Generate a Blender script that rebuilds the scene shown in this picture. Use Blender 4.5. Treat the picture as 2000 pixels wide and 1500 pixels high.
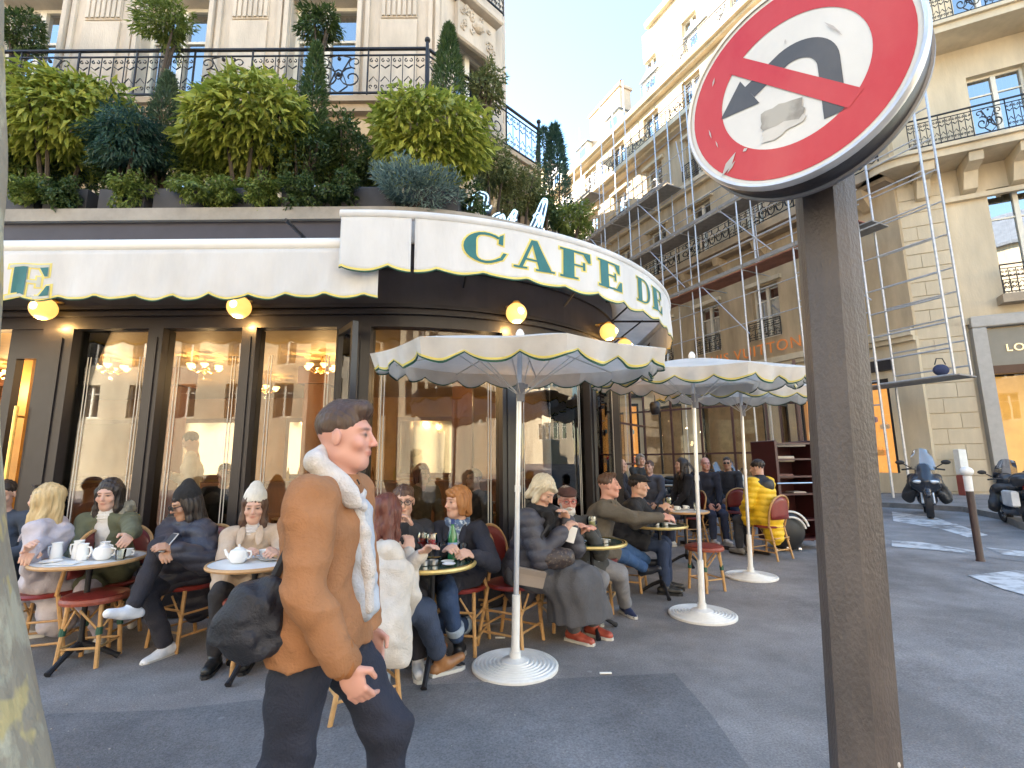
import bpy, bmesh, math, random
import numpy as np
from mathutils import Vector, Matrix
R = math.radians; PI = math.pi
for o in list(bpy.data.objects): bpy.data.objects.remove(o)
SC = bpy.context.scene; COL = SC.collection
random.seed(7)
# ---------------- camera ----------------
FPX, PITCH, ROLL, CH = 950.0, R(9.27), R(0.5), 1.4
cd = bpy.data.cameras.new('camera'); cam = bpy.data.objects.new('camera', cd); COL.objects.link(cam)
cd.sensor_width = 36; cd.lens = 36*FPX/2000; cd.clip_start = .05; cd.clip_end = 900
CR = Matrix.Rotation(ROLL, 3, 'Y') @ Matrix.Rotation(PI/2+PITCH, 3, 'X')
cam.matrix_world = Matrix.Translation((0, 0, CH)) @ CR.to_4x4()
SC.camera = cam
# ---------------- world, sun, exposure ----------------
w = bpy.data.worlds.new('World'); SC.world = w; w.use_nodes = True
wn = w.node_tree.nodes; wl = w.node_tree.links; wn.clear()
sky = wn.new('ShaderNodeTexSky'); sky.sky_type = 'NISHITA'; sky.sun_disc = False
SUN_EL, SUN_AZ = R(24), R(300)
sky.sun_elevation = SUN_EL; sky.sun_rotation = SUN_AZ; sky.air_density = 1.5; sky.dust_density = .0; sky.ozone_density = 3.0
bgn = wn.new('ShaderNodeBackground'); bgn.inputs[1].default_value = .08
wo = wn.new('ShaderNodeOutputWorld'); wl.new(sky.outputs[0], bgn.inputs[0]); wl.new(bgn.outputs[0], wo.inputs[0])
sl = bpy.data.lights.new('sun', 'SUN'); sl.energy = 4.2; sl.angle = R(.5); sl.color = (1, .90, .78)
so = bpy.data.objects.new('sun', sl); COL.objects.link(so)
sd = Vector((math.sin(SUN_AZ)*math.cos(SUN_EL), math.cos(SUN_AZ)*math.cos(SUN_EL), math.sin(SUN_EL)))
so.rotation_euler = sd.to_track_quat('Z', 'Y').to_euler(); so.location = (0, -5, 30)
vs = SC.view_settings; vs.view_transform = 'Standard'; vs.look = 'None'; vs.exposure = 3.3; vs.gamma = 1
SC.render.engine = 'CYCLES'; SC.cycles.max_bounces = 7; SC.cycles.transparent_max_bounces = 16
SC.cycles.caustics_reflective = False; SC.cycles.caustics_refractive = False

# ---------------- pixel helpers: photograph pixel -> real place ----------------
def ray(u, v): return CR @ Vector(((u-1000)/FPX, -(v-750)/FPX, -1))
def P(u, v, Y):
    d = ray(u, v); return Vector((0, 0, CH)) + d*(Y/d.y)
def gz(x, y=0): 
    t = max(0., x-2.2); return .024*t*t/(t+.8) if t > 0 else 0.
def G(u, v, z=0.):
    d = ray(u, v); p = None; g = 0.
    for i in range(6):
        k = (g+z-CH)/d.z; p = Vector((d.x*k, d.y*k, g+z)); g = gz(p.x)
    return p
def px(p):
    q = CR.transposed() @ (Vector(p)-Vector((0, 0, CH))); return (1000-FPX*q.x/q.z, 750+FPX*q.y/q.z)

# ---------------- scene graph helpers ----------------
def tag(o, label=None, cat=None, group=None, kind=None):
    if label: o['label'] = label
    if cat: o['category'] = cat
    if group: o['group'] = group
    if kind: o['kind'] = kind
    return o
def thing(name, label, cat, loc=(0, 0, 0), rz=0, group=None, parent=None):
    o = bpy.data.objects.new(name, None); COL.objects.link(o); o.location = loc; o.rotation_euler = (0, 0, rz)
    o.empty_display_size = .1
    return tag(o, label, cat, group)
def inst(mesh, name, parent=None, loc=(0, 0, 0), rot=(0, 0, 0), scale=(1, 1, 1), mat=None):
    o = bpy.data.objects.new(name, mesh); COL.objects.link(o)
    if mat is not None: o.matrix_basis = mat
    else: o.location = loc; o.rotation_euler = rot; o.scale = scale
    if parent: o.parent = parent
    return o
def kids(o): return [c for c in bpy.data.objects if c.parent == o]
CH_MAP = {}
def copy_tree(o, loc=None, rz=None, label=None, scale=None, group=None):
    c = o.copy(); COL.objects.link(c)
    if loc is not None: c.location = loc
    if rz is not None: c.rotation_euler = (0, 0, rz)
    if scale is not None: c.scale = (scale,)*3 if not hasattr(scale, '__len__') else scale
    if label: c['label'] = label
    if group: c['group'] = group
    for ch in kids(o):
        d = ch.copy(); COL.objects.link(d); d.parent = c
        for g in kids(ch):
            e = g.copy(); COL.objects.link(e); e.parent = d
    return c

class MB:
    def __init__(s): s.v = []; s.f = []; s.M = Matrix.Identity(4)
    def add(s, vs, fs):
        b = len(s.v); s.v += [tuple(s.M @ Vector(v)) for v in vs]; s.f += [tuple(b+i for i in f) for f in fs]; return s
    def box(s, x0, x1, y0, y1, z0, z1):
        return s.add([(x0,y0,z0),(x1,y0,z0),(x1,y1,z0),(x0,y1,z0),(x0,y0,z1),(x1,y0,z1),(x1,y1,z1),(x0,y1,z1)],
                     [(0,3,2,1),(4,5,6,7),(0,1,5,4),(1,2,6,5),(2,3,7,6),(3,0,4,7)])
    def bevbox(s, x0, x1, y0, y1, z0, z1, b=.01):
        vs = []
        for z, k in ((z0, b), (z0+b, 0), (z1-b, 0), (z1, b)):
            for (x, y) in ((x0+k+b*(k==0)*0, y0+k), (x1-k, y0+k), (x1-k, y1-k), (x0+k, y1-k)): vs.append((x, y, z))
        fs = [(3,2,1,0), (12,13,14,15)]
        for l in range(3):
            for i in range(4): j = (i+1) % 4; fs.append((l*4+i, l*4+j, l*4+4+j, l*4+4+i))
        return s.add(vs, fs)
    def bar(s, a, b, wd, h, up=(0, 0, 1)):
        a = Vector(a); b = Vector(b); t = (b-a).normalized(); u = Vector(up)
        if abs(t.dot(u)) > .99: u = Vector((0, 1, 0))
        x = t.cross(u).normalized(); y = x.cross(t)
        vs = []
        for p in (a, b):
            for sx, sy in ((-1,-1),(1,-1),(1,1),(-1,1)): vs.append(p + x*sx*wd/2 + y*sy*h/2)
        return s.add(vs, [(0,1,2,3),(7,6,5,4),(0,4,5,1),(1,5,6,2),(2,6,7,3),(3,7,4,0)])
    def tube(s, pts, r, n=6, cap=True, closed=False):
        pts = [Vector(p) for p in pts]; m = len(pts); rs = r if hasattr(r, '__len__') else [r]*m
        vs = []; x = None
        for i, p in enumerate(pts):
            if closed: t = pts[(i+1) % m]-pts[i-1]
            else: t = pts[min(i+1, m-1)]-pts[max(i-1, 0)]
            if t.length < 1e-9: t = Vector((0, 0, 1))
            t.normalize()
            if x is None: x = t.orthogonal().normalized()
            x = (x - t*x.dot(t)); x = x.normalized() if x.length > 1e-6 else t.orthogonal().normalized()
            y = t.cross(x)
            for k in range(n):
                a = 2*PI*k/n; vs.append(p + (x*math.cos(a)+y*math.sin(a))*rs[i])
        fs = []
        for i in range(m if closed else m-1):
            for k in range(n):
                j = (k+1) % n; i2 = (i+1) % m; fs.append((i*n+k, i*n+j, i2*n+j, i2*n+k))
        if cap and not closed: fs += [tuple(range(n))[::-1], tuple((m-1)*n+k for k in range(n))]
        return s.add(vs, fs)
    def lathe(s, prof, n=24, c=(0, 0, 0), cap=True):
        vs = []; fs = []
        for (r, z) in prof:
            for k in range(n):
                a = 2*PI*k/n; vs.append((c[0]+r*math.cos(a), c[1]+r*math.sin(a), c[2]+z))
        for i in range(len(prof)-1):
            for k in range(n):
                j = (k+1) % n; fs.append((i*n+k, i*n+j, (i+1)*n+j, (i+1)*n+k))
        if cap: fs += [tuple(range(n))[::-1], tuple((len(prof)-1)*n+k for k in range(n))]
        return s.add(vs, fs)
    def sphere(s, c, r, n=12, m=8, sc=(1, 1, 1)):
        prof = [(max(1e-4, r*math.sin(PI*i/m)), -r*math.cos(PI*i/m)) for i in range(m+1)]
        M0 = s.M.copy(); s.M = s.M @ Matrix.Translation(c) @ Matrix.Diagonal((*sc, 1)); s.lathe(prof, n); s.M = M0; return s
    def poly(s, pts): return s.add(pts, [tuple(range(len(pts)))])
    def prism(s, pts2, y0, y1, ax='y'):
        n = len(pts2); f = {'y': lambda p, y: (p[0], y, p[1]), 'z': lambda p, y: (p[0], p[1], y), 'x': lambda p, y: (y, p[0], p[1])}[ax]
        vs = [f(p, y0) for p in pts2]+[f(p, y1) for p in pts2]
        fs = [tuple(range(n)), tuple(range(2*n-1, n-1, -1))]+[(i, i+n, (i+1) % n+n, (i+1) % n) for i in range(n)]
        return s.add(vs, fs)
    def strip(s, A, B, A2=None, B2=None):      # sheet between two point rows
        n = len(A); return s.add(list(A)+list(B), [(i, i+1, n+i+1, n+i) for i in range(n-1)])
    def mesh(s, name, mat=None, smooth=False):
        me = bpy.data.meshes.new(name); me.from_pydata(s.v, [], s.f)
        if mat: me.materials.append(mat)
        if smooth: me.polygons.foreach_set('use_smooth', [True]*len(me.polygons)); 
        me.update()
        bm = bmesh.new(); bm.from_mesh(me); bmesh.ops.recalc_face_normals(bm, faces=bm.faces)
        if smooth: 
            for e in bm.edges:
                if len(e.link_faces) == 2 and e.calc_face_angle(0) > .7: e.smooth = False
        bm.to_mesh(me); bm.free(); return me
    def build(s, name, mat, parent=None, smooth=False, loc=(0,0,0), **k):
        o = inst(s.mesh(name, mat, smooth), name, parent, loc)
        return tag(o, **k) if k else o

# ---------------- materials ----------------
MT = {}
def mat(name, col, rough=.6, metal=0., var=.12, scale=6., bump=0., bscale=40., col2=None, emit=None, es=0., spec=.5, trans=0., coords='Object', stretch=None, detail=6, rvar=0., ramp=None, sheen=0.):
    if name in MT: return MT[name]
    m = bpy.data.materials.new(name); m.use_nodes = True; N = m.node_tree.nodes; L = m.node_tree.links; MT[name] = m
    b = N['Principled BSDF']; b.inputs['Roughness'].default_value = rough; b.inputs['Metallic'].default_value = metal
    b.inputs['Specular IOR Level'].default_value = spec
    if sheen: b.inputs['Sheen Weight'].default_value = sheen
    tc = N.new('ShaderNodeTexCoord'); mp = N.new('ShaderNodeMapping'); L.new(tc.outputs[coords], mp.inputs[0])
    if stretch: mp.inputs['Scale'].default_value = stretch
    c1 = (*col, 1)
    if var > 0 or col2:
        nz = N.new('ShaderNodeTexNoise'); nz.inputs['Scale'].default_value = scale; nz.inputs['Detail'].default_value = detail; nz.inputs['Roughness'].default_value = .6
        L.new(mp.outputs[0], nz.inputs['Vector'])
        cr = N.new('ShaderNodeValToRGB'); L.new(nz.outputs['Fac'], cr.inputs[0])
        r0, r1 = ramp or (.3, .7)
        cr.color_ramp.elements[0].position = r0; cr.color_ramp.elements[1].position = r1
        if col2: cr.color_ramp.elements[0].color = c1; cr.color_ramp.elements[1].color = (*col2, 1)
        else:
            cr.color_ramp.elements[0].color = (*[c*(1-var) for c in col], 1); cr.color_ramp.elements[1].color = (*[min(1, c*(1+var)) for c in col], 1)
        L.new(cr.outputs[0], b.inputs['Base Color'])
        if rvar:
            mr = N.new('ShaderNodeMapRange'); L.new(nz.outputs['Fac'], mr.inputs[0]); mr.inputs[3].default_value = rough-rvar; mr.inputs[4].default_value = rough+rvar; L.new(mr.outputs[0], b.inputs['Roughness'])
    else: b.inputs['Base Color'].default_value = c1
    if bump:
        n2 = N.new('ShaderNodeTexNoise'); n2.inputs['Scale'].default_value = bscale; n2.inputs['Detail'].default_value = 5; L.new(mp.outputs[0], n2.inputs['Vector'])
        bp = N.new('ShaderNodeBump'); bp.inputs['Strength'].default_value = bump; bp.inputs['Distance'].default_value = .02; L.new(n2.outputs['Fac'], bp.inputs['Height']); L.new(bp.outputs[0], b.inputs['Normal'])
    if emit: b.inputs['Emission Color'].default_value = (*emit, 1); b.inputs['Emission Strength'].default_value = es
    if trans:
        out = N['Material Output']; t = N.new('ShaderNodeBsdfTranslucent'); mx = N.new('ShaderNodeMixShader'); mx.inputs[0].default_value = trans
        if b.inputs['Base Color'].is_linked: L.new(b.inputs['Base Color'].links[0].from_socket, t.inputs[0])
        else: t.inputs[0].default_value = c1
        L.new(b.outputs[0], mx.inputs[1]); L.new(t.outputs[0], mx.inputs[2]); L.new(mx.outputs[0], out.inputs[0])
    return m
def glassmat(name, tint=(.9, .95, .95), refl=.1, rough=.0, wav=0.):
    if name in MT: return MT[name]
    m = bpy.data.materials.new(name); m.use_nodes = True; N = m.node_tree.nodes; L = m.node_tree.links; MT[name] = m
    N.remove(N['Principled BSDF']); out = N['Material Output']
    t = N.new('ShaderNodeBsdfTransparent'); t.inputs[0].default_value = (*tint, 1)
    g = N.new('ShaderNodeBsdfGlossy'); g.inputs['Roughness'].default_value = rough
    lw = N.new('ShaderNodeFresnel'); lw.inputs[0].default_value = 1.5
    ad = N.new('ShaderNodeMath'); ad.operation = 'ADD'; ad.use_clamp = True; L.new(lw.outputs[0], ad.inputs[0]); ad.inputs[1].default_value = refl
    mx = N.new('ShaderNodeMixShader'); L.new(ad.outputs[0], mx.inputs[0]); L.new(t.outputs[0], mx.inputs[1]); L.new(g.outputs[0], mx.inputs[2]); L.new(mx.outputs[0], out.inputs[0])
    if wav:
        tc = N.new('ShaderNodeTexCoord'); nz = N.new('ShaderNodeTexNoise'); nz.inputs['Scale'].default_value = 1.3; nz.inputs['Detail'].default_value = 1; L.new(tc.outputs['Object'], nz.inputs['Vector'])
        bp = N.new('ShaderNodeBump'); bp.inputs['Strength'].default_value = wav; bp.inputs['Distance'].default_value = .05; L.new(nz.outputs['Fac'], bp.inputs['Height']); L.new(bp.outputs[0], g.inputs['Normal'])
    return m
M_stone = mat('stone', (.55, .48, .39), .85, var=.2, scale=1.7, bump=.35, bscale=30, stretch=(1.6, 1.6, .4))
M_stoneR = mat('warm_stone', (.46, .36, .235), .85, var=.28, scale=.9, bump=.35, bscale=20, stretch=(1.6, 1.6, .35))
M_stoneD = mat('weathered_stone', (.36, .29, .21), .9, var=.25, scale=1.5, bump=.3, bscale=22)
M_stoneL = mat('cleaned_stone', (.58, .49, .35), .85, var=.2, scale=.8, bump=.3, bscale=20, stretch=(1.6, 1.6, .35))
M_dark = mat('black_lacquer', (.022, .02, .024), .38, var=.2, scale=5, rvar=.08)
M_fasc = mat('fascia_paint', (.05, .042, .045), .55, var=.2, scale=3)
M_iron = mat('wrought_iron', (.018, .018, .022), .5, metal=.3, var=.2, scale=20)
M_zinc = mat('zinc', (.22, .25, .29), .5, metal=.3, var=.15, scale=2)
M_wframe = mat('cream_window_paint', (.72, .68, .58), .5, var=.06)
M_white = mat('white_paint', (.75, .75, .73), .4, var=.08, scale=12, bump=.08, bscale=60)
M_china = mat('white_china', (.82, .82, .80), .15, var=.02)
M_cloth = mat('awning_canvas', (.72, .73, .74), .8, var=.10, scale=2.0, bump=.45, bscale=7, trans=.22, detail=5, stretch=(1.3, 1.3, .45))
M_cloth2 = mat('parasol_canvas', (.73, .70, .66), .85, var=.13, scale=3, bump=.4, bscale=8, trans=.32)
M_gold = mat('yellow_piping', (.70, .60, .16), .5, var=.08)
M_green = mat('green_piping', (.01, .07, .045), .6, var=.1)
M_teal = mat('teal_lettering', (.012, .13, .14), .6, var=.12, scale=9)
M_brass = mat('brass', (.72, .48, .16), .28, metal=.9, var=.12, scale=9)
M_brassrim = mat('brass_rim', (.68, .50, .18), .36, metal=.65, var=.18, scale=14)
M_steel = mat('steel', (.55, .56, .58), .3, metal=.9, var=.1)
M_galv = mat('galvanised_steel', (.50, .52, .56), .42, metal=.6, var=.18, scale=9)
M_glass = glassmat('shop_glass', (.80, .81, .79), .02, 0, .02)
M_glass2 = glassmat('window_glass', (.28, .32, .36), .50, .01, .03)
M_cup = glassmat('drinking_glass', (.93, .96, .96), .05)
M_wood = mat('varnished_wood', (.20, .085, .035), .4, var=.35, scale=5, stretch=(1, 1, .15))
M_black = mat('black_rubber', (.015, .015, .017), .6, var=.1)
# ---------------- ground ----------------
def asphalt(name, c1, c2, sp=.5):
    m = mat(name, c1, .88, var=.1, scale=1.1, col2=c2, bump=.35, bscale=160, coords='Object', detail=8)
    N = m.node_tree.nodes; L = m.node_tree.links; b = N['Principled BSDF']
    src = b.inputs['Base Color'].links[0].from_socket; tc = [n for n in N if n.type == 'TEX_COORD'][0]
    v = N.new('ShaderNodeTexNoise'); v.inputs['Scale'].default_value = 85; v.inputs['Detail'].default_value = 6; v.inputs['Roughness'].default_value = .75; L.new(tc.outputs['Object'], v.inputs['Vector'])
    r = N.new('ShaderNodeValToRGB'); r.color_ramp.elements[0].position = .35; r.color_ramp.elements[1].position = .72
    r.color_ramp.elements[0].color = (.62, .62, .62, 1); r.color_ramp.elements[1].color = (1.5, 1.5, 1.5, 1); L.new(v.outputs['Fac'], r.inputs[0])
    mx = N.new('ShaderNodeMix'); mx.data_type = 'RGBA'; mx.blend_type = 'MULTIPLY'; mx.inputs[0].default_value = 1
    L.new(src, mx.inputs[6]); L.new(r.outputs[0], mx.inputs[7])
    # gum spots and pale stains
    vo = N.new('ShaderNodeTexVoronoi'); vo.inputs['Scale'].default_value = 2.6; L.new(tc.outputs['Object'], vo.inputs['Vector'])
    r2 = N.new('ShaderNodeValToRGB'); r2.color_ramp.elements[0].position = .035; r2.color_ramp.elements[1].position = .05
    r2.color_ramp.elements[0].color = (1, 1, 1, 1); r2.color_ramp.elements[1].color = (0, 0, 0, 1); L.new(vo.outputs['Distance'], r2.inputs[0])
    m2 = N.new('ShaderNodeMix'); m2.data_type = 'RGBA'; m2.inputs[7].default_value = (.34, .33, .32, 1)
    k = N.new('ShaderNodeMath'); k.operation = 'MULTIPLY'; k.inputs[1].default_value = sp; L.new(r2.outputs[0], k.inputs[0]); L.new(k.outputs[0], m2.inputs[0])
    nb = N.new('ShaderNodeTexNoise'); nb.inputs['Scale'].default_value = .55; nb.inputs['Detail'].default_value = 5; nb.inputs['Roughness'].default_value = .7; L.new(tc.outputs['Object'], nb.inputs['Vector'])
    rb2 = N.new('ShaderNodeValToRGB'); rb2.color_ramp.elements[0].position = .38; rb2.color_ramp.elements[1].position = .62; rb2.color_ramp.elements[0].color = (.74, .73, .72, 1); rb2.color_ramp.elements[1].color = (1.12, 1.11, 1.1, 1); L.new(nb.outputs['Fac'], rb2.inputs[0])
    mz = N.new('ShaderNodeMix'); mz.data_type = 'RGBA'; mz.blend_type = 'MULTIPLY'; mz.inputs[0].default_value = 1; L.new(mx.outputs[2], mz.inputs[6]); L.new(rb2.outputs[0], mz.inputs[7])
    vc_ = N.new('ShaderNodeTexVoronoi'); vc_.feature = 'DISTANCE_TO_EDGE'; vc_.inputs['Scale'].default_value = .45; L.new(nb.outputs['Color'], vc_.inputs['Vector']) if False else L.new(tc.outputs['Object'], vc_.inputs['Vector'])
    rc = N.new('ShaderNodeValToRGB'); rc.color_ramp.elements[0].position = .0; rc.color_ramp.elements[1].position = .006; rc.color_ramp.elements[0].color = (.62, .62, .62, 1); rc.color_ramp.elements[1].color = (1, 1, 1, 1); L.new(vc_.outputs['Distance'], rc.inputs[0])
    mw = N.new('ShaderNodeMix'); mw.data_type = 'RGBA'; mw.blend_type = 'MULTIPLY'; mw.inputs[0].default_value = .0; L.new(mz.outputs[2], mw.inputs[6]); L.new(rc.outputs[0], mw.inputs[7])
    L.new(mw.outputs[2], m2.inputs[6]); L.new(m2.outputs[2], b.inputs['Base Color']); return m
M_asph = asphalt('worn_asphalt', (.22, .205, .20), (.30, .28, .272))
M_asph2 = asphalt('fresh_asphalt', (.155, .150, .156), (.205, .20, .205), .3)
M_road = asphalt('road_asphalt', (.22, .212, .212), (.28, .27, .27), .1)
M_mark = mat('worn_road_paint', (.24, .235, .235), .8, col2=(.62, .62, .62), scale=5, ramp=(.38, .56))
mb = MB()
xs = [-150, -60, -25, -10] + [i*.5 for i in range(-12, 0)] + [i*.4 for i in range(0, 30)] + [12, 13, 14, 16, 18, 20, 25, 35, 60, 200]
ys = [-60, -20, -5, 0, 2, 4, 6, 8, 10, 14, 20, 30, 50, 100, 300]
for y in ys:
    for x in xs: mb.v.append((x, y, gz(x)))
n = len(xs)
for j in range(len(ys)-1):
    for i in range(n-1): mb.f.append((j*n+i, j*n+i+1, (j+1)*n+i+1, (j+1)*n+i))
mb.build('pavement', M_asph, kind='structure')
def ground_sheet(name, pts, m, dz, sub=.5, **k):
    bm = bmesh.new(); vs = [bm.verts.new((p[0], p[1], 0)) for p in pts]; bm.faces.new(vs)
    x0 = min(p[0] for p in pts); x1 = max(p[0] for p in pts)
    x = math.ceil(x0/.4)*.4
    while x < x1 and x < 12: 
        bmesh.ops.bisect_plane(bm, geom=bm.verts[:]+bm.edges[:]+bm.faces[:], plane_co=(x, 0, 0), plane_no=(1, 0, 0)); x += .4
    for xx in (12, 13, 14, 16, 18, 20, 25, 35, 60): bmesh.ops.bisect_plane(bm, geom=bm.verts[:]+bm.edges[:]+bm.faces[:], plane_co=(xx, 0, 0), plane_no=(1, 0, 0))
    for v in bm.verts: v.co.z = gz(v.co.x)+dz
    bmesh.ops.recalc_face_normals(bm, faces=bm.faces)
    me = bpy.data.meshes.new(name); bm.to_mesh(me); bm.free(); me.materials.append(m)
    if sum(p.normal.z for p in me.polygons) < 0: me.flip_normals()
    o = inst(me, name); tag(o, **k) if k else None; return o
def grid_interp(x):   # height the coarse pavement mesh really has at x
    for i in range(len(xs)-1):
        if xs[i] <= x <= xs[i+1]: t = (x-xs[i])/(xs[i+1]-xs[i]); return gz(xs[i])*(1-t)+gz(xs[i+1])*t
    return gz(x)
g = lambda u, v: G(u, v)
# darker re-laid patch in the foreground
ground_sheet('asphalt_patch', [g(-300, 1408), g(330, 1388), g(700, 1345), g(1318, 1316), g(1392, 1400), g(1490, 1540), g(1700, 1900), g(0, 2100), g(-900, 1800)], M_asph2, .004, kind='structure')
# right-hand street
KF = [g(1560, 985), g(1740, 991), g(1890, 1000), g(1965, 1016), g(2000, 1032), g(2150, 1085)]
FK = Vector((12.5, 14.6)); FA = Vector((-.435, .9)).normalized(); FN = Vector((-.9, -.435)).normalized()
FB = Vector((1.9, -.9)).normalized(); FBN = Vector((-.9, -1.9)).normalized()
q0 = KF[0]; far = Vector((q0.x, q0.y))+FA*60
nearL = [g(1590, 1050), g(1740, 1064), g(2000, 1098), g(2400, 1160)]
roadp = [(p.x, p.y) for p in nearL]+[(60, nearL[-1].y-2), (60, 6)]+[(KF[-1].x, KF[-1].y)]+[(p.x, p.y) for p in KF[::-1][1:]]+[tuple(far), (far.x-6.5, far.y-2), (nearL[0].x-.4, nearL[0].y+1.5)]
ground_sheet('road', roadp, M_road, .004, kind='structure')
for pts in ([(1742, 1000), (1830, 1012), (1905, 1040), (1850, 1036), (1745, 1018)], [(1742, 1056), (1800, 1060), (1920, 1079), (1880, 1080), (1742, 1068)],
            [(1925, 1070), (2060, 1084), (2060, 1094), (1960, 1084)], [(1890, 1125), (1985, 1115), (2080, 1127), (2080, 1185), (1960, 1152)], [(1800, 1022), (1868, 1024), (1930, 1046), (1890, 1050)]):
    ground_sheet('crosswalk_stripe', [g(*p) for p in pts], M_mark, .008, kind='structure')
# far pavement with kerb
mb = MB(); kt = []
kk = [(KF[0].x+FA.x*60, KF[0].y+FA.y*60)]+[(p.x, p.y) for p in KF]+[(40, KF[-1].y-5)]
inner = [tuple(FK+FA*70), tuple(FK+FA*6), tuple(FK+FA*3), tuple(FK+FA*.5), tuple(FK+FB*1.2), tuple(FK+FB*3), tuple(FK+FB*7), tuple(FK+FB*30)]
A = [(x, y, gz(x)+.12) for x, y in kk]; B = [(x, y, gz(x)+.16) for x, y in inner]
mb.strip(A, B); mb.build('far_pavement', M_asph, kind='structure')
mb = MB()
for i in range(len(kk)-1):
    a = Vector((*kk[i], gz(kk[i][0])+.05)); b = Vector((*kk[i+1], gz(kk[i+1][0])+.05)); mb.bar(a, b, .16, .15)
mb.build('kerb', mat('granite_kerb', (.20, .19, .18), .8, var=.25, scale=7), kind='structure')

# ---------------- cafe front: path helpers ----------------
C0 = Vector((-1.4, 7.85)); RG = 3.0; QA = RG*PI/2
def fac(s, off=0.):
    r = RG+off
    if s < 0: return Vector((C0.x+s, C0.y-r)), Vector((1, 0)), Vector((0, -1))
    if s < QA:
        a = s/RG; return C0+Vector((math.sin(a), -math.cos(a)))*r, Vector((math.cos(a), math.sin(a))), Vector((math.sin(a), -math.cos(a)))
    return Vector((C0.x+r, C0.y+s-QA)), Vector((0, 1)), Vector((1, 0))
def srange(s0, s1):
    out = [s0]; x = s0
    while x < s1-1e-6:
        if x < 0: x = min(0., s1) if s1 > 0 else s1
        elif x < QA: x = min(x+.13, s1, QA)
        else: x = s1
        out.append(x)
    return out
def sweep(mb, prof, s0, s1):
    ss = srange(s0, s1); n = len(prof); b = len(mb.v)
    for s in ss:
        for (o, z) in prof: p, t, nn = fac(s, o); mb.v.append((p.x, p.y, z))
    for i in range(len(ss)-1):
        for k in range(n): j = (k+1) % n; mb.f.append((b+i*n+k, b+i*n+j, b+(i+1)*n+j, b+(i+1)*n+k))
    mb.f += [tuple(b+k for k in range(n)), tuple(b+(len(ss)-1)*n+k for k in range(n))[::-1]]
    return mb
def rect(o0, o1, z0, z1): return [(o0, z0), (o1, z0), (o1, z1), (o0, z1)]
SPX = lambda u, v=700: P(u, v, 4.85).x+1.4      # straight part: s from photo pixel
zt = P(400, 643, 4.85).z; SB = -6.6; SE = QA+9
cafe = thing('glazed_cafe', 'black glazed cafe terrace front with curved corner, warm light inside', 'cafe', (0, 0, 0))
m = MB(); sweep(m, rect(-.08, .05, zt, zt+.12), SB, SE); sweep(m, rect(-.06, .10, zt+.122, zt+.16), SB, SE); m.build('window_head', M_dark, cafe)
m = MB(); sweep(m, rect(-.1, .03, zt+.162, 3.72), SB, SE); m.build('fascia', M_fasc, cafe)
m = MB(); sweep(m, rect(.032, .075, zt+.20, zt+.24), SB, SE); sweep(m, rect(.032, .06, zt+.62, zt+.65), SB, SE); m.build('moulding', M_dark, cafe)
m = MB(); sweep(m, rect(-.08, .04, .02, .42), SPX(75), SE); sweep(m, rect(-.06, .06, .422, .47), SPX(75), SE); m.build('plinth', M_dark, cafe)
zl0 = P(300, 432, 4.7).z; zl1 = P(300, 408, 4.7).z
m = MB(); sweep(m, rect(-.3, .12, 3.722, zl0), SB, SE); m.build('roof_edge', mat('blue_black_metal', (.035, .035, .05), .4, metal=.4), cafe)
m = MB(); sweep(m, rect(-.6, .17, zl0+.002, zl1), SB, SE); m.build('ledge', mat('ledge_stone', (.30, .28, .25), .8, var=.2, scale=4), cafe)
m = MB(); m.add([(-8, 4.9, zl0-.05), (-1.4, 4.9, zl0-.05), (.8, 6, zl0-.05), (1.5, 7.8, zl0-.05), (1.5, 17, zl0-.05), (-8, 17, zl0-.05)], [(0, 1, 2, 3, 4, 5)]); m.build('flat_roof', M_zinc, cafe)
# posts
posts = [(75, 135), (283, 312), (468, 496), (655, 722)]
sp = [(SPX(a, 800), SPX(b, 800)) for a, b in posts]; AD = RG*PI/180
sp += [(25.2*AD, 28.4*AD), (50.2*AD, 53*AD), (76.5*AD, 79*AD), (QA+1.6, QA+1.75), (QA+3.4, QA+3.55), (QA+5.2, QA+5.35)]
for (a, b) in sp:
    m = MB(); sweep(m, rect(-.12, .07, .0, zt), a, b); sweep(m, rect(.072, .085, .5, zt-.1), a+(b-a)*.3, b-(b-a)*.3); m.build('post', M_dark, cafe)
M_etch = mat('etched_line', (.62, .60, .55), .5, var=0)
for i in range(len(sp)-1):
    a, b = sp[i][1], sp[i+1][0]
    m = MB(); sweep(m, rect(-.031, -.025, .475, zt), a, b); o = m.build('window', M_glass, cafe)
    for x in (a+.10, a+.13, b-.13, b-.10): m = MB(); sweep(m, rect(-.024, -.020, .55, zt-.28), x, x+.008); m.build('etched_line', M_etch, o)
# open casement beside the corner, and the doorway at far left
m = MB(); p0 = P(662, 700, 4.78); p1 = P(690, 700, 4.45)
a0, a1 = Vector((p0.x, p0.y)), Vector((p1.x, p1.y)); dr = (a1-a0).normalized()
def vbar(m, p, wd, z0, z1): m.bar((p.x, p.y, z0), (p.x, p.y, z1), wd, wd*.8, up=(dr.x, dr.y, 0))
for q in (a0, a1): vbar(m, q, .055, .3, zt-.05)
m.bar((a0.x, a0.y, zt-.075), (a1.x, a1.y, zt-.075), .045, .06); m.bar((a0.x, a0.y, .33), (a1.x, a1.y, .33), .045, .06)
door = m.build('door_leaf', M_dark, cafe)
m = MB(); m.bar((a0.x, a0.y, .36), (a0.x, a0.y, zt-.1), .01, .01); m.add([(a0.x, a0.y, .36), (a1.x, a1.y, .36), (a1.x, a1.y, zt-.1), (a0.x, a0.y, zt-.1)], [(0, 1, 2, 3)]); m.build('pane', M_glass, door)
d0 = SPX(5, 800)
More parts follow.
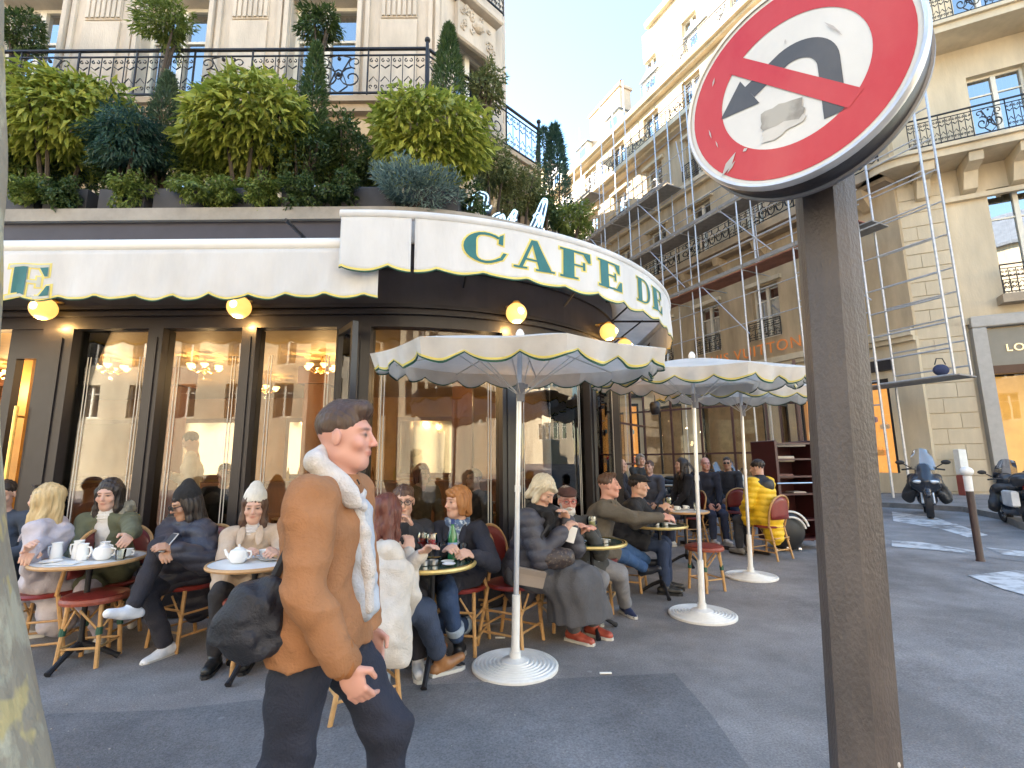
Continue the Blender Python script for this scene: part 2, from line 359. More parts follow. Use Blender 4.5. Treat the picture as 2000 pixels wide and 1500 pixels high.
m = MB(); sweep(m, rect(-.05, .03, .02, zt), d0, d0+.09); sweep(m, rect(-.05, .03, .02, zt), SPX(62, 800), SPX(74, 800)); sweep(m, rect(-.05, .03, zt-.3, zt), d0+.09, SPX(62, 800)); m.build('door_frame', M_dark, cafe)
m = MB(); q, _, _ = fac(SPX(50, 800), .09); m.tube([(q.x, q.y, .75), (q.x, q.y, 2.0)], .018, 8); m.tube([(q.x, q.y, .85), (q.x, q.y+.09, .85)], .012); m.tube([(q.x, q.y, 1.9), (q.x, q.y+.09, 1.9)], .012); m.build('door_handle', M_brass, cafe)

# ---------------- cafe interior ----------------
room = thing('dining_room', 'warm wood panelled dining room seen through the cafe windows', 'room', (0, 0, 0))
M_wall = mat('ochre_wall', (.50, .29, .11), .6, var=.25, scale=1.5)
M_ceil = mat('cream_ceiling', (.70, .52, .28), .6, var=.1)
m = MB(); m.box(-12, 1.55, 11.5, 11.7, 0, 3.2); m.box(-12, -11.8, 5, 11.5, 0, 3.2); m.build('rear_wall', M_wall, room)
m = MB(); m.add([(-12, 4.95, 2.98), (-1.4, 4.95, 2.98), (.7, 6, 2.98), (1.5, 7.8, 2.98), (1.5, 17, 2.98), (-12, 17, 2.98)], [(0, 1, 2, 3, 4, 5)]); m.build('ceiling', M_ceil, room)
m = MB(); m.add([(-12, 4.95, .02), (-1.4, 4.95, .02), (.7, 6, .02), (1.5, 7.8, .02), (1.5, 17, .02), (-12, 17, .02)], [(0, 1, 2, 3, 4, 5)]); m.build('tiled_floor', mat('tile_floor', (.14, .10, .07), .4, var=.3, scale=3), room)
for x in (-10.5, -8.1, -5.6, -3.2, -.8):
    m = MB(); m.box(x-.16, x+.16, 7.8, 8.12, 0, 2.7); m.box(x-.24, x+.24, 7.72, 8.2, 2.7, 2.98); m.build('column', M_wood, room)
for x in (-9.6, -7, -4.4, -1.8):
    m = MB(); m.box(x-.9, x+.9, 11.42, 11.49, 1.1, 2.5); f = m.build('mirror_frame', M_wood, room)
    m = MB(); m.box(x-.8, x+.8, 11.40, 11.418, 1.2, 2.4); m.build('mirror', mat('mirror', (.7, .62, .5), .08, metal=1, var=0), f)
m = MB(); m.box(-12, 1.3, 10.7, 11.35, .02, 1.0); m.box(-12, 1.3, 10.6, 11.35, 1.0, 1.05); m.build('bar_counter', M_wood, room)
random.seed(3)
bc = [(.05, .16, .05), (.25, .10, .02), (.45, .30, .06), (.55, .5, .4), (.10, .03, .02)]
bm_ = MB(); bm_.lathe([(.036, 0), (.036, .18), (.014, .235), (.014, .30)], 8); bme = [bm_.mesh('bottle', mat('bottle_%d' % i, c, .15, var=0)) for i, c in enumerate(bc)]
for k in range(13):
    bi = k % 5; bx = -8.4+k*.48; o = inst(bme[bi], 'bottle', None, (bx, 11.05+random.uniform(-.1, .1), 1.05))
    tag(o, ['dark green', 'dark brown', 'amber', 'clear', 'black'][bi]+' bottle on the bar counter behind the '+('leftmost window' if bx < -6.5 else 'second window' if bx < -4.9 else 'third window' if bx < -3.3 else 'curved corner pane'), 'bottle', 'bottles on the bar counter')
M_lamp = mat('lamp_glow', (1, .8, .5), .5, var=0, emit=(1, .56, .16), es=.9)
M_lampd = mat('shade_glow', (1, .7, .4), .5, var=0, emit=(1, .50, .13), es=3.5)
def plight(loc, e, r=.12, col=(1, .62, .28)):
    l = bpy.data.lights.new('warm_point_light', 'POINT'); l.energy = e; l.color = col; l.shadow_soft_size = r
    o = bpy.data.objects.new('warm_point_light', l); COL.objects.link(o); o.location = loc; return o
ch0 = None
CHL = ['brass chandelier glowing behind the left cafe window', 'brass chandelier glowing in the middle cafe window', 'low brass chandelier in the left part of the middle window', 'small brass chandelier deep inside behind the middle window', 'brass chandelier glowing behind the third cafe window', 'low brass chandelier at the left of the third window', 'brass chandelier in the room near the doorway']
for i, (u, v, y) in enumerate([(215, 722, 7.0), (400, 722, 7.0), (338, 765, 8.6), (440, 720, 8.8), (628, 722, 7.0), (518, 762, 8.6), (22, 735, 7.4)]):
    p = P(u, v, y)
    if ch0 is None:
        c = ch0 = thing('chandelier', CHL[0], 'chandelier', p, group='chandeliers in the dining room')
        m = MB(); m.tube([(0, 0, -.02), (0, 0, .35)], .012); m.lathe([(.02, -.06), (.06, 0), (.02, .05)], 12); m.build('stem', M_brass, c)
        m = MB()
        for k in range(6):
            a = k*PI/3; m.tube([(.02*math.cos(a), .02*math.sin(a), 0), (.1*math.cos(a), .1*math.sin(a), -.05), (.19*math.cos(a), .19*math.sin(a), .0)], .008, 5)
        m.build('arm', M_brass, c)
        for k in range(6):
            a = k*PI/3; m = MB(); m.lathe([(.02, 0), (.055, .045), (.05, .06)], 10, (.2*math.cos(a), .2*math.sin(a), 0)); m.build('lamp_shade', M_lamp, c)
    else: copy_tree(ch0, p, label=CHL[i])
    plight(p+Vector((0, 0, -.12)), 3.2, .02)
for x, y in ((-.4, 7.2), (0, 9.5), (-2.4, 6.8)): plight((x, y, 2.6), 1.6, .02)  # extra point lights added to warm the room, no fixtures
# sunlit? no: warm lit panel in the doorway
m = MB(); q = P(30, 800, 5.6); m.box(q.x-.05, q.x+.12, 5.6, 5.68, .02, 2.7); o = m.build('wooden_pillar', mat('honey_wood', (.60, .30, .06), .4, var=.2, scale=4), tag(thing('pillar_stand', 'x', 'y'), None)); par = o.parent; o.parent = None; bpy.data.objects.remove(par)
tag(o, 'honey coloured wooden pillar just inside the open doorway', 'pillar')
plight((q.x-.1, 5.35, 2.3), 3)  # point light added by the doorway pillar, no fixture
# interior tables with chairs, seen dimly
M_intab = mat('dark_tabletop', (.08, .05, .03), .3)
ti = None
for i, (x, y) in enumerate([(-3.9, 6.2), (-2.7, 6.3), (-1.6, 6.4), (-.5, 6.7), (.35, 7.6), (-5.1, 6.3), (-.6, 8.6), (-3.0, 8.7)]):
    if ti is None:
        ti = thing('cafe_table', 'small dark table indoors', 'table', (x, y, .02), group='tables inside the dining room')
        m = MB(); m.lathe([(.3, .70), (.3, .73)], 20); m.build('tabletop', M_intab, ti)
        m = MB(); m.lathe([(.2, 0), (.03, .05), (.03, .7)], 12); m.build('pedestal', M_iron, ti); c = ti
    else: c = copy_tree(ti, (x, y, .02))
    c['label'] = ['small dark table indoors behind the leftmost large window', 'small dark table indoors behind the middle straight window', 'small dark table indoors behind the third straight window', 'small dark table just inside the wide curved pane', 'small dark table inside the narrow curved pane', 'small dark table indoors near the open doorway', 'small dark table deep in the room behind the curved glass', 'small dark table deep in the room behind the middle straight window'][i]

# ---------------- awnings ----------------
def letter_polys(ch):
    E = [[(.08, .06), (.34, .06), (.34, .94), (.08, .94)], [(0, .93), (.76, .93), (.76, 1), (0, 1)], [(0, 0), (.82, 0), (.82, .07), (0, .07)], [(.34, .47), (.62, .47), (.62, .53), (.34, .53)], [(.56, .36), (.62, .36), (.62, .64), (.56, .64)], [(.70, .66), (.76, .66), (.76, .93), (.58, .93)], [(.62, .07), (.82, .07), (.82, .36), (.76, .36)]]
    if ch == 'E': return E
    if ch == 'F': return E[:2]+[[(0, 0), (.44, 0), (.44, .07), (0, .07)]]+E[3:6]
    if ch == 'A': return [[(.12, .05), (.20, .05), (.47, .98), (.40, .98)], [(.40, 1), (.54, 1), (.86, .05), (.58, .05)], [(.24, .30), (.62, .30), (.62, .36), (.24, .36)], [(0, 0), (.30, 0), (.30, .06), (0, .06)], [(.50, 0), (.94, 0), (.94, .06), (.50, .06)]]
    if ch in 'CDOU':
        out = []
        if ch in 'CO':
            a0, a1 = (48, 315) if ch == 'C' else (0, 360)
            n = 18
            for i in range(n):
                q = []
                for a, o in ((a0+(a1-a0)*i/n, 0), (a0+(a1-a0)*(i+1)/n, 0), (a0+(a1-a0)*(i+1)/n, 1), (a0+(a1-a0)*i/n, 1)):
                    c, s = math.cos(R(a)), math.sin(R(a)); th = .05+.20*max(0, -c)**1.2 + (.20*max(0, c)**1.2 if ch == 'O' else .02)
                    q.append((.48+(.48-th*o)*c, .5+(.5-.06*o-(.02 if o else 0))*s))
                out.append(q)
            if ch == 'C': out += [[(.76, .66), (.86, .62), (.88, 1), (.78, .92)], [(.74, .08), (.84, .13), (.94, .36), (.86, .37)]]
        if ch == 'D':
            out = [[(.08, .06), (.34, .06), (.34, .94), (.08, .94)], [(0, .93), (.45, .93), (.45, 1), (0, 1)], [(0, 0), (.45, 0), (.45, .07), (0, .07)]]
            n = 12
            for i in range(n):
                q = []
                for a, o in ((-90+180*i/n, 0), (-90+180*(i+1)/n, 0), (-90+180*(i+1)/n, 1), (-90+180*i/n, 1)):
                    c, s = math.cos(R(a)), math.sin(R(a)); th = .05+.17*max(0, c)**1.2
                    q.append((.43+(.50-th*o)*c, .5+(.5-.07*o)*s))
                out.append(q)
        return out
    return E
def grow(poly, d):
    n = len(poly); out = []; ar = sum(poly[i][0]*poly[(i+1) % n][1]-poly[(i+1) % n][0]*poly[i][1] for i in range(n)); sg = 1 if ar > 0 else -1
    for i in range(n):
        p0, p1, p2 = Vector(poly[i-1]), Vector(poly[i]), Vector(poly[(i+1) % n])
        e1 = (p1-p0).normalized(); e2 = (p2-p1).normalized(); n1 = Vector((e1.y, -e1.x))*sg; n2 = Vector((e2.y, -e2.x))*sg
        b = n1+n2; k = d/max(.45, 1+n1.dot(n2)); out.append(tuple(p1+b*k))
    return out
def letter_mesh(name, polys, fn, mt, parent, sub=3):
    mb = MB()
    for pl in polys:
        if len(pl) == 4:
            a, b, c, d = [Vector(p) for p in pl]; vs = []; N2 = sub
            for i in range(N2+1):
                for j in range(N2+1):
                    s, t = i/N2, j/N2; p = (a*(1-s)+b*s)*(1-t)+(d*(1-s)+c*s)*t; vs.append(fn(p.x, p.y))
            mb.add(vs, [(i*(N2+1)+j, (i+1)*(N2+1)+j, (i+1)*(N2+1)+j+1, i*(N2+1)+j+1) for i in range(N2) for j in range(N2)])
        else: mb.poly([fn(*p) for p in pl])
    return mb.build(name, mt, parent)
def hsh(x): return math.sin(x*12.9898)*43758.5453 % 1
def scall(s, per=.335, amp=.045):
    # hanging bulges with soft pointed joints
    t = (s/per) % 1.0; return -amp*(math.sin(PI*t)**.8)*(1+.15*math.sin(s*3.1))
class Valance:
    def __init__(v, path, z1, z0, wave=.010, seed=0, per=.335, tilt=.0): v.path = path; v.z1 = z1; v.z0 = z0; v.wave = wave; v.seed = seed; v.per = per; v.tilt = tilt
    def pt(v, s, t, off=0.):   # t 0 top .. 1 bottom edge
        zb = v.z0+scall(s+v.seed, v.per); z = v.z1+(zb-v.z1)*t
        k = v.wave*(math.sin(s*7+v.seed)+.6*math.sin(s*17+2*t+v.seed)+.5*math.sin(s*31+v.seed))*min(1, t*1.4)
        p, tt, nn = v.path(s, off+k+v.tilt*t); return Vector((p.x, p.y, z))
    def cloth(v, s0, s1, name, mt, parent, ds=.03, nt=10):
        n = max(2, int((s1-s0)/ds)); m = MB(); vs = []
        for i in range(n+1):
            s = s0+(s1-s0)*i/n
            for j in range(nt+1): vs.append(v.pt(s, j/nt))
        m.add(vs, [(i*(nt+1)+j, (i+1)*(nt+1)+j, (i+1)*(nt+1)+j+1, i*(nt+1)+j+1) for i in range(n) for j in range(nt)])
        o = m.build(name, mt, parent, smooth=True)
        sl_ = o.modifiers.new('thickness', 'SOLIDIFY'); sl_.thickness = .003; sl_.offset = 0
        for nm, t0, t1, mm in (('green_trim', .99, 1.0, M_green), ('yellow_trim', .95, .985, M_gold)):
            m = MB()
            for side in (.004, -.004):
                A = []; B = []
                for i in range(n+1):
                    s = s0+(s1-s0)*i/n; h = (v.z1-v.z0); k0 = t0; A.append(v.pt(s, t0, side)); B.append(v.pt(s, t1+.012*(nm == 'green_trim'), side))
                m.strip(A, B)
            m.build(nm, mm, o, smooth=True)
        return o
# straight awning
YA = 4.12
zr1 = P(400, 466, YA).z; zr0 = P(400, 494, YA).z; zb = P(400, 578, YA).z
xe = P(740, 560, YA).x
aw = thing('awning', 'white straight awning with scalloped edge and letter E, over the left windows', 'awning', (0, 0, 0))
m = MB(); m.tube([(-6.9, YA+.02, (zr1+zr0)/2), (xe, YA+.02, (zr1+zr0)/2)], (zr1-zr0)/2, 14); m.build('cassette', mat('white_aluminium', (.72, .72, .70), .35, var=.04), aw, smooth=True)
va = Valance(lambda s, o: (Vector((s, YA-.03-o)), None, None), zr0+.02, zb, .011, 1.3)
va.cloth(-6.9, xe, 'valance', M_cloth, aw)
m = MB(); m.add([(-6.9, YA+.03, zr0+.03), (xe, YA+.03, zr0+.03), (xe, 4.8, zr1+.2), (-6.9, 4.8, zr1+.2)], [(0, 1, 2, 3)]); m.build('canopy', M_cloth2, aw)
for x in (-5.6, -3.2): m = MB(); m.bar((x, YA+.03, zr0+.0), (x, 4.8, zr0-.05), .05, .05); m.build('support_arm', M_iron, aw)
eL = P(18, 575, YA).x; eR = P(108, 575, YA).x; ez0 = P(60, 578, YA).z; ez1 = P(60, 519, YA).z
fnE = lambda off: (lambda a, b: va.pt(eL+.02+(eR-eL-.05)/.82*a, (zr0+.02-(ez0+(ez1-ez0)*b))/(zr0+.02-zb), off))
ep = letter_polys('E')
letter_mesh('letter_outline', [grow(p, .055) for p in ep], fnE(.004), M_gold, aw); letter_mesh('letter', [ep[0]]+ep[5:], fnE(.010), M_teal, aw); letter_mesh('letter_fill', [grow(p, .012) for p in ep], fnE(.007), mat('pale_teal', (.48, .50, .46), .7), aw)
# curved awning
RAO = .85
def apath(s, off): return fac(s, RAO+off)
ac = thing('curved_awning', 'white curved corner awning lettered CAFE DE in teal', 'awning', (0, 0, 0))
cz1 = P(780, 420, 4.0).z; cz0 = P(760, 519, 4.0).z
sL = P(665, 450, 4.0).x+1.4; sS = P(779, 450, 4.0).x+1.4; SER = QA+6.0
vc = Valance(apath, cz1, cz0+.0, .009, .4, per=.33)
A_SC = 3.85/3.0  # path length on the outer radius
def vap(seg0, seg1): return vc.cloth(seg0, seg1, 'valance', M_cloth, ac, ds=.025)
vap(sL, sS-.012); vap(sS+.012, SER)
m = MB(); ss = srange(sL-.01, SER); m.tube([(*fac(s, RAO-.02)[0], cz1+.02) for s in ss], .042, 10); m.build('front_bar', M_cloth, ac, smooth=True)
m = MB(); A = [(*fac(s, RAO-.04)[0], cz1+.03) for s in ss]; B = [(*fac(s, .03)[0], 3.70) for s in ss]; m.strip(A, B); m.build('canopy', M_cloth2, ac, smooth=True)
for s in (-.6, .9, 2.2, 3.3, 4.3, QA+1.6, QA+3.2):
    m = MB(); a = fac(s, RAO-.05)[0]; b = fac(s, .05)[0]; m.tube([(*a, cz1-.01), (*b, 3.6)], .016, 6); m.tube([(*fac(s, .5)[0], cz1+.02), (*b, 3.25)], .012, 6); m.build('support_arm', M_iron, ac)
def s_for_px(u, v):
    best = None
    for i in range(900):
        s = -1+i*.0075; p, _, _ = apath(s, 0); q = px((p.x, p.y, (cz0+cz1)/2)); 
        d = abs(q[0]-u)
        if s < QA*.97 and (best is None or d < best[0]): best = (d, s)
    return best[1]
for ch, u0, u1, tb, tt_ in (('C', 905, 988, .80, .17), ('A', 1002, 1082, .80, .17), ('F', 1093, 1153, .80, .17), ('E', 1167, 1213, .80, .17), ('D', 1243, 1268, .80, .20), ('E', 1273, 1291, .80, .20)):
    s0, s1 = s_for_px(u0, 0), s_for_px(u1, 0); wd = {'C': .94, 'A': .94, 'F': .76, 'E': .82, 'D': .93}[ch]
    fn = lambda off, s0=s0, s1=s1, wd=wd: (lambda a, b: vc.pt(s0+(s1-s0)*a/wd, (vc.z1-(vc.z1+(vc.z0-vc.z1)*(tb+(tt_-tb)*b)))/(vc.z1-vc.z0-scall(s0+(s1-s0)*a/wd+vc.seed, vc.per)), off))
    pl = letter_polys(ch); letter_mesh('letter_outline', [grow(p, .04) for p in pl], fn(.004), M_gold if ch in 'CAF' and u1 < 1200 else M_gold, ac); letter_mesh('letter', pl, fn(.009), M_teal, ac)
# mirrored letter seen from behind on the far side of the awning
fn = lambda a, b: vc.pt(QA+1.2+.55*a, .75-.55*b, -.008)
letter_mesh('letter', letter_polys('E'), fn, mat('brown_show_through', (.16, .10, .06), .8), ac)
fn = lambda a, b: vc.pt(QA+.45+.5*a, .75-.55*b, -.008)
letter_mesh('letter', letter_polys('D'), fn, mat('brown_show_through', (.16, .10, .06), .8), ac)

# ---------------- globe wall lamps ----------------
GL = [(85, 603, 'frosted globe wall lamp under the awning beside the doorway'), (467, 600, 'frosted globe wall lamp under the scalloped edge above the third window post'), (1007, 612, 'round globe wall lamp on the curved fascia, above the nearest parasol'), (1185, 648, 'round globe wall lamp at the right of the curved fascia'), (1236, 676, 'rightmost globe lamp, half hidden behind the nearest parasol')]
M_globe = mat('globe_glow', (1, .8, .45), .3, var=0, emit=(1, .50, .10), es=.15)
M_core = mat('bulb_glow', (1, .8, .5), .3, var=0, emit=(1, .75, .35), es=.8)
g0 = None
for i, (u, v, lb) in enumerate(GL):
    if i < 2: p = P(u, v, 4.66); b = math.atan2(0, 1)
    else:
        a = {2: 19, 3: 50, 4: 68}[i]
        best = min((abs(px((*fac(AD*x/4, .17)[0], zt+.35))[0]-u), x/4) for x in range(0, 340)); a = best[1]
        q, _, nn = fac(AD*a, .19); 
        zz = min((abs(px((q.x, q.y, 2.5+k*.005))[1]-v), 2.5+k*.005) for k in range(240))[1]; p = Vector((q.x, q.y, zz)); b = R(a)
    if g0 is None:
        t = g0 = thing('globe_lamp', lb, 'lamp', p, b, 'globe lamps along the cafe fascia')
        m = MB(); m.sphere((0, 0, 0), .112, 24, 16); m.build('globe', M_globe, t, smooth=True)
        m = MB(); m.sphere((0, -.088, .0), .042, 12, 8); m.build('bulb', M_core, t, smooth=True)
        m = MB(); m.tube([(0, .18, .1), (0, .1, .13), (0, .02, .12)], .012, 8); m.lathe([(.03, .1), (.045, .115), (.03, .135)], 12); m.lathe([(.05, 0), (.05, .02)], 12, (0, .17, .1)); m.build('bracket', M_brass, t)
    else: t = copy_tree(g0, p, b, lb)
    nn = Vector((math.sin(b), -math.cos(b), 0)); plight(p-nn*.0+Vector((0, 0, -.13))+nn*.02, 1.3, .02, (1, .58, .2))
# ---------------- facade helpers ----------------
def mtx(o, xdir, z=0.):      # local frame: x along wall, -y outward, z up
    x = Vector((xdir[0], xdir[1], 0)).normalized(); y = Vector((0, 0, 1)).cross(x)
    return Matrix(((x.x, y.x, 0, o[0]), (x.y, y.y, 0, o[1]), (0, 0, 1, z), (0, 0, 0, 1)))
def wall_open(mb, x0, x1, z0, z1, ops, y0=0., y1=.45):
    xs_ = sorted(set([x0, x1]+[o[0] for o in ops]+[o[1] for o in ops])); zs_ = sorted(set([z0, z1]+[o[2] for o in ops]+[o[3] for o in ops]))
    for i in range(len(xs_)-1):
        run = None
        for j in range(len(zs_)-1):
            cx, cz = (xs_[i]+xs_[i+1])/2, (zs_[j]+zs_[j+1])/2
            solid = not any(o[0] < cx < o[1] and o[2] < cz < o[3] for o in ops)
            if solid and run is None: run = zs_[j]
            if (not solid) and run is not None: mb.box(xs_[i], xs_[i+1], y0, y1, run, zs_[j]); run = None
        if run is not None: mb.box(xs_[i], xs_[i+1], y0, y1, run, z1)
WM = {}
def win_meshes(w, h, mull=True):
    k = (round(w, 2), round(h, 2), mull)
    if k in WM: return WM[k]
    m = MB(); f = .07
    m.box(-w/2, -w/2+f, .12, .22, 0, h); m.box(w/2-f, w/2, .12, .22, 0, h); m.box(-w/2+f, w/2-f, .12, .22, h-f, h); m.box(-w/2+f, w/2-f, .12, .22, 0, f+.05)
    m.box(-.06, .06, .10, .20, f+.05, h-f)
    if mull: m.box(-w/2+f, -.06, .14, .19, h*.72, h*.72+.05); m.box(.06, w/2-f, .14, .19, h*.72, h*.72+.05)
    fr = m.mesh('window', M_wframe)
    m = MB(); m.add([(-w/2+f, .17, f), (w/2-f, .17, f), (w/2-f, .17, h-f), (-w/2+f, .17, h-f)], [(0, 1, 2, 3)]); pn = m.mesh('pane', M_glass2)
    m = MB(); n = 14; A = []; B = []
    for s0, s1 in ((-w/2+f, -w*.12), (w*.12, w/2-f)):
        A = [(s0+(s1-s0)*i/n, .30+.03*math.sin(i*1.9), .05) for i in range(n+1)]; B = [(p[0], p[1], h-.05) for p in A]; m.strip(A, B)
    cu = m.mesh('curtain', mat('sheer_curtain', (.62, .60, .54), .9, var=.05))
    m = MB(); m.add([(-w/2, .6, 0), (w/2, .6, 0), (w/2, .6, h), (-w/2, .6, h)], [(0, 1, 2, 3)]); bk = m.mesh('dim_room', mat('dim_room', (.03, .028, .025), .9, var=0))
    WM[k] = (fr, pn, cu, bk); return WM[k]
def add_window(parent, M, x, z, w, h, curtain=True, lit=None):
    fr, pn, cu, bk = win_meshes(w, h); T = M @ Matrix.Translation((x, 0, z))
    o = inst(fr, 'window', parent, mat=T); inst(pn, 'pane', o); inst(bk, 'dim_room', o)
    if curtain: inst(cu, 'curtain', o)
    return o
# iron railing panels
def spiral(cx, cz, r, a0, turns, n=16, sgn=1):
    return [(cx+r*(1-.8*i/n)*math.cos(a0+sgn*turns*2*PI*i/n), 0, cz+r*(1-.8*i/n)*math.sin(a0+sgn*turns*2*PI*i/n)) for i in range(n+1)]
def rail_mesh(w, h, style, r=.011, name='railing_panel'):
    m = MB()
    m.box(0, w, -.025, .025, h-.035, h); m.box(0, w, -.015, .015, .05, .08); m.box(0, w, -.012, .012, h-.16, h-.14)
    m.box(-.012, .012, -.012, .012, 0, h-.035); m.box(w-.012, w+.012, -.012, .012, 0, h-.035)
    if style == 0:   # straight bars with scrolled ends
        n = 5
        for i in range(1, n): x = w*i/n; m.tube([(x, 0, .08), (x, 0, h-.15)], r*.8, 4)
        for i in range(n):
            x = w*(i+.5)/n; s = w/n*.36
            for sg in (-1, 1):
                m.tube(spiral(x+sg*s*.5, .20, s*.55, -PI/2, .9, 10, sg), r*.8, 4); m.tube(spiral(x+sg*s*.5, h-.26, s*.55, PI/2, .9, 10, -sg), r*.8, 4)
            m.tube([(x-s, 0, .30), (x, 0, .40), (x+s, 0, .30)], r*.8, 4); m.tube([(x-s, 0, h-.36), (x, 0, h-.42), (x+s, 0, h-.36)], r, 4)
    elif style == 1:  # big lyre / medallion scrolls
        c = w/2
        for sg in (-1, 1):
            m.tube(spiral(c+sg*w*.22, h*.38, h*.22, PI/2+sg*0, 1.3, 18, sg), r*1.2, 4); m.tube(spiral(c+sg*w*.28, h*.70, h*.13, -PI/2, 1.1, 12, -sg), r, 4)
            m.tube([(c+sg*.02, 0, .08), (c+sg*w*.16, 0, h*.2), (c+sg*w*.06, 0, h*.5), (c+sg*w*.2, 0, h*.8), (c+sg*.03, 0, h-.15)], r*1.1, 4)
        m.tube([(c+.07*math.cos(a*PI/4), 0, h*.45+.1*math.sin(a*PI/4)) for a in range(8)], r*1.2, 4, closed=True)
        m.sphere((c, 0, h*.45), .04, 6, 4); m.sphere((c, 0, h*.78), .035, 6, 4)
    else:            # lattice with lozenges (stone-like)
        n = 4
        for i in range(n):
            x = w*(i+.5)/n; s = w/n*.42
            m.tube([(x+s*math.cos(a*PI/4), 0, h*.42+h*.26*math.sin(a*PI/4)) for a in range(8)], r*1.3, 4, closed=True)
            m.tube(spiral(x, h*.42, s*.7, 0, 1.2, 10), r, 4); m.tube([(x, 0, h*.7), (x, 0, h-.14)], r, 4)
    return m.mesh(name, M_iron)
RM = {s: rail_mesh(1.0, 1.0, s) for s in (0, 1, 2)}
RMf = {s: rail_mesh(1.0, 1.0, s, .017) for s in (0, 1, 2)}
def railing(parent, M, x0, x1, z, h, styles, pw=.9, meshes=None):
    n = max(1, round((x1-x0)/pw)); w = (x1-x0)/n
    for i in range(n): inst((meshes or RM)[styles[i % len(styles)]], 'railing_panel', parent, mat=M @ Matrix.Translation((x0+i*w, 0, z)) @ Matrix.Diagonal((w, 1, h, 1)))

# ---------------- corner building above the cafe ----------------
YB = 7.9
cb = thing('corner_building', 'beige stone corner building above the cafe with iron balconies', 'building', (0, 0, 0))
zb_ = P(500, 187, 7.1).z; zs_b = P(500, 212, 7.1).z; ZT = 20.5
wxs = [P(57, 60, YB).x, P(343, 60, YB).x, P(632, 60, YB).x]
M0 = mtx((0, YB), (1, 0))
XC = -1.25
ops = [(x-.62, x+.62, zb_+.05, zb_+2.75) for x in wxs]+[(x-.6, x+.6, 4.9, 6.9) for x in wxs]+[(x-.62, x+.62, zb_+3.9, zb_+6) for x in wxs]
m = MB(); m.M = M0; wall_open(m, -16, XC, 3.0, ZT, ops); m.build('wall', M_stone, cb)
MC = mtx((XC, YB), (1, 1)); CW = 1.58
opsc = [(.36, 1.22, zb_+.05, zb_+2.2), (.36, 1.22, zb_+3.6, zb_+5.6)]
m = MB(); m.M = MC; wall_open(m, 0, CW, 3.0, ZT, opsc, 0, .4); m.build('wall', M_stone, cb)
ex, ey = XC+CW*.7071, YB+CW*.7071
MS = mtx((ex, ey), (0, 1))
m = MB(); m.M = MS; wall_open(m, 0, 14, 3.0, ZT, [(1.2+2.6*k, 2.3+2.6*k, zb_+.05, zb_+2.7) for k in range(4)]+[(1.2+2.6*k, 2.3+2.6*k, 4.9, 6.9) for k in range(4)], 0, .4); m.build('wall', M_stone, cb)
for x in wxs:
    add_window(cb, M0 @ Matrix.Translation((0, .1, 0)), x, zb_+.05, 1.24, 2.7); add_window(cb, M0 @ Matrix.Translation((0, .1, 0)), x, 4.9, 1.2, 2.0)
add_window(cb, MC @ Matrix.Translation((0, .1, 0)), .79, zb_+.05, .86, 2.15)
# pier relief: pilaster strips and recessed panels, upper one louvered
piers = [((wxs[i]+.62), (wxs[i+1]-.62)) for i in range(2)]+[(wxs[2]+.62, XC), (wxs[0]-2.2, wxs[0]-.62)]
for a, b in piers:
    c = (a+b)/2; hw = min(.34, (b-a)/2-.3)
    for x0, x1 in ((a+.02, a+.10), (b-.10, b-.02)):
        m = MB(); m.M = M0; m.bevbox(x0, x1, -.09, -.003, zb_, ZT-2, .015); m.build('pilaster_strip', M_stone, cb)
    for x0, x1 in ((a+.16, a+.24), (b-.24, b-.16)):
        m = MB(); m.M = M0; m.bevbox(x0, x1, -.055, -.003, zb_+.3, ZT-2, .012); m.build('pilaster_strip', M_stone, cb)
    zp = P(210, 42, YB).z
    m = MB(); m.M = M0; m.bevbox(c-hw, c+hw, -.045, -.003, zb_+.3, zp-.02, .02); m.build('raised_panel', M_stone, cb)
    m = MB(); m.M = M0
    m.box(c-hw, c+hw, -.02, -.003, zp+.02, zp+1.6)
    for k in range(7): x = c-hw+hw*2*(k+.5)/7; m.box(x-hw/11, x+hw/11, -.05, -.0205, zp+.05, zp+1.55)
    m.build('fluted_panel', M_stone, cb)
m = MB(); m.M = M0; m.box(-16, XC+.02, -.16, -.003, 4.2, 4.5); m.build('string_course', M_stone, cb); m = MB(); m.M = M0; m.box(-16, XC+.02, -.1, -.003, 7.0, 7.15); m.build('string_course', M_stone, cb)
# chamfer carved lintel and small balcony above
cl0, cl1 = P(905, 100, 8.3).z, P(905, 20, 8.3).z
m = MB(); m.M = MC; m.bevbox(.22, 1.36, -.28, -.003, cl1+.02, cl1+.18, .03); m.bevbox(.30, 1.28, -.12, -.003, cl0+.1, cl1, .03); m.build('lintel', M_stone, cb)
random.seed(5); m = MB(); m.M = MC
for k in range(26):
    x = .38+.82*random.random(); z = cl0+.18+(cl1-cl0-.26)*random.random(); m.tube([(x+q[0]*.9, -.135, z+q[2]) for q in spiral(0, 0, random.uniform(.05, .1), random.random()*6, 1, 8, random.choice((-1, 1)))], .018, 5)
m.sphere((.79, -.15, (cl0+cl1)/2+.1), .11, 10, 6); m.build('carved_ornament', M_stone, cb)
railing(cb, MC @ Matrix.Translation((0, -.3, 0)), .25, 1.33, cl1+.2, .9, [0], .54)
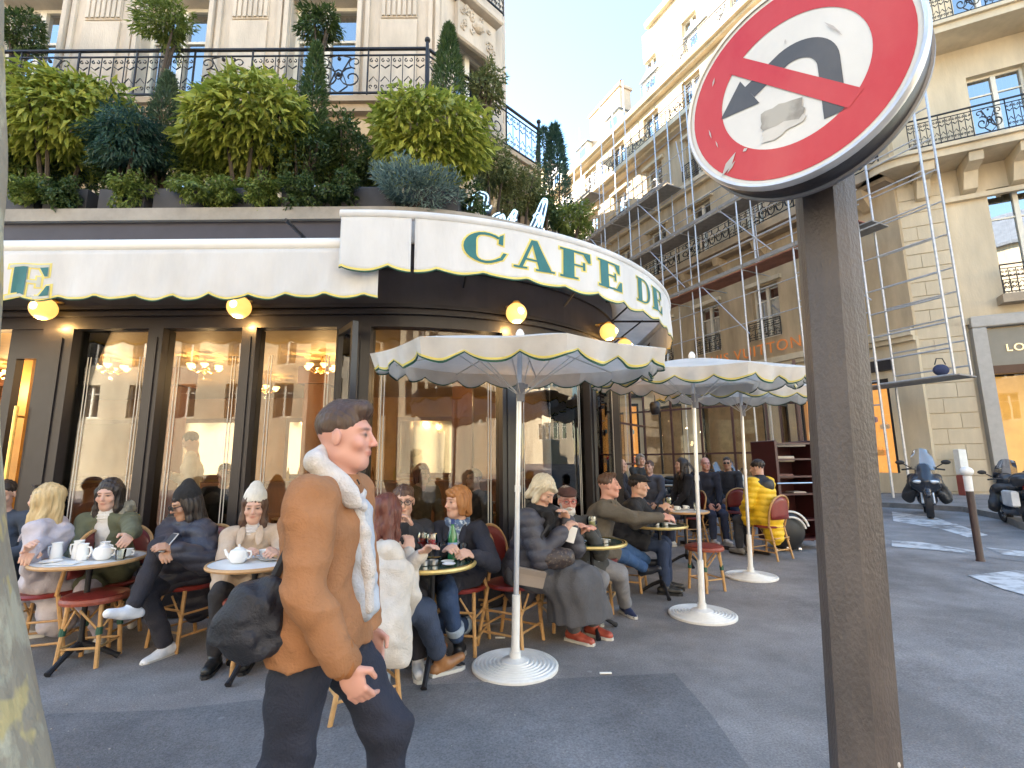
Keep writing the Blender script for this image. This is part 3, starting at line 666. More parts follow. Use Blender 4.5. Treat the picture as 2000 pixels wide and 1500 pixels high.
# balcony slab with returns
bpth = [(-16, 7.1), (-1.33, 7.1), (.66, 9.15), (.66, 22)]
m = MB()
def band(m, pth, z0, z1, inset):
    pts = [Vector(p) for p in pth]; outp = [(p.x, p.y) for p in pts]; inn = [(-16, YB+.1), (XC-.05, YB+.1), (ex-.1, ey+.05), (ex-.1, 22)]
    if inset: outp = [(-16, 7.1+inset), (-1.33-inset*.4, 7.1+inset), (.66-inset, 9.15+inset*.4), (.66-inset, 22)]
    n = 4; vs = [(x, y, z0) for x, y in outp]+[(x, y, z0) for x, y in inn]+[(x, y, z1) for x, y in outp]+[(x, y, z1) for x, y in inn]
    fs = []
    for i in range(3): fs += [(i, i+1, 4+i+1, 4+i), (8+i, 12+i, 13+i, 9+i), (i, 8+i, 9+i, i+1)]
    m.add(vs, fs)
band(m, bpth, zb_-.10, zb_, 0); band(m, bpth, zs_b, zb_-.103, .07); band(m, bpth, zs_b-.12, zs_b-.003, .2); m.build('balcony_slab', M_stoneD, cb)
MR = mtx((-16, 7.16), (1, 0)); railing(cb, MR, 0.1, 14.62, zb_+.03, P(500, 90, 7.1).z-zb_-.03, [0, 1, 0, 1, 0], .97)
MR2 = mtx((-1.36, 7.16), (1.99, 2.05)); railing(cb, MR2, .03, 2.8, zb_+.03, P(500, 90, 7.1).z-zb_-.03, [0, 1, 0], .93)
MR3 = mtx((.62, 9.17), (0, 1)); railing(cb, MR3, .03, 10, zb_+.03, P(500, 90, 7.1).z-zb_-.03, [0, 1], 1.0)
for p in ((-1.36, 7.15), (.62, 9.16)):
    m = MB(); m.tube([(p[0], p[1], zb_), (p[0], p[1], zb_+1.02)], .03, 8); m.sphere((p[0], p[1], zb_+1.07), .05, 8, 6); m.build('corner_post', M_iron, cb)
for x in (-12.2, -10.1, -7.6, -4.9, -2.45):
    m = MB(); m.M = M0; m.prism([(0, zs_b-.12), (-.66, zs_b-.12), (-.62, zs_b-.35), (-.3, zs_b-.5), (-.2, zs_b-.95), (0, zs_b-1.05)], x-.16, x+.16, 'x'); m.build('corbel', M_stoneR, cb)
for sxx in (.35, 1.25):
    m = MB(); m.M = MC; m.prism([(0, zs_b-.12), (-.66, zs_b-.12), (-.62, zs_b-.35), (-.3, zs_b-.5), (-.2, zs_b-.95), (0, zs_b-1.05)], sxx-.13, sxx+.13, 'x'); m.build('corbel', M_stoneR, cb)
m = MB(); m.box(-16, ex, YB+.45, 22, ZT-.3, ZT); m.box(-16, ex, 21.5, 22, 3, ZT); m.build('roof', M_zinc, cb)

# ---------------- right-hand block: street side and cut corner ----------------
def Rz(u, v, Y): return P(u, v, Y).z
Z1, Z2, Z3, Z5, ZC = 5.5, 10.8, 14.9, 18.4, 21.3
rb = thing('street_block', 'long honey coloured stone block across the side street, under scaffolding', 'building', (0, 0, 0))
MA = mtx(FK+FA*46, -FA)          # local x runs from far end (0) to the corner (46)
LW = 46; wl_ = [LW-(2.0+2.9*k) for k in range(15)]
def opn(lv): return [(x-.6, x+.6, lv[0], lv[1]) for x in wl_]
LV = [(6.3, 8.5), (11.0, 13.6), (15.1, 17.3), (18.6, 20.5)]
ops = sum([opn(l) for l in LV], [])
ops += [(LW-3.9, LW-.9, 1.0, 4.0)]+[(LW-8.6-4.4*k, LW-5.4-4.4*k, .8, 4.2) for k in range(7)]
m = MB(); m.M = MA
wall_open(m, 0, LW, -.2, 5.2, [o for o in ops if o[3] < 5], 0, .5); m.build('wall', M_stoneL, rb)
m = MB(); m.M = MA; wall_open(m, 0, LW, 5.2, Z3, [o for o in ops if 5.2 < o[3] < Z3], 0, .5); m.build('wall', M_stoneD if False else M_stoneR, rb)
m = MB(); m.M = MA; wall_open(m, 0, LW, Z3, ZC-.01, [o for o in ops if o[3] > Z3], 0, .5); m.build('wall', M_stoneR, rb)
for li, l in enumerate(LV):
    for x in wl_:
        add_window(rb, MA @ Matrix.Translation((0, .08, 0)), x, l[0], 1.2, l[1]-l[0])
        m = None
bal = MB(); bal.M = MA
for z, d, h in ((5.2, .25, .22), (Z2-.35, .75, .3), (Z3-.25, .35, .2), (Z5-.3, .75, .25), (ZC-.3, .5, .3)):
    m = MB(); m.M = MA; m.box(0, LW+.0, -d, -.003, z, z+h); m.box(0, LW, -d*.6, -.003, z-.15, z-.003); m.build('cornice', M_stoneD if z < 12 and z > 6 else M_stoneL, rb)
for k in range(23):
    m = MB(); m.M = MA; x = LW-.8-2*k*.99; 
    if x > .5: m.prism([(0, Z2-.5), (-.6, Z2-.5), (-.5, Z2-.8), (-.15, Z2-1.1), (0, Z2-1.15)], x-.14, x+.14, 'x'); m.build('corbel', M_stoneR, rb)
railing(rb, MA @ Matrix.Translation((0, -.7, 0)), 0, LW, Z2-.04, .95, [0, 2, 1, 2], 1.45, RMf)
railing(rb, MA @ Matrix.Translation((0, -.7, 0)), 0, LW, Z5-.04, .95, [2, 0], 1.45, RMf)
for x in wl_[:11]:
    railing(rb, MA @ Matrix.Translation((0, -.2, 0)), x-.7, x+.7, 6.25, .75, [0], 1.4, RMf); railing(rb, MA @ Matrix.Translation((0, -.25, 0)), x-.7, x+.7, 15.05, .8, [0], 1.4, RMf)
    for zz in (8.55, 13.65, 17.35):
        m = MB(); m.M = MA; m.box(x-.8, x+.8, -.16, -.003, zz, zz+.16); m.build('lintel', M_stoneL, rb)
M_slate = mat('slate_roof', (.17, .19, .22), .55, var=.2, scale=3)
m = MB(); m.M = MA; m.add([(0, -.05, ZC), (LW, -.05, ZC), (LW, 2.2, ZC+2.6), (0, 2.2, ZC+2.6), (0, 9, ZC+3.4), (LW, 9, ZC+3.4)], [(0, 1, 2, 3), (3, 2, 5, 4)]); m.build('roof', M_slate, rb)
for k in range(13):
    x = LW-4-3.4*k
    if x < 1: break
    m = MB(); m.M = MA; m.box(x-.6, x+.6, .25, 1.8, ZC, ZC+1.7); d = m.build('dormer', M_wframe, rb)
    m = MB(); m.M = MA; m.prism([(x-.75, ZC+1.7), (x+.75, ZC+1.7), (x, ZC+2.15)], .1, 1.9, 'y'); m.build('dormer_roof', M_zinc, d)
    m = MB(); m.M = MA; m.box(x-.38, x+.38, .235, .247, ZC+.25, ZC+1.5); m.build('pane', M_glass2, d)
for i, x in enumerate((LW-15.5, LW-24.5, LW-34, LW-42)):
    m = MB(); m.M = MA; m.box(x-1.6, x+1.6, .6, 1.5, ZC, ZC+3.6); m.box(x-1.7, x+1.7, .5, 1.6, ZC+3.603, ZC+3.8); c = m.build('chimney', mat('rendered_chimney', (.55, .42, .30), .85), rb)
    for k in range(6): m = MB(); m.M = MA; m.lathe([(.16, 0), (.12, .55), (.15, .6)], 8, (x-1.3+k*.52, 1.05, ZC+3.8)); m.build('chimney_pot', mat('clay_pot', (.30, .13, .07), .8), c)
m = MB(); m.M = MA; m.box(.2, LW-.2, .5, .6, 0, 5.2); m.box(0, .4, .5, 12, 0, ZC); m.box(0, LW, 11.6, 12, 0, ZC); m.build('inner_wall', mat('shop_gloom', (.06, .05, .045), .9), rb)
# attic storey over the nearer half, sunlit
m = MB(); m.M = MA; wall_open(m, LW-10.5, LW+.3, ZC+.003, ZC+4.6, [(x-.5, x+.5, ZC+.9, ZC+2.8) for x in wl_[:4]], .2, .7); m.box(LW-10.7, LW+.5, -.05, .9, ZC+4.603, ZC+4.95); m.build('attic_wall', M_stoneL, rb)
for x in wl_[:4]: add_window(rb, MA @ Matrix.Translation((0, .28, 0)), x, ZC+.9, 1.0, 1.9)
railing(rb, MA @ Matrix.Translation((0, -.3, 0)), LW-11, LW, ZC+.02, .95, [1, 0], 1.2, RMf)
# shop windows of the street side
M_shop = mat('glowing_amber_wall', (.8, .42, .12), .6, var=.25, scale=2, emit=(1, .42, .10), es=.12)  # wall glows by itself in place of lamps in the shop
M_shop2 = mat('glowing_dull_gold_wall', (.40, .30, .17), .6, var=.35, scale=2, emit=(1, .6, .3), es=.012)  # faint emission in the wall stands in for lit shop rooms
random.seed(11)
for k, (a, b, z0, z1) in enumerate([(LW-3.9, LW-.9, 1.0, 4.0)]+[(LW-8.6-4.4*k, LW-5.4-4.4*k, .8, 4.2) for k in range(5)]):
    m = MB(); m.M = MA; m.box(a-.05, b+.05, .42, .47, z0-.05, z1+.05); w_ = m.build('shop_window', M_shop if k == 0 else M_shop2, rb)
    m = MB(); m.M = MA
    for xx in (a, (a+b)/2-.03, b-.08): m.box(xx, xx+.08, .02, .1, z0, z1)
    m.box(a, b, .0, .09, z1-.12, z1-.003); m.build('frame', M_iron, w_)
    m = MB(); m.M = MA; m.add([(a, .12, z0), (b, .12, z0), (b, .12, z1), (a, .12, z1)], [(0, 1, 2, 3)]); m.build('pane', M_glass, w_)
# handbags and shoes hung in the lit window nearest the corner
dc = [(.5, .03, .03), (.7, .5, .3), (.04, .03, .03), (.75, .35, .1), (.25, .2, .3), (.8, .7, .6), (.1, .25, .3)]
dl = ['red', 'sand coloured', 'black', 'tan', 'plum', 'cream', 'petrol blue']
bagd = ['red', 'sand coloured', 'black', 'tan', 'plum', 'cream', 'petrol blue']
for k in range(14):
    x = LW-3.65+2.5*((k*.618) % 1.); z = 1.15+(k//7)*1.15+.5*random.random(); ci = k % 7; ww = random.uniform(.11, .2); hh = random.uniform(.1, .17)
    m = MB(); m.M = MA; m.bevbox(x-ww, x+ww, .22, .32, z, z+hh*1.6, .03); c = m.build('handbag', mat('leather_%d' % ci, dc[ci], .4, emit=dc[ci], es=.05), None)  # bags emit their own colour to look lit by the shop
    tag(c, dl[ci]+' leather bag in the '+('lower' if k < 7 else 'upper')+' row of the amber shop window', 'handbag', 'bags in the shop window')
    m = MB(); m.M = MA; m.tube([(x-ww*.6, .27, z+hh*1.6), (x-ww*.4, .27, z+hh*2.3), (x+ww*.4, .27, z+hh*2.3), (x+ww*.6, .27, z+hh*1.6)], .012, 5); m.build('strap', mat('leather_%d' % ci, dc[ci]), c)
m = MB(); m.M = MA; m.box(LW-4.1, LW-.7, -.12, -.003, 4.25, 4.6); m.build('shop_awning_box', M_dark, rb)
def text_obj(s, size, M, mt, name, parent, ext=.015):
    cu = bpy.data.curves.new(name, 'FONT'); cu.body = s; cu.size = size; cu.extrude = ext; cu.space_character = 1.15
    t = bpy.data.objects.new('tmp', cu); COL.objects.link(t); bpy.context.view_layer.update()
    me = bpy.data.meshes.new_from_object(t.evaluated_get(bpy.context.evaluated_depsgraph_get())); me.materials.clear(); me.materials.append(mt)
    bpy.data.objects.remove(t); o = inst(me, name, parent, mat=M); return o
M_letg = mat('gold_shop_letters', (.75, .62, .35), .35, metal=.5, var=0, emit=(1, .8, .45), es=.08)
RXT = Matrix.Rotation(PI/2, 4, 'X')
text_obj('LOUIS VUITTON', .62, MA @ Matrix.Translation((LW-8.5, -.3, 5.6)) @ RXT, mat('orange_shop_letters', (.6, .2, .05), .5, var=0, emit=(1, .3, .05), es=.02), 'shop_lettering', rb)

# cut corner facade
cc = thing('cut_corner_facade', 'pale stone cut corner of the block with curved balconies and gold lit shop door', 'building', (0, 0, 0))
MK = mtx(FK, FB)
WF = 8.0
dx0 = 1.35
ops = [(dx0, dx0+3.0, -.2, 5.0)]+[(2.3+3.6*k, 3.7+3.6*k, z0, z1) for k in range(2) for z0, z1 in ((6.2, 9.6), (11.2, 13.5), (15.4, 17.6), (19, 21))]
m = MB(); m.M = MK; wall_open(m, 0, WF, -.2, ZC+4, ops, .25, .8); m.build('wall', M_stoneL, cc)
# ashlar blocks laid over the pilaster and piers
random.seed(21); bl = {}
def block_mesh(w, h, mt):
    k = (round(w, 2), round(h, 2), mt.name)
    if k not in bl: m = MB(); m.bevbox(0, w, -.0, .03, 0, h, .012); bl[k] = m.mesh('stone_block', mt)
    return bl[k]
zz = .0; j = 0
while zz < 10.1:
    for (a, b, yy) in ((.05, 1.25, .12), (4.5, 5.9, .215)):
        cuts = [a, (a+b)/2+(.18 if j % 2 else -.18), b]
        for q in range(2): inst(block_mesh(cuts[q+1]-cuts[q]-.012, .44, M_stoneL), 'stone_block', cc, mat=MK @ Matrix.Translation((cuts[q], yy, zz+.01)))
    zz += .46; j += 1
m = MB(); m.M = MK; m.box(.05, 1.25, .15, .246, -.2, 10.2); m.build('pilaster', M_stoneL, cc)
for x in (2.3, 5.9):
    for z0, z1 in ((6.2, 9.6), (11.2, 13.5), (15.4, 17.6), (19, 21)):
        add_window(cc, MK @ Matrix.Translation((0, .33, 0)), x+.7, z0, 1.4, z1-z0)
    for zr in (6.15,):
        railing(cc, MK @ Matrix.Translation((0, -.12, 0)), x-.15, x+1.55, zr, .9, [0, 1], .85, RMf)
        m = MB(); m.M = MK; m.box(x-.2, x+1.6, -.15, .245, zr-.25, zr); m.build('window_ledge', M_stoneD, cc)
def curve_slab(z0, z1, d, name):
    m = MB(); m.M = MK; n = 12
    A = [(-.9+.9*(1-math.cos(i/n*PI/2))*1.2, .25-(d+.25)*math.sin(i/n*PI/2)) for i in range(n+1)]+[(WF+2, -d)]
    B = [(x, .26) for x, y in A]; vs = [(x, y, z0) for x, y in A]+[(x, y, z0) for x, y in B]+[(x, y, z1) for x, y in A]+[(x, y, z1) for x, y in B]; N_ = len(A); fs = []
    for i in range(N_-1): fs += [(i, i+1, N_+i+1, N_+i), (2*N_+i, 3*N_+i, 3*N_+i+1, 2*N_+i+1), (i, 2*N_+i, 2*N_+i+1, i+1)]
    m.add(vs, fs); m.build(name, M_stoneL, cc); return A
for z in (Z2, Z3, Z5):
    A = curve_slab(z-.35, z-.12, .85, 'balcony_slab'); curve_slab(z-.118, z, .95, 'balcony_slab')
    railing(cc, MK @ Matrix.Translation((0, -.85, 0)), .3, WF, z+.02, 1.0, [0, 0, 1, 0, 1], .8, RMf)
    for k in range(7):
        x = .7+1.15*k; m = MB(); m.M = MK; m.prism([(.245, z-.36), (-.75, z-.36), (-.7, z-.62), (-.25, z-.72), (-.05, z-1.2), (.245, z-1.3)], x-.17, x+.17, 'x')
        if z == Z2 or k % 3 == 0: m.build('corbel', M_stoneL, cc)
m = MB(); m.M = MK; m.box(0, WF, .1, .247, Z2-1.45, Z2-1.3); m.build('string_course', M_stoneL, cc); m = MB(); m.M = MK; m.box(0, WF, .12, .247, Z1-.1, Z1+.1); m.build('string_course', M_stoneL, cc)
# big framed shop door
M_grf = mat('grey_stone_frame', (.40, .38, .35), .6, var=.1)
m = MB(); m.M = MK
for a, b in ((dx0, dx0+.32), (dx0+2.75, dx0+3.1)): m.bevbox(a, b, -.02, .4, 0, 5.25, .03)
m.bevbox(dx0, dx0+3.1, -.03, .39, 5.253, 5.6, .03); m.build('door_surround', M_grf, cc)
m = MB(); m.M = MK; m.box(dx0+.33, dx0+2.74, .15, .3, 4.1, 5.2); m.build('shop_sign_board', mat('taupe_board', (.20, .19, .16), .4, var=.05), cc)
m = MB(); m.M = MK; m.box(dx0+.33, dx0+2.74, .1, .34, 3.85, 4.095); m.build('door_header', mat('dark_bronze', (.06, .03, .02), .4, metal=.3), cc)
m = MB(); m.M = MK; m.box(dx0+.33, dx0+2.74, 1.2, 1.3, .1, 3.9); m.box(dx0+.33, dx0+.36, .4, 1.2, .1, 3.9); m.build('shop_interior', mat('glowing_gold_interior', (.7, .42, .10), .5, var=.35, scale=.8, emit=(1, .52, .12), es=.06), cc)  # interior surfaces emit, in place of lamps behind the door
m = MB(); m.M = MK; m.box(dx0+.33, dx0+.42, .28, .36, .1, 3.84); m.box(dx0+1.5, dx0+1.58, .28, .36, .1, 3.84); m.build('door_frame', M_brass, cc)
m = MB(); m.M = MK; m.add([(dx0+.42, .32, .1), (dx0+2.7, .32, .1), (dx0+2.7, .32, 3.84), (dx0+.42, .32, 3.84)], [(0, 1, 2, 3)]); m.build('pane', M_glass, cc)
text_obj('LOUIS VUITTON', .30, MK @ Matrix.Translation((dx0+.72, .13, 4.5)) @ RXT, M_letg, 'shop_lettering', cc)
m = MB(); m.M = MK; m.box(0, WF, .8, 6, ZC+3.6, ZC+4); m.box(WF-.4, WF, .8, 8, 0, ZC+4); m.build('roof', M_slate, cc)
# red/white street cabinet by the pilaster
p = G(1880, 950, .12); q = MK @ Vector((.55, -.25, 0)); m = MB(); m.bevbox(q.x-.12, q.x+.12, q.y-.1, q.y+.1, gz(q.x)+.15, gz(q.x)+.72, .02)
o = m.build('street_cabinet', mat('faded_red', (.25, .05, .04), .6, var=.2), None); tag(o, 'small red and white utility post against the pale pilaster behind the scooter', 'utility post')
m = MB(); m.bevbox(q.x-.11, q.x+.11, q.y-.09, q.y+.09, gz(q.x)+.725, gz(q.x)+1.45, .02); m.build('white_top', M_white, o)

# ---------------- scaffolding ----------------
sc = thing('scaffolding', 'steel tube scaffolding with plank decks along the honey coloured block', 'scaffolding', (0, 0, 0))
M_plank = mat('grey_plank', (.27, .26, .25), .8, var=.2, scale=5); M_ply = mat('red_plywood', (.30, .13, .09), .75, var=.25, scale=3)
yo, yi = -1.75, -.85
tube_m = {}
def tubei(a, b, name='pole', r=.032, mt=M_galv):
    a = Vector(a); b = Vector(b); L_ = (b-a).length; key = (round(L_, 2), r)
    if key not in tube_m: m = MB(); m.tube([(0, 0, 0), (0, 0, L_)], r, 6); tube_m[key] = m.mesh(name, mt, True)
    T = MA @ (Matrix.Translation(a) @ (b-a).to_track_quat('Z', 'Y').to_matrix().to_4x4()); inst(tube_m[key], name, sc, mat=T)
decks = [(8.75, 12, LW-.2, M_ply), (11.6, 4, LW-3.2, M_plank), (14.35, 4, LW-8, M_plank), (17.2, 2, LW-14, M_plank)]
xsS = [LW-.3-2.1*k for k in range(21)]
for i, x in enumerate(xsS):
    zt_ = 22.0 if x < LW-9 else (18.4 if x < LW-2 else 15.6)
    g0_ = gz((MA @ Vector((x, yo, 0))).x)+.15
    tubei((x, yo, 5.0 if i % 2 and x < LW-3 else g0_), (x, yo, zt_)); 
    if i % 2 == 0 or x > LW-3: tubei((x, yi, g0_), (x, yi, zt_))
for z, a, b, mt in decks:
    n = int((b-a)/2.1)
    pm = MB(); pm.box(0, 2.06, yo-.02, yi+.02, -.05, 0); pme = pm.mesh('plank_deck', mt)
    tb = MB(); tb.box(0, 2.06, yo-.06, yo-.03, .02, .17); tbe = tb.mesh('toe_board', M_plank)
    for k in range(n):
        x = b-2.1*(k+1); inst(pme, 'plank_deck', sc, mat=MA @ Matrix.Translation((x, 0, z))); inst(tbe, 'toe_board', sc, mat=MA @ Matrix.Translation((x, 0, z)))
        if k % 1 == 0:
            for dz in (.5, 1.0): tubei((x, yo, z+dz), (x+2.1, yo, z+dz), 'guard_rail', .022)
        if k % 2 == 0: tubei((x, yo, z), (x+2.1, yo, z-2.6), 'brace', .022)
        tubei((x, yo-.05, z-.08), (x, yi+.6, z-.08), 'crossbar', .024)
        if k % 3 == 1:
            tubei((x, yi, z+.1), (x-.0, yi, z+2.0), 'ladder_rail', .02); 
for z in (6.6, 7.7, 9.8, 10.7, 12.6, 13.5, 15.4, 16.4):
    for k in range(9): tubei((LW-.3-4.2*(k+1), yo+.03, z), (LW-.3-4.2*k, yo+.03, z), 'guard_rail', .02)
for k in range(12): tubei((LW-.8-3.15*k, yo+.1, 5.0), (LW-.8-3.15*k, yo+.1, 17.5), 'pole', .024)
for k in range(10): tubei((LW-.8-3.15*k, yo, 8.8+2.8*(k % 3)), (LW-1.9-3.15*k, yi, 11.3+2.8*(k % 3)), 'brace', .02)
# tower at the corner, to the ground
for x in (LW-.3, LW+1.5): 
    for y in (yo, yi):
        g0_ = gz((MA @ Vector((x, y, 0))).x)+.15; tubei((x, y, g0_ if x < LW else 3.6), (x, y, 12.6 if x > LW else 15.6), 'pole', .035)
        if x > LW: pass
for z in (3.6, 4.3, 5.0, 5.7, 6.4, 7.4, 8.4, 9.4, 10.4, 11.4, 12.4): 
    tubei((LW-.3, yo, z), (LW+1.5, yo, z), 'crossbar', .024); tubei((LW-.3, yi, z+.3), (LW+1.5, yi, z+.3), 'crossbar', .024); tubei((LW-2.4, yo, z-.6), (LW-.3, yo, z-.6), 'crossbar', .022)
for z in (3.6, 8.6): m = MB(); m.M = MA; m.box(LW-2.2, LW+(1.6 if z < 5 else .1), yo, yi, z-.04, z); m.build('plank_deck', M_plank, sc)
for k in range(26): tubei((LW-1.0, yo-.03, 4+.3*k), (LW-.62, yo-.03, 4+.3*k), 'rung', .016)
tubei((LW-1.0, yo-.03, 3.7), (LW-1.0, yo-.03, 12), 'ladder_rail', .022); tubei((LW-.62, yo-.03, 3.7), (LW-.62, yo-.03, 12), 'ladder_rail', .022)
q = MA @ Vector((LW+1.1, yo+.3, 3.6)); t = thing('work_basket', 'dark blue tool bag left on the lowest scaffold deck by the pilaster', 'tool bag', q)
m = MB(); m.sphere((0, 0, .2), .2, 12, 8, (1, .7, .8)); m.build('bag_body', mat('navy_cloth', (.03, .04, .10), .8), t, smooth=True); m = MB(); m.tube([(-.15, 0, .35), (-.08, 0, .52), (.08, 0, .52), (.15, 0, .35)], .015); m.build('handle', M_black, t)

# far end of the street, and the boulevard behind the camera (mirrored in the glass)
def plain_block(name, label, M, W, H, mt, ws=3.2, fl=3.4, depth=10):
    b = thing(name, label, 'building', (0, 0, 0)); nx = int(W/ws); nz = int((H-4)/fl)
    ops = [(ws*(i+.5)-.6, ws*(i+.5)+.6, 4.4+fl*j, 6.6+fl*j) for i in range(nx) for j in range(nz)]
    m = MB(); m.M = M; wall_open(m, 0, W, -.3, H, ops, 0, .4); m.box(0, .4, .4, depth, -.3, H); m.box(W-.4, W, .4, depth, -.3, H); m.box(0, W, depth, depth+.3, -.3, H); m.build('wall', mt, b)
    m = MB(); m.M = M; m.add([(0, -.3, H), (W, -.3, H), (W, 3, H+3.5), (0, 3, H+3.5), (0, depth, H+3.6), (W, depth, H+3.6)], [(0, 1, 2, 3), (3, 2, 5, 4)]); m.box(0, W, -.4, -.003, H-.3, H-.01); m.build('roof', M_slate, b)
    wm = win_meshes(1.2, 2.2)
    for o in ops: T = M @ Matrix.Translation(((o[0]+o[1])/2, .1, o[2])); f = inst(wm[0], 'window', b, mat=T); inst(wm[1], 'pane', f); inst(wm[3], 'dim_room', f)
    return b
e = FK+FA*50+FN*(-2); plain_block('street_end_building', 'distant pale building closing the end of the side street', mtx((e.x-14, e.y+4), (1, .2)), 26, 19, M_stoneL)
plain_block('boulevard_building', 'stone apartment block across the boulevard, facing the cafe', mtx((34, -21), (-1, 0)), 46, 19, M_stoneL, ws=3.0)
plain_block('boulevard_building', 'long stone apartment block farther along the boulevard, facing the cafe', mtx((-13, -21), (-1, 0)), 56, 19.5, M_stoneL, ws=3.1)
plain_block('sun_blocking_building', 'unseen stone block added beside the corner building to keep the sun off', mtx((-56.1, 7.9), (1, 0)), 40, 20, M_stone)  # added out of view to close a gap where sun came through
plain_block('sky_blocking_building', 'unseen stone block added far to the right to cover sky mirrored in the glass', mtx((58, 14), (0, -1)), 36, 19, M_stoneL, ws=3.1)  # added out of view so the curved pane does not mirror bright sky
# far side of the cafe block hides the horizon
plain_block('rear_block', 'stone building at the back of the cafe block along the side street', mtx((-14, 22.2), (1, 0)), 13.6, 20, M_stone)
# ---------------- plants ----------------
def leafmat(name, c1, c2, rough=.5):
    m = bpy.data.materials.new(name); m.use_nodes = True; N = m.node_tree.nodes; L = m.node_tree.links; b = N['Principled BSDF']; b.inputs['Roughness'].default_value = rough
    g_ = N.new('ShaderNodeNewGeometry'); oi = N.new('ShaderNodeObjectInfo'); a = N.new('ShaderNodeMath'); a.operation = 'ADD'; L.new(g_.outputs['Random Per Island'], a.inputs[0]); L.new(oi.outputs['Random'], a.inputs[1])
    f = N.new('ShaderNodeMath'); f.operation = 'FRACT'; L.new(a.outputs[0], f.inputs[0])
    r = N.new('ShaderNodeValToRGB'); L.new(f.outputs[0], r.inputs[0]); r.color_ramp.elements[0].color = (*c1, 1); r.color_ramp.elements[1].color = (*c2, 1); L.new(r.outputs[0], b.inputs['Base Color'])
    t = N.new('ShaderNodeBsdfTranslucent'); L.new(r.outputs[0], t.inputs[0]); mx = N.new('ShaderNodeMixShader'); mx.inputs[0].default_value = .35
    L.new(b.outputs[0], mx.inputs[1]); L.new(t.outputs[0], mx.inputs[2]); L.new(mx.outputs[0], N['Material Output'].inputs[0]); return m
ML = {'laurel': leafmat('laurel_leaf', (.17, .22, .025), (.50, .52, .10)), 'dark': leafmat('dark_leaf', (.03, .06, .02), (.11, .16, .04)), 'teal': leafmat('teal_needles', (.02, .06, .045), (.07, .14, .09)),
      'grey': leafmat('grey_green_needles', (.05, .09, .05), (.14, .20, .11)), 'blue': leafmat('blue_juniper', (.08, .13, .11), (.22, .30, .26)), 'olive': leafmat('olive_leaf', (.10, .13, .04), (.26, .27, .10)),
      'green': leafmat('mid_leaf', (.08, .13, .02), (.27, .32, .07)), 'cyp': leafmat('cypress', (.03, .07, .025), (.11, .17, .05))}
M_bark = mat('bark', (.06, .045, .032), .9, var=.3, scale=12)
def leaf_arrays(n, c, rad, ln, wd, seed, droop=.5, shape='ball', lump=.25, shell=.55, up=0.):
    rg = np.random.default_rng(seed); d = rg.normal(size=(n, 3)); d /= np.linalg.norm(d, axis=1)[:, None]
    if shape == 'dome': d[:, 2] = np.abs(d[:, 2])*1.0-.25*rg.random(n)
    # lumpy radius from a few random directions
    cl = rg.normal(size=(14, 3)); cl /= np.linalg.norm(cl, axis=1)[:, None]; h = np.max(np.clip(d@cl.T, 0, 1)**9, axis=1)
    r = (1-lump+lump*1.25*h)*(shell+(1-shell)*rg.random(n)**.5)
    if shape == 'cone':
        t = rg.random(n)**.75; a = rg.random(n)*2*PI; rr = np.sqrt(rg.random(n)*.6+.4)*(1-t)**.65*(.85+.3*h)*(.35+.65*np.minimum(1, t*6)); p = np.stack([rr*np.cos(a), rr*np.sin(a), t*2-1], 1); d = np.stack([np.cos(a), np.sin(a), .3+0*a], 1)
    else: p = d*r[:, None]
    p = p*np.array(rad)+np.array(c)
    ax = d*np.array([1, 1, .6])+rg.normal(size=(n, 3))*.55; ax[:, 2] += up-droop; ax /= np.linalg.norm(ax, axis=1)[:, None]
    sd_ = np.cross(ax, rg.normal(size=(n, 3))*.6+np.array([0, 0, 1.])+d*.8); sd_ /= (np.linalg.norm(sd_, axis=1)[:, None]+1e-9); nn = np.cross(sd_, ax)
    L_ = ln*(.7+.6*rg.random(n))[:, None]; W_ = wd*(.7+.5*rg.random(n))[:, None]
    return p, ax, sd_, nn, L_, W_
def leaf_mesh(name, arr, mt, idx=None):
    p, ax, sd_, nn, L_, W_ = arr
    if idx is not None: p, ax, sd_, nn, L_, W_ = [a[idx] for a in arr]
    n = len(p)
    v = np.stack([p, p+ax*L_*.45+sd_*W_*.5+nn*W_*.15, p+ax*L_*.5-nn*W_*.05, p+ax*L_-nn*L_*.08, p+ax*L_*.45-sd_*W_*.5+nn*W_*.15], 1).reshape(-1, 3)
    b = np.arange(n)*5; f = np.stack([b, b+1, b+3, b+2, b, b+2, b+3, b+4], 1).reshape(-1, 4)
    me = bpy.data.meshes.new(name); me.vertices.add(len(v)); me.vertices.foreach_set('co', v.ravel()); me.loops.add(f.size); me.loops.foreach_set('vertex_index', f.ravel())
    me.polygons.add(len(f)); me.polygons.foreach_set('loop_start', np.arange(0, f.size, 4)); me.update(calc_edges=True); me.materials.append(mt); return me
LM = MB(); LM.add([(0, 0, 0), (.45, .22, .05), (.5, 0, -.01), (1, 0, -.08), (.45, -.22, .05), (.8, .10, -.02), (.8, -.10, -.02)], [(0, 1, 2), (1, 5, 2), (5, 3, 2), (0, 2, 4), (2, 6, 4), (2, 3, 6)])
leaf_me = LM.mesh('leaf', ML['laurel'])
camp = Vector((0, 0, CH))
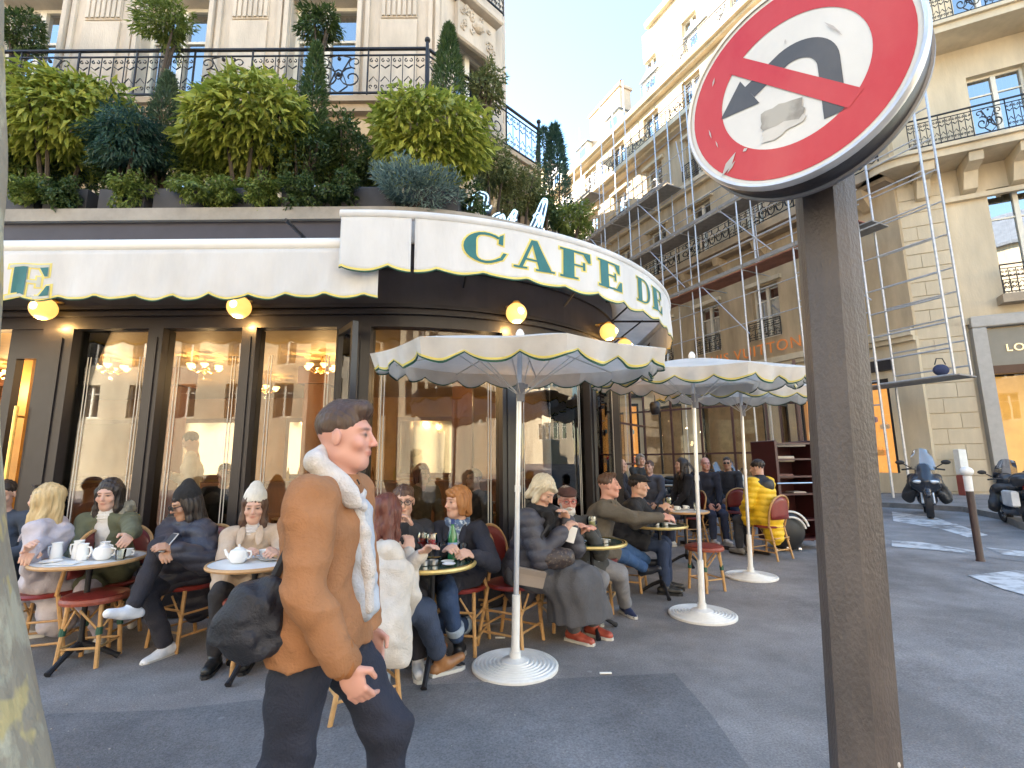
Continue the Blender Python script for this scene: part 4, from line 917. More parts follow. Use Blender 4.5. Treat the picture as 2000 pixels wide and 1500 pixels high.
def plant(label, cat, u, v, Y, w_px, h_px, n, ln, wd, m, seed, name='shrub', big=0, base=None, stem=True, group=None, depth=None, **k):
    c = P(u, v, Y); rx = (P(u+w_px/2, v, Y)-c).length; rz_ = (P(u, v-h_px/2, Y)-c).length*.93; ry = depth or min(rx, .6)
    b = base if base is not None else c.z-rz_
    t = thing(name, label, cat, (c.x, c.y, b), 0, group); o = Vector((c.x, c.y, b)); cc_ = (0, 0, c.z-b)
    arr = leaf_arrays(n, cc_, (rx, ry, rz_), ln, wd, seed, **k)
    if big:
        p, ax, sd_, nn, L_, W_ = arr; w_ = p+np.array(o); vis = (w_-np.array(camp)); score = -(np.linalg.norm(vis, axis=1))-1.0*np.abs(ax@(np.array(vis.mean(0)/np.linalg.norm(vis.mean(0)))))*.5
        order = np.argsort(-score); bi = order[:big]; rest = order[big:]
        for i in bi:
            L1 = float(L_[i, 0])*1.15; W1 = float(W_[i, 0])*1.9
            X, Yv, Z = Vector(ax[i]), Vector(sd_[i]), Vector(nn[i])
            T = Matrix(((X.x*L1, Yv.x*W1, Z.x*L1, p[i][0]), (X.y*L1, Yv.y*W1, Z.y*L1, p[i][1]), (X.z*L1, Yv.z*W1, Z.z*L1, p[i][2]), (0, 0, 0, 1)))
            inst(leaf_me, 'leaf', t, mat=T)
        me = leaf_mesh('foliage', arr, ML[m], rest)
    else: me = leaf_mesh('foliage', arr, ML[m])
    tag(inst(me, 'foliage', t), kind='stuff')
    if stem:
        mb_ = MB(); rg = random.Random(seed)
        for q in range(4 if rx > .2 else 1):
            a = rg.random()*6.3; e_ = Vector((math.cos(a)*rx*.5, math.sin(a)*ry*.5, (c.z-b)+rz_*rg.uniform(-.1, .4))) if rx > .2 else Vector((0, 0, c.z-b))
            mb_.tube([(.03*math.cos(a), .03*math.sin(a), 0), e_*.5+Vector((0, 0, .05)), e_], [.03, .02, .008], 6)
        mb_.build('stem', M_bark, t)
    return t
BZ = zl1+.02
plant('big domed yellow-green laurel at the left end of the planters', 'shrub', 128, 232, 5.15, 275, 195, 4200, .14, .055, 'laurel', 1, 'laurel_bush', 300, BZ, shape='ball', droop=.9)
plant('big domed yellow-green laurel in the middle of the planters, below the balcony', 'shrub', 488, 243, 5.15, 285, 180, 4200, .14, .055, 'laurel', 2, 'laurel_bush', 300, BZ, shape='ball', droop=.9)
plant('large rounded laurel with upright leaves above the lettered curved awning', 'shrub', 835, 275, 5.05, 250, 195, 4200, .125, .05, 'laurel', 3, 'laurel_bush', 300, BZ, droop=.9)
plant('bluish green drooping conifer between the two left laurels', 'conifer', 250, 275, 4.95, 165, 120, 5200, .075, .018, 'teal', 4, 'conifer', 0, BZ, lump=.5, droop=.7)
plant('slim grey-green cypress rising behind the bluish drooping conifer', 'cypress', 320, 245, 5.3, 85, 210, 4200, .07, .016, 'grey', 5, 'cypress', 0, BZ, shape='cone', up=1.2)
plant('slim green cypress between the middle laurel and the right-hand laurel', 'cypress', 612, 205, 5.3, 76, 250, 4200, .07, .016, 'cyp', 6, 'cypress', 0, BZ, shape='cone', up=1.2)
plant('tall dark cypress at the corner of the iron balcony', 'cypress', 876, 135, 6.6, 74, 180, 4800, .08, .018, 'cyp', 7, 'cypress', 0, 6.0, shape='cone', up=1.2)
plant('low spreading blue juniper just above the white curved awning', 'juniper', 805, 372, 4.75, 190, 88, 5200, .07, .014, 'blue', 8, 'juniper', 0, BZ, lump=.5, droop=-.4)
random.seed(2)
for i, (u, v, w_, h_, m_, lb) in enumerate([(590, 320, 190, 150, 'dark', 'dark leafy shrub filling the gap under the middle laurel'), (420, 345, 150, 90, 'green', 'mid green shrub low between the left and middle laurels'), (120, 335, 200, 90, 'dark', 'dark shrub below the left laurel'), (265, 345, 150, 90, 'dark', 'dark shrub under the bluish drooping conifer'), (680, 300, 110, 190, 'dark', 'dark upright shrub left of the right-hand laurel'), (640, 300, 90, 130, 'green', 'loose green shrub beside the slim green cypress'), (20, 330, 80, 150, 'dark', 'dark shrub at the left edge of the picture, behind the planters'), (370, 300, 90, 110, 'green', 'loose yellowish green shrub left of the middle laurel'), (500, 335, 170, 90, 'green', 'low yellow-green shrub under the middle laurel'), (60, 330, 110, 90, 'green', 'low yellow-green shrub under the left laurel'), (730, 345, 110, 80, 'dark', 'dark low shrub left of the blue juniper')]):
    plant(lb, 'shrub', u, v, 5.35+.1*(i % 3), w_, h_, 3000, .06, .026, m_, 20+i, 'shrub', 0, BZ, lump=.5)
for i, (u, v, w_, lb) in enumerate([(65, 372, 85, 'small trailing shrub spilling over the ledge at far left'), (125, 378, 60, 'small trailing shrub on the ledge under the left laurel'), (250, 370, 95, 'small trailing shrub on the ledge under the bluish conifer'), (382, 372, 100, 'small bushy trailing plant on the ledge left of the middle'), (512, 375, 78, 'small trailing plant on the ledge under the middle laurel'), (590, 378, 90, 'trailing plant on the ledge between the middle laurel and the awning'), (440, 380, 84, 'trailing plant hanging over the ledge left of the middle laurel'), (668, 372, 82, 'small dark trailing plant beside the top of the curved awning')]):
    plant(lb, 'shrub', u, v, 4.74, w_*1.05, 60+10*(i % 3), 1900, .045, .024, ['green', 'dark', 'green', 'green', 'green', 'dark', 'green', 'dark', 'green', 'dark'][i], 40+i, 'trailing_shrub', 0, BZ-.05, lump=.7, droop=.8, stem=False, depth=.2, group='small trailing plants along the ledge')
# balcony plants
plant('dark round topiary on the balcony at the left edge', 'shrub', 45, 62, 7.25, 78, 84, 1800, .09, .03, 'dark', 50, 'topiary', 0, zb_+.1, group='pot plants on the upper balcony')
plant('loose yellow-green round bush on the balcony behind the left laurel', 'shrub', 326, 48, 6.95, 112, 98, 2000, .12, .028, 'green', 51, 'topiary', 0, zb_+.1, lump=.55, group='pot plants on the upper balcony')
plant('dark mop-headed bush on the balcony in front of the rightmost straight window', 'shrub', 625, 50, 6.95, 84, 78, 1500, .11, .03, 'dark', 52, 'topiary', 0, zb_+.1, lump=.5, group='pot plants on the upper balcony')
plant('olive coloured bush on the cut corner of the balcony', 'shrub', 950, 168, 7.9, 84, 88, 1800, .10, .03, 'olive', 53, 'shrub', 0, zb_+.1, lump=.5, group='pot plants on the upper balcony')
# right-hand cluster round the corner
rp = [((1015, 375), 6.1, 120, 120, 'olive', 'feathery olive bush behind the neon lettering', 'shrub', .07, .018, 3600), ((1085, 335), 7.6, 66, 190, 'teal', 'tall dark wispy conifer at the right end of the roof planting', 'conifer', .10, .02, 3400), ((1062, 285), 7.8, 34, 70, 'teal', 'thin dark leading shoot beside the iron balcony end', 'conifer', .09, .02, 600),
      ((1110, 430), 6.6, 105, 66, 'green', 'yellow-green trailing bush above the end of the lettering', 'shrub', .07, .026, 2400), ((960, 330), 5.9, 110, 110, 'olive', 'grey-green loose bush under the balcony corner', 'shrub', .07, .022, 2600), ((1060, 410), 6.3, 70, 70, 'dark', 'dark bush between the neon letters and the conifer', 'shrub', .06, .022, 1600), ((905, 395), 5.2, 90, 50, 'dark', 'dark low bush left of the neon lettering', 'shrub', .06, .022, 1400)]
for i, ((u, v), Y, w_, h_, m_, lb, ct, l1, w1, n_) in enumerate(rp): plant(lb, ct, u, v, Y, w_, h_, n_, l1, w1, m_, 60+i, ct, 0, BZ, lump=.5, shape='cone' if ct == 'conifer' else 'ball', up=.8 if ct == 'conifer' else 0, depth=.4)
# planter troughs on the ledge
PT = [(0, 90), (100, 190), (205, 300), (310, 415), (425, 540), (555, 655), (670, 780), (790, 900)]
for i, (a, b) in enumerate(PT):
    x0, x1 = P(a, 390, 4.9).x, P(b, 390, 4.9).x; m = MB(); m.M = Matrix.Translation(((x0+x1)/2, 5.0, BZ-.02)); w_ = (x1-x0)/2-.02
    m.bevbox(-w_, w_, -.2, .2, 0, .30, .015); o = m.build('planter', mat('charcoal_planter', (.035, .035, .04), .6, var=.2), None)
    tag(o, ['charcoal trough planter at the left end of the ledge', 'charcoal trough planter under the left laurel', 'charcoal trough planter under the bluish conifer', 'charcoal trough planter right of the bluish conifer', 'charcoal trough planter under the middle laurel', 'charcoal trough planter beside the slim green cypress', 'charcoal trough planter behind the start of the curved awning', 'charcoal trough planter under the right-hand laurel'][i], 'planter', 'trough planters on the ledge')
# topiary pots
for (u, Y) in ((45, 7.25), (326, 6.95), (625, 6.95)):
    pass
# ---------------- neon lettering ----------------
ne = thing('neon_sign', 'blue-white script neon sign on the cafe roof, mostly hidden by the awning', 'neon sign', P(990, 420, 5.35))
M_neon = mat('neon_tube', (.6, .85, 1), .3, var=0, emit=(.45, .75, 1), es=.16); M_neb = mat('neon_backing', (.06, .08, .12), .5)
def neon(name, pts, parent, lbl=None):
    o0 = parent.location; q = [P(u, v, 5.35+(u-915)*.003)-o0 for u, v in pts]
    # smooth
    for _ in range(2):
        r_ = [q[0]]
        for a, b in zip(q, q[1:]): r_ += [a*.75+b*.25, a*.25+b*.75]
        q = r_+[q[-1]]
    m = MB(); m.tube([p+Vector((0, .03, 0)) for p in q], .042, 6); bk = m.build(name, M_neb, parent, smooth=True)
    for off in (-.024, .024):
        qq = []
        for i, p in enumerate(q):
            t = (q[min(i+1, len(q)-1)]-q[max(i-1, 0)]).normalized(); nn = Vector((t.z, 0, -t.x)); qq.append(p+nn*off+Vector((0, -.025, 0)))
        m = MB(); m.tube(qq, .0085, 6); m.build('neon_tube', M_neon, bk)
neon('letter', [(957, 402), (950, 412), (946, 402), (952, 385), (940, 378), (922, 388), (916, 410), (922, 432), (945, 440), (968, 430)], ne)
neon('letter', [(978, 420), (966, 424), (962, 436), (972, 442), (980, 430), (981, 420), (984, 440), (992, 442)], ne)
neon('letter', [(990, 440), (1002, 420), (1008, 412), (1003, 424), (998, 446)], ne); neon('letter', [(994, 430), (1008, 428)], ne)
neon('letter', [(1038, 446), (1048, 425), (1060, 396), (1066, 390), (1062, 412), (1054, 446)], ne); neon('letter', [(1044, 426), (1052, 418), (1056, 430), (1048, 444)], ne)
# ---------------- tables, stools, chairs ----------------
M_rattan = mat('rattan', (.52, .30, .12), .45, var=.22, scale=18, bump=.1, bscale=60); M_bind = mat('green_binding', (.02, .09, .06), .5); M_red = mat('oxblood_vinyl', (.20, .025, .02), .38, var=.15, scale=8, bump=.06, bscale=80)
M_marb = mat('green_tabletop', (.018, .045, .032), .16, var=.5, scale=9, rvar=.08); M_tray = mat('white_tabletop', (.74, .76, .76), .3, var=.05)
M_paper = mat('paper', (.78, .77, .73), .8, var=.04)
def rod(m, a, b, r=.013, n=7): m.tube([a, b], r, n)
def make_stool(label):
    t = thing('stool', label, 'stool')
    m = MB(); m.lathe([(.17, .425), (.205, .43), (.21, .45), (.20, .468), (.17, .474)], 28); m.build('seat_rim', mat('wicker_weave', (.28, .07, .04), .5, var=.3, scale=40), t, smooth=True)
    m = MB(); m.lathe([(.19, .462), (.195, .475), (.15, .487), (.02, .49)], 28); m.build('seat', M_red, t, smooth=True)
    for k in range(4):
        a = PI/4+k*PI/2; c, s = math.cos(a), math.sin(a)
        m = MB(); m.tube([(.15*c, .15*s, .43), (.165*c, .165*s, .25), (.185*c, .185*s, 0)], .015, 8)
        lg = m.build('leg', M_rattan, t, smooth=True)
        m = MB(); m.tube([(.164*c, .164*s, .27), (.167*c, .167*s, .22)], .021, 8); m.build('binding', M_bind, lg)
        a2 = a+PI/2; c2, s2 = math.cos(a2), math.sin(a2)
        m = MB(); rod(m, (.172*c, .172*s, .13), (.172*c2, .172*s2, .13), .009); m.build('stretcher', M_rattan, t)
        m = MB(); mx_, my_ = (c+c2)*.13, (s+s2)*.13
        m.tube([(.165*c, .165*s, .24), (mx_*.9+.02*c, my_*.9+.02*s, .40)], .008, 6); m.tube([(.165*c2, .165*s2, .24), (mx_*.9+.02*c2, my_*.9+.02*s2, .40)], .008, 6); m.build('brace', M_rattan, t)
    return t
stool0 = make_stool('round oxblood stool on rattan legs in the left foreground')
p = G(172, 1293); stool0.location = (p.x, p.y, 0); stool0.rotation_euler.z = .15; stool0['group'] = 'oxblood rattan stools'
p = G(490, 1300); copy_tree(stool0, (p.x, p.y, 0), .6, 'rattan stool half hidden behind the black shoulder bag', group='oxblood rattan stools')
p = G(1381, 1152); copy_tree(stool0, (p.x, p.y, gz(p.x)), .4, 'oxblood stool behind the middle parasol pole', group='oxblood rattan stools')
def make_chair(label):
    t = thing('bistro_chair', label, 'chair')
    m = MB(); m.lathe([(.16, .43), (.205, .435), (.21, .45), (.20, .465), (.02, .468)], 24); m.build('seat', M_red, t, smooth=True)
    for sx in (-1, 1):
        m = MB(); m.tube([(sx*.15, .14, .44), (sx*.16, .16, .22), (sx*.175, .18, 0)], .015, 7); m.build('leg', M_rattan, t, smooth=True)
        m = MB(); m.tube([(sx*.165, -.13, .45), (sx*.17, -.18, .2), (sx*.18, -.22, 0)], .015, 7); m.build('leg', M_rattan, t, smooth=True)
    m = MB()
    for z in (.14, .30):
        rod(m, (-.165, .17, z), (.165, .17, z), .009); rod(m, (-.17, -.19, z), (.17, -.19, z), .009); rod(m, (-.168, .17, z-.03), (-.172, -.19, z-.03), .009); rod(m, (.168, .17, z-.03), (.172, -.19, z-.03), .009)
    for sx in (-1, 1): m.tube([(sx*.16, .16, .24), (sx*.05, .17, .40)], .008, 6)
    m.build('stretcher', M_rattan, t)
    m = MB(); n = 16; hoop = [(-.19, -.13, .45), (-.215, -.17, .65)]+[(.215*math.cos(PI-PI*i/n), -.19-.05*math.sin(PI*i/n), .72+.17*math.sin(PI*i/n)) for i in range(n+1)]+[(.215, -.17, .65), (.19, -.13, .45)]
    m.tube(hoop, .014, 7); m.build('back_hoop', M_rattan, t, smooth=True)
    m = MB(); N_ = 10; vs = []
    for i in range(N_+1):
        a = PI-PI*i/N_; x = .205*math.cos(a); zt_ = .72+.16*math.sin(a)
        for j in range(6): vs.append((x, -.185-.055*math.sin(PI*i/N_)+.0, .56+(zt_-.56)*j/5))
    m.add(vs, [(i*6+j, (i+1)*6+j, (i+1)*6+j+1, i*6+j+1) for i in range(N_) for j in range(5)]); b = m.build('backrest', M_red, t, smooth=True); b.modifiers.new('thickness', 'SOLIDIFY').thickness = .012
    return t
chair0 = make_chair('x')
chair_used = [False]
def chair(x, y, b, label, group='red backed rattan bistro chairs'):   # b: facing angle (0 = towards the camera)
    rz_ = b+PI
    if not chair_used[0]: chair_used[0] = True; c = chair0; c.location = (x, y, gz(x)); c.rotation_euler.z = rz_; c['label'] = label; c['group'] = group
    else: c = copy_tree(chair0, (x, y, gz(x)), rz_, label, group=group)
    return c
def table(u, v, label, kind='green', r=.30, g_=None, Y=None):
    # rim centre pixel -> position on plane z=.73
    d = ray(u, v); z = .73; p = None; gg = 0
    for i in range(5): k = (gg+z-CH)/d.z; p = Vector((d.x*k, d.y*k, 0)); gg = gz(p.x)
    t = thing('bistro_table', label, 'table', (p.x, p.y, gg))
    m = MB(); m.lathe([(r-.02, .700), (r, .705), (r+.006, .717), (r, .730), (r-.012, .731)], 40, cap=False); m.build('table_rim', M_brassrim if kind == 'green' else mat('wicker_rim', (.50, .30, .14), .5, var=.2), t, smooth=True)
    m = MB(); m.lathe([(r-.02, .701), (r-.013, .7275), (.01, .7275)], 40); top = m.build('tabletop', M_marb if kind == 'green' else M_tray, t)
    if kind == 'green': m = MB(); m.lathe([(r-.035, .7278), (r-.035, .7285), (r-.027, .7285), (r-.027, .7278)], 40, cap=False); m.build('inlay_ring', M_brass, top)
    m = MB(); m.lathe([(.02, .08), (.028, .12), (.018, .2), (.018, .62), (.03, .69), (.06, .70)], 14); m.build('column', M_iron, t, smooth=True)
    for k in range(3):
        a = k*2*PI/3+.5; c, s = math.cos(a), math.sin(a); m = MB(); m.tube([(.01*c, .01*s, .14), (.10*c, .10*s, .10), (.2*c, .2*s, .035), (.235*c, .235*s, .015)], [.022, .02, .017, .022], 7); m.build('foot', M_iron, t, smooth=True)
    return t, Vector((p.x, p.y, gg+.731))
T1, t1 = table(178, 1090, 'round white topped table with pitchers and a teapot, left foreground', 'white', .345)
T2, t2 = table(500, 1096, 'round white topped table half hidden behind the walking man', 'white', .31)
T3, t3 = table(845, 1097, 'green topped table with brass rim, green bottle and red drinks')
T4, t4 = table(1155, 1057, 'green topped table with brass rim beside the woman in the black scarf')
T5, t5 = table(1287, 1024, 'green topped table with brass rim in front of the man in the brown coat')
T6, t6 = table(1336, 997, 'white topped table behind the middle parasol pole', 'white', .33)
T7, t7 = table(1310, 947, 'white topped table in the rear terrace, left', 'white', .36)
T8, t8 = table(1412, 944, 'white topped table in the rear terrace with glasses, below the bald man', 'white', .36)
# tableware
def lathe_obj(name, prof, mt, loc, label, cat, parent=None, group=None, n=20, handle=None, rz=0, hm=None, spout=None):
    m = MB(); m.lathe(prof, n); o = inst(m.mesh(name, mt, True), name, parent, loc, (0, 0, rz))
    if label: tag(o, label, cat, group)
    if handle: z0, z1, r0, w_ = handle; m = MB(); m.tube([(r0, 0, z1), (r0+w_, 0, z1-.005), (r0+w_*1.1, 0, (z0+z1)/2), (r0+w_*.7, 0, z0), (r0*.95, 0, z0)], .006, 7); m.build('handle', hm or mt, o, smooth=True)
    if spout: m = MB(); m.tube(spout, [.016, .011, .007], 8); m.build('spout', mt, o, smooth=True)
    return o
def pitcher(loc, h, label, rz=0): return lathe_obj('milk_pitcher', [(.032, 0), (.038, .01), (.036, h*.5), (.030, h*.9), (.034, h), (.029, h-.004), (.028, .01)], M_china, loc, label, 'pitcher', handle=(h*.25, h*.8, .034, .025), rz=rz)
def teapot(loc, label, rz=0):
    o = lathe_obj('teapot', [(.04, 0), (.058, .02), (.064, .05), (.052, .085), (.03, .095)], M_china, loc, label, 'teapot', handle=(.03, .08, .056, .03), rz=rz, spout=[(-.055, 0, .035), (-.085, 0, .06), (-.10, 0, .09)])
    m = MB(); m.lathe([(.032, .095), (.02, .105), (.006, .108), (.010, .118), (.002, .124)], 14); m.build('lid', M_china, o, smooth=True); return o
def cup(loc, label, rz=0, saucer=True):
    o = lathe_obj('cup', [(.018, .006), (.03, .015), (.038, .05), (.040, .058), (.036, .055), (.02, .014)], M_china, loc, label, 'cup', handle=(.02, .048, .036, .016), rz=rz)
    if saucer: m = MB(); m.lathe([(.02, .002), (.07, .012), (.072, .014), (.02, .006)], 22); tag(m.build('saucer', M_china, None, smooth=True, loc=loc), 'saucer under '+label, 'saucer')
    return o
def wineglass(loc, label, liquid, lbl_cat='glass', s=1.):
    t = thing('stemmed_glass', label, lbl_cat, loc); 
    m = MB(); m.lathe([(.034*s, 0), (.03*s, .004), (.004, .01), (.0035, .075*s), (.02*s, .085*s), (.042*s, .12*s), (.044*s, .15*s), (.036*s, .185*s), (.035*s, .185*s), (.042*s, .15*s), (.038*s, .12*s)], 20, cap=False); m.build('bowl', M_cup, t, smooth=True)
    if liquid: m = MB(); m.lathe([(.015*s, .086*s), (.037*s, .118*s), (.040*s, .145*s)], 18); m.build('drink', liquid, t, smooth=True)
    return t
def tumbler(loc, label, h=.10):
    m = MB(); m.lathe([(.028, 0), (.034, h), (.032, h), (.027, .006)], 18); o = inst(m.mesh('tumbler', M_cup, True), 'tumbler', None, loc); return tag(o, label, 'glass')
def flatdisc(name, loc, r, mt, label, cat, h=.01): m = MB(); m.lathe([(r*.5, 0), (r, h), (r, h+.002), (r*.55, .003)], 22); return tag(inst(m.mesh(name, mt, True), name, None, loc), label, cat)
def napkin(loc, w_, d_, label, rz=0, name='napkin'): m = MB(); m.bevbox(-w_/2, w_/2, -d_/2, d_/2, .0, .004, .001); return tag(inst(m.mesh(name, M_paper), name, None, loc, (0, 0, rz)), label, 'paper')
M_tea = mat('white_porcelain_tray', (.76, .78, .8), .25)
def at(t, x, y, z=0): return t+Vector((x, y, z))
pitcher(at(t1, -.22, -.05), .12, 'leftmost tall white milk pitcher on the left table', PI); pitcher(at(t1, -.085, -.02), .13, 'second white pitcher, handle to the left, on the left table', PI); pitcher(at(t1, .0, -.08), .115, 'third white pitcher in the row on the left table')
pitcher(at(t1, .06, .04), .11, 'white pitcher beside the teapot on the left table'); teapot(at(t1, .135, -.06), 'white teapot with lid at the right of the left table'); cup(at(t1, .24, .03), 'white cup at the right edge of the left table')
flatdisc('saucer', at(t1, -.15, -.16), .07, M_china, 'empty white saucer at the front of the left table', 'saucer'); tumbler(at(t1, .27, -.07), 'small glass at the right rim of the left table', .07)
napkin(at(t1, -.02, -.2), .2, .11, 'white paper mat at the front of the left table', .1)
teapot(at(t2, -.10, -.05), 'white teapot on the table beside the woman in the white beanie', PI*.0); flatdisc('plate', at(t2, .10, .08), .11, M_china, 'white plate on the table in front of the white beanie', 'plate'); cup(at(t2, .0, .12), 'white cup behind the teapot in front of the white beanie'); 
m = MB(); m.sphere((0, 0, .022), .035, 12, 8, (1.3, .9, .6)); tag(m.build('pastry', mat('pastry', (.62, .38, .14), .7, var=.3, scale=20), None, smooth=True, loc=at(t2, .10, .08, .01)), 'small golden pastry on the plate in front of the white beanie', 'pastry')
# table 3
M_redd = mat('red_drink', (.65, .02, .01), .1, var=0); M_yel = mat('pale_yellow_drink', (.72, .70, .35), .15, var=0)
wineglass(at(t3, -.09, .10), 'stemmed glass of red drink beside the seated pair', M_redd); wineglass(at(t3, -.015, .03), 'second stemmed glass of red drink, nearer the green bottle', M_redd)
b = MB(); b.lathe([(.033, 0), (.034, .02), (.034, .14), (.028, .18), (.013, .22), (.012, .27), (.014, .275)], 18); o = tag(b.build('bottle', mat('green_glass', (.01, .16, .05), .08, var=0, spec=.8), None, smooth=True, loc=at(t3, .13, .06)), 'green glass water bottle on the brass rimmed table', 'bottle')
b = MB(); b.lathe([(.0148, .245), (.0148, .278), (.004, .279)], 12); b.build('cap', mat('blue_cap', (.02, .05, .2), .4), o); b = MB(); b.lathe([(.0346, .05), (.0346, .12)], 18, cap=False); b.build('label', mat('blue_label', (.25, .35, .55), .6, var=.3, scale=30), o)
tumbler(at(t3, .06, .10), 'clear tumbler beside the green bottle', .11); tumbler(at(t3, .20, .12), 'clear tumbler behind the green bottle', .10)
flatdisc('plate', at(t3, .0, .16), .10, mat('biscuit', (.62, .42, .15), .7, var=.25, scale=12), 'dish of golden crisps behind the red drinks', 'plate', .018)
def ashtray(loc, label): return lathe_obj('sugar_pot', [(.032, 0), (.034, .03), (.03, .03), (.029, .004)], M_steel, loc, label, 'metal pot', n=18)
ashtray(at(t3, .02, -.10), 'steel ashtray at the front of the table with the green bottle'); ashtray(at(t3, -.04, -.12), 'second steel pot beside the ashtray on the green bottle table')
flatdisc('bill_dish', at(t3, .11, -.04), .045, M_china, 'small white dish on the green bottle table', 'dish'); flatdisc('bill_dish', at(t3, .13, -.13), .045, M_china, 'second small white dish near the rim of the green bottle table', 'dish'); napkin(at(t3, -.12, -.16), .02, .1, 'white pen-like paper stick on the green bottle table', -.6, 'paper_stick'); napkin(at(t3, -.12, .06), .13, .09, 'folded white napkin between the seated pair and the red drinks', .3)
# table 4
wineglass(at(t4, .02, .06), 'stemmed glass of pale yellow drink on the table of the bearded man', M_yel, s=1.1); flatdisc('plate', at(t4, -.14, .0), .09, M_china, 'white plate with sandwich by the woman in the black scarf', 'plate')
m = MB(); m.sphere((0, 0, .02), .05, 12, 6, (1.2, .8, .45)); tag(m.build('snack', mat('crisps', (.66, .50, .20), .7, var=.3, scale=25), None, smooth=True, loc=at(t4, .0, .02, .002)), 'heap of golden crisps in the middle of the bearded man\'s table', 'snack')
ashtray(at(t4, .10, -.08), 'steel ashtray at the front of the bearded man\'s table'); flatdisc('bill_dish', at(t4, -.02, -.06), .045, M_china, 'small white dish on the bearded man\'s table', 'dish'); flatdisc('bill_dish', at(t4, -.11, -.13), .042, M_china, 'white dish at the front rim of the bearded man\'s table', 'dish'); napkin(at(t4, .11, .05), .12, .06, 'white paper beside the pale yellow drink', .4)
# table 5
wineglass(at(t5, .03, .06), 'stemmed glass of pale wine on the far brass rimmed table', M_yel); ashtray(at(t5, -.05, -.08), 'steel salt pot on the far brass rimmed table'); ashtray(at(t5, .04, -.09), 'second steel pot on the far brass rimmed table'); flatdisc('bill_dish', at(t5, .1, .02), .05, M_china, 'small white dish on the far brass rimmed table', 'dish'); flatdisc('bill_dish', at(t5, .13, -.07), .04, M_china, 'white dish at the right of the far brass rimmed table', 'dish')
cup(at(t6, -.1, 0), 'white cup on the table behind the middle pole'); cup(at(t6, .05, .08), 'second white cup on the table behind the middle pole'); wineglass(at(t6, -.22, -.04), 'tall stemmed glass on the left of the table behind the middle pole', M_yel); tumbler(at(t6, .16, -.02), 'tumbler on the table behind the middle pole')
napkin(at(t7, .1, 0), .3, .2, 'white cloth mat on the left rear terrace table', .2); napkin(at(t7, -.2, .05), .2, .2, 'white paper mat at the left of the rear terrace table', .1); napkin(at(t8, 0, -.1), .3, .18, 'white paper mat on the rear terrace table below the bald man')
wineglass(at(t8, -.1, 0), 'stemmed glass on the rear terrace table', M_yel, s=1.2); wineglass(at(t8, .12, .05), 'second stemmed glass on the rear terrace table', None, s=1.1); tumbler(at(t8, .22, -.05), 'tumbler at the right of the rear terrace table')
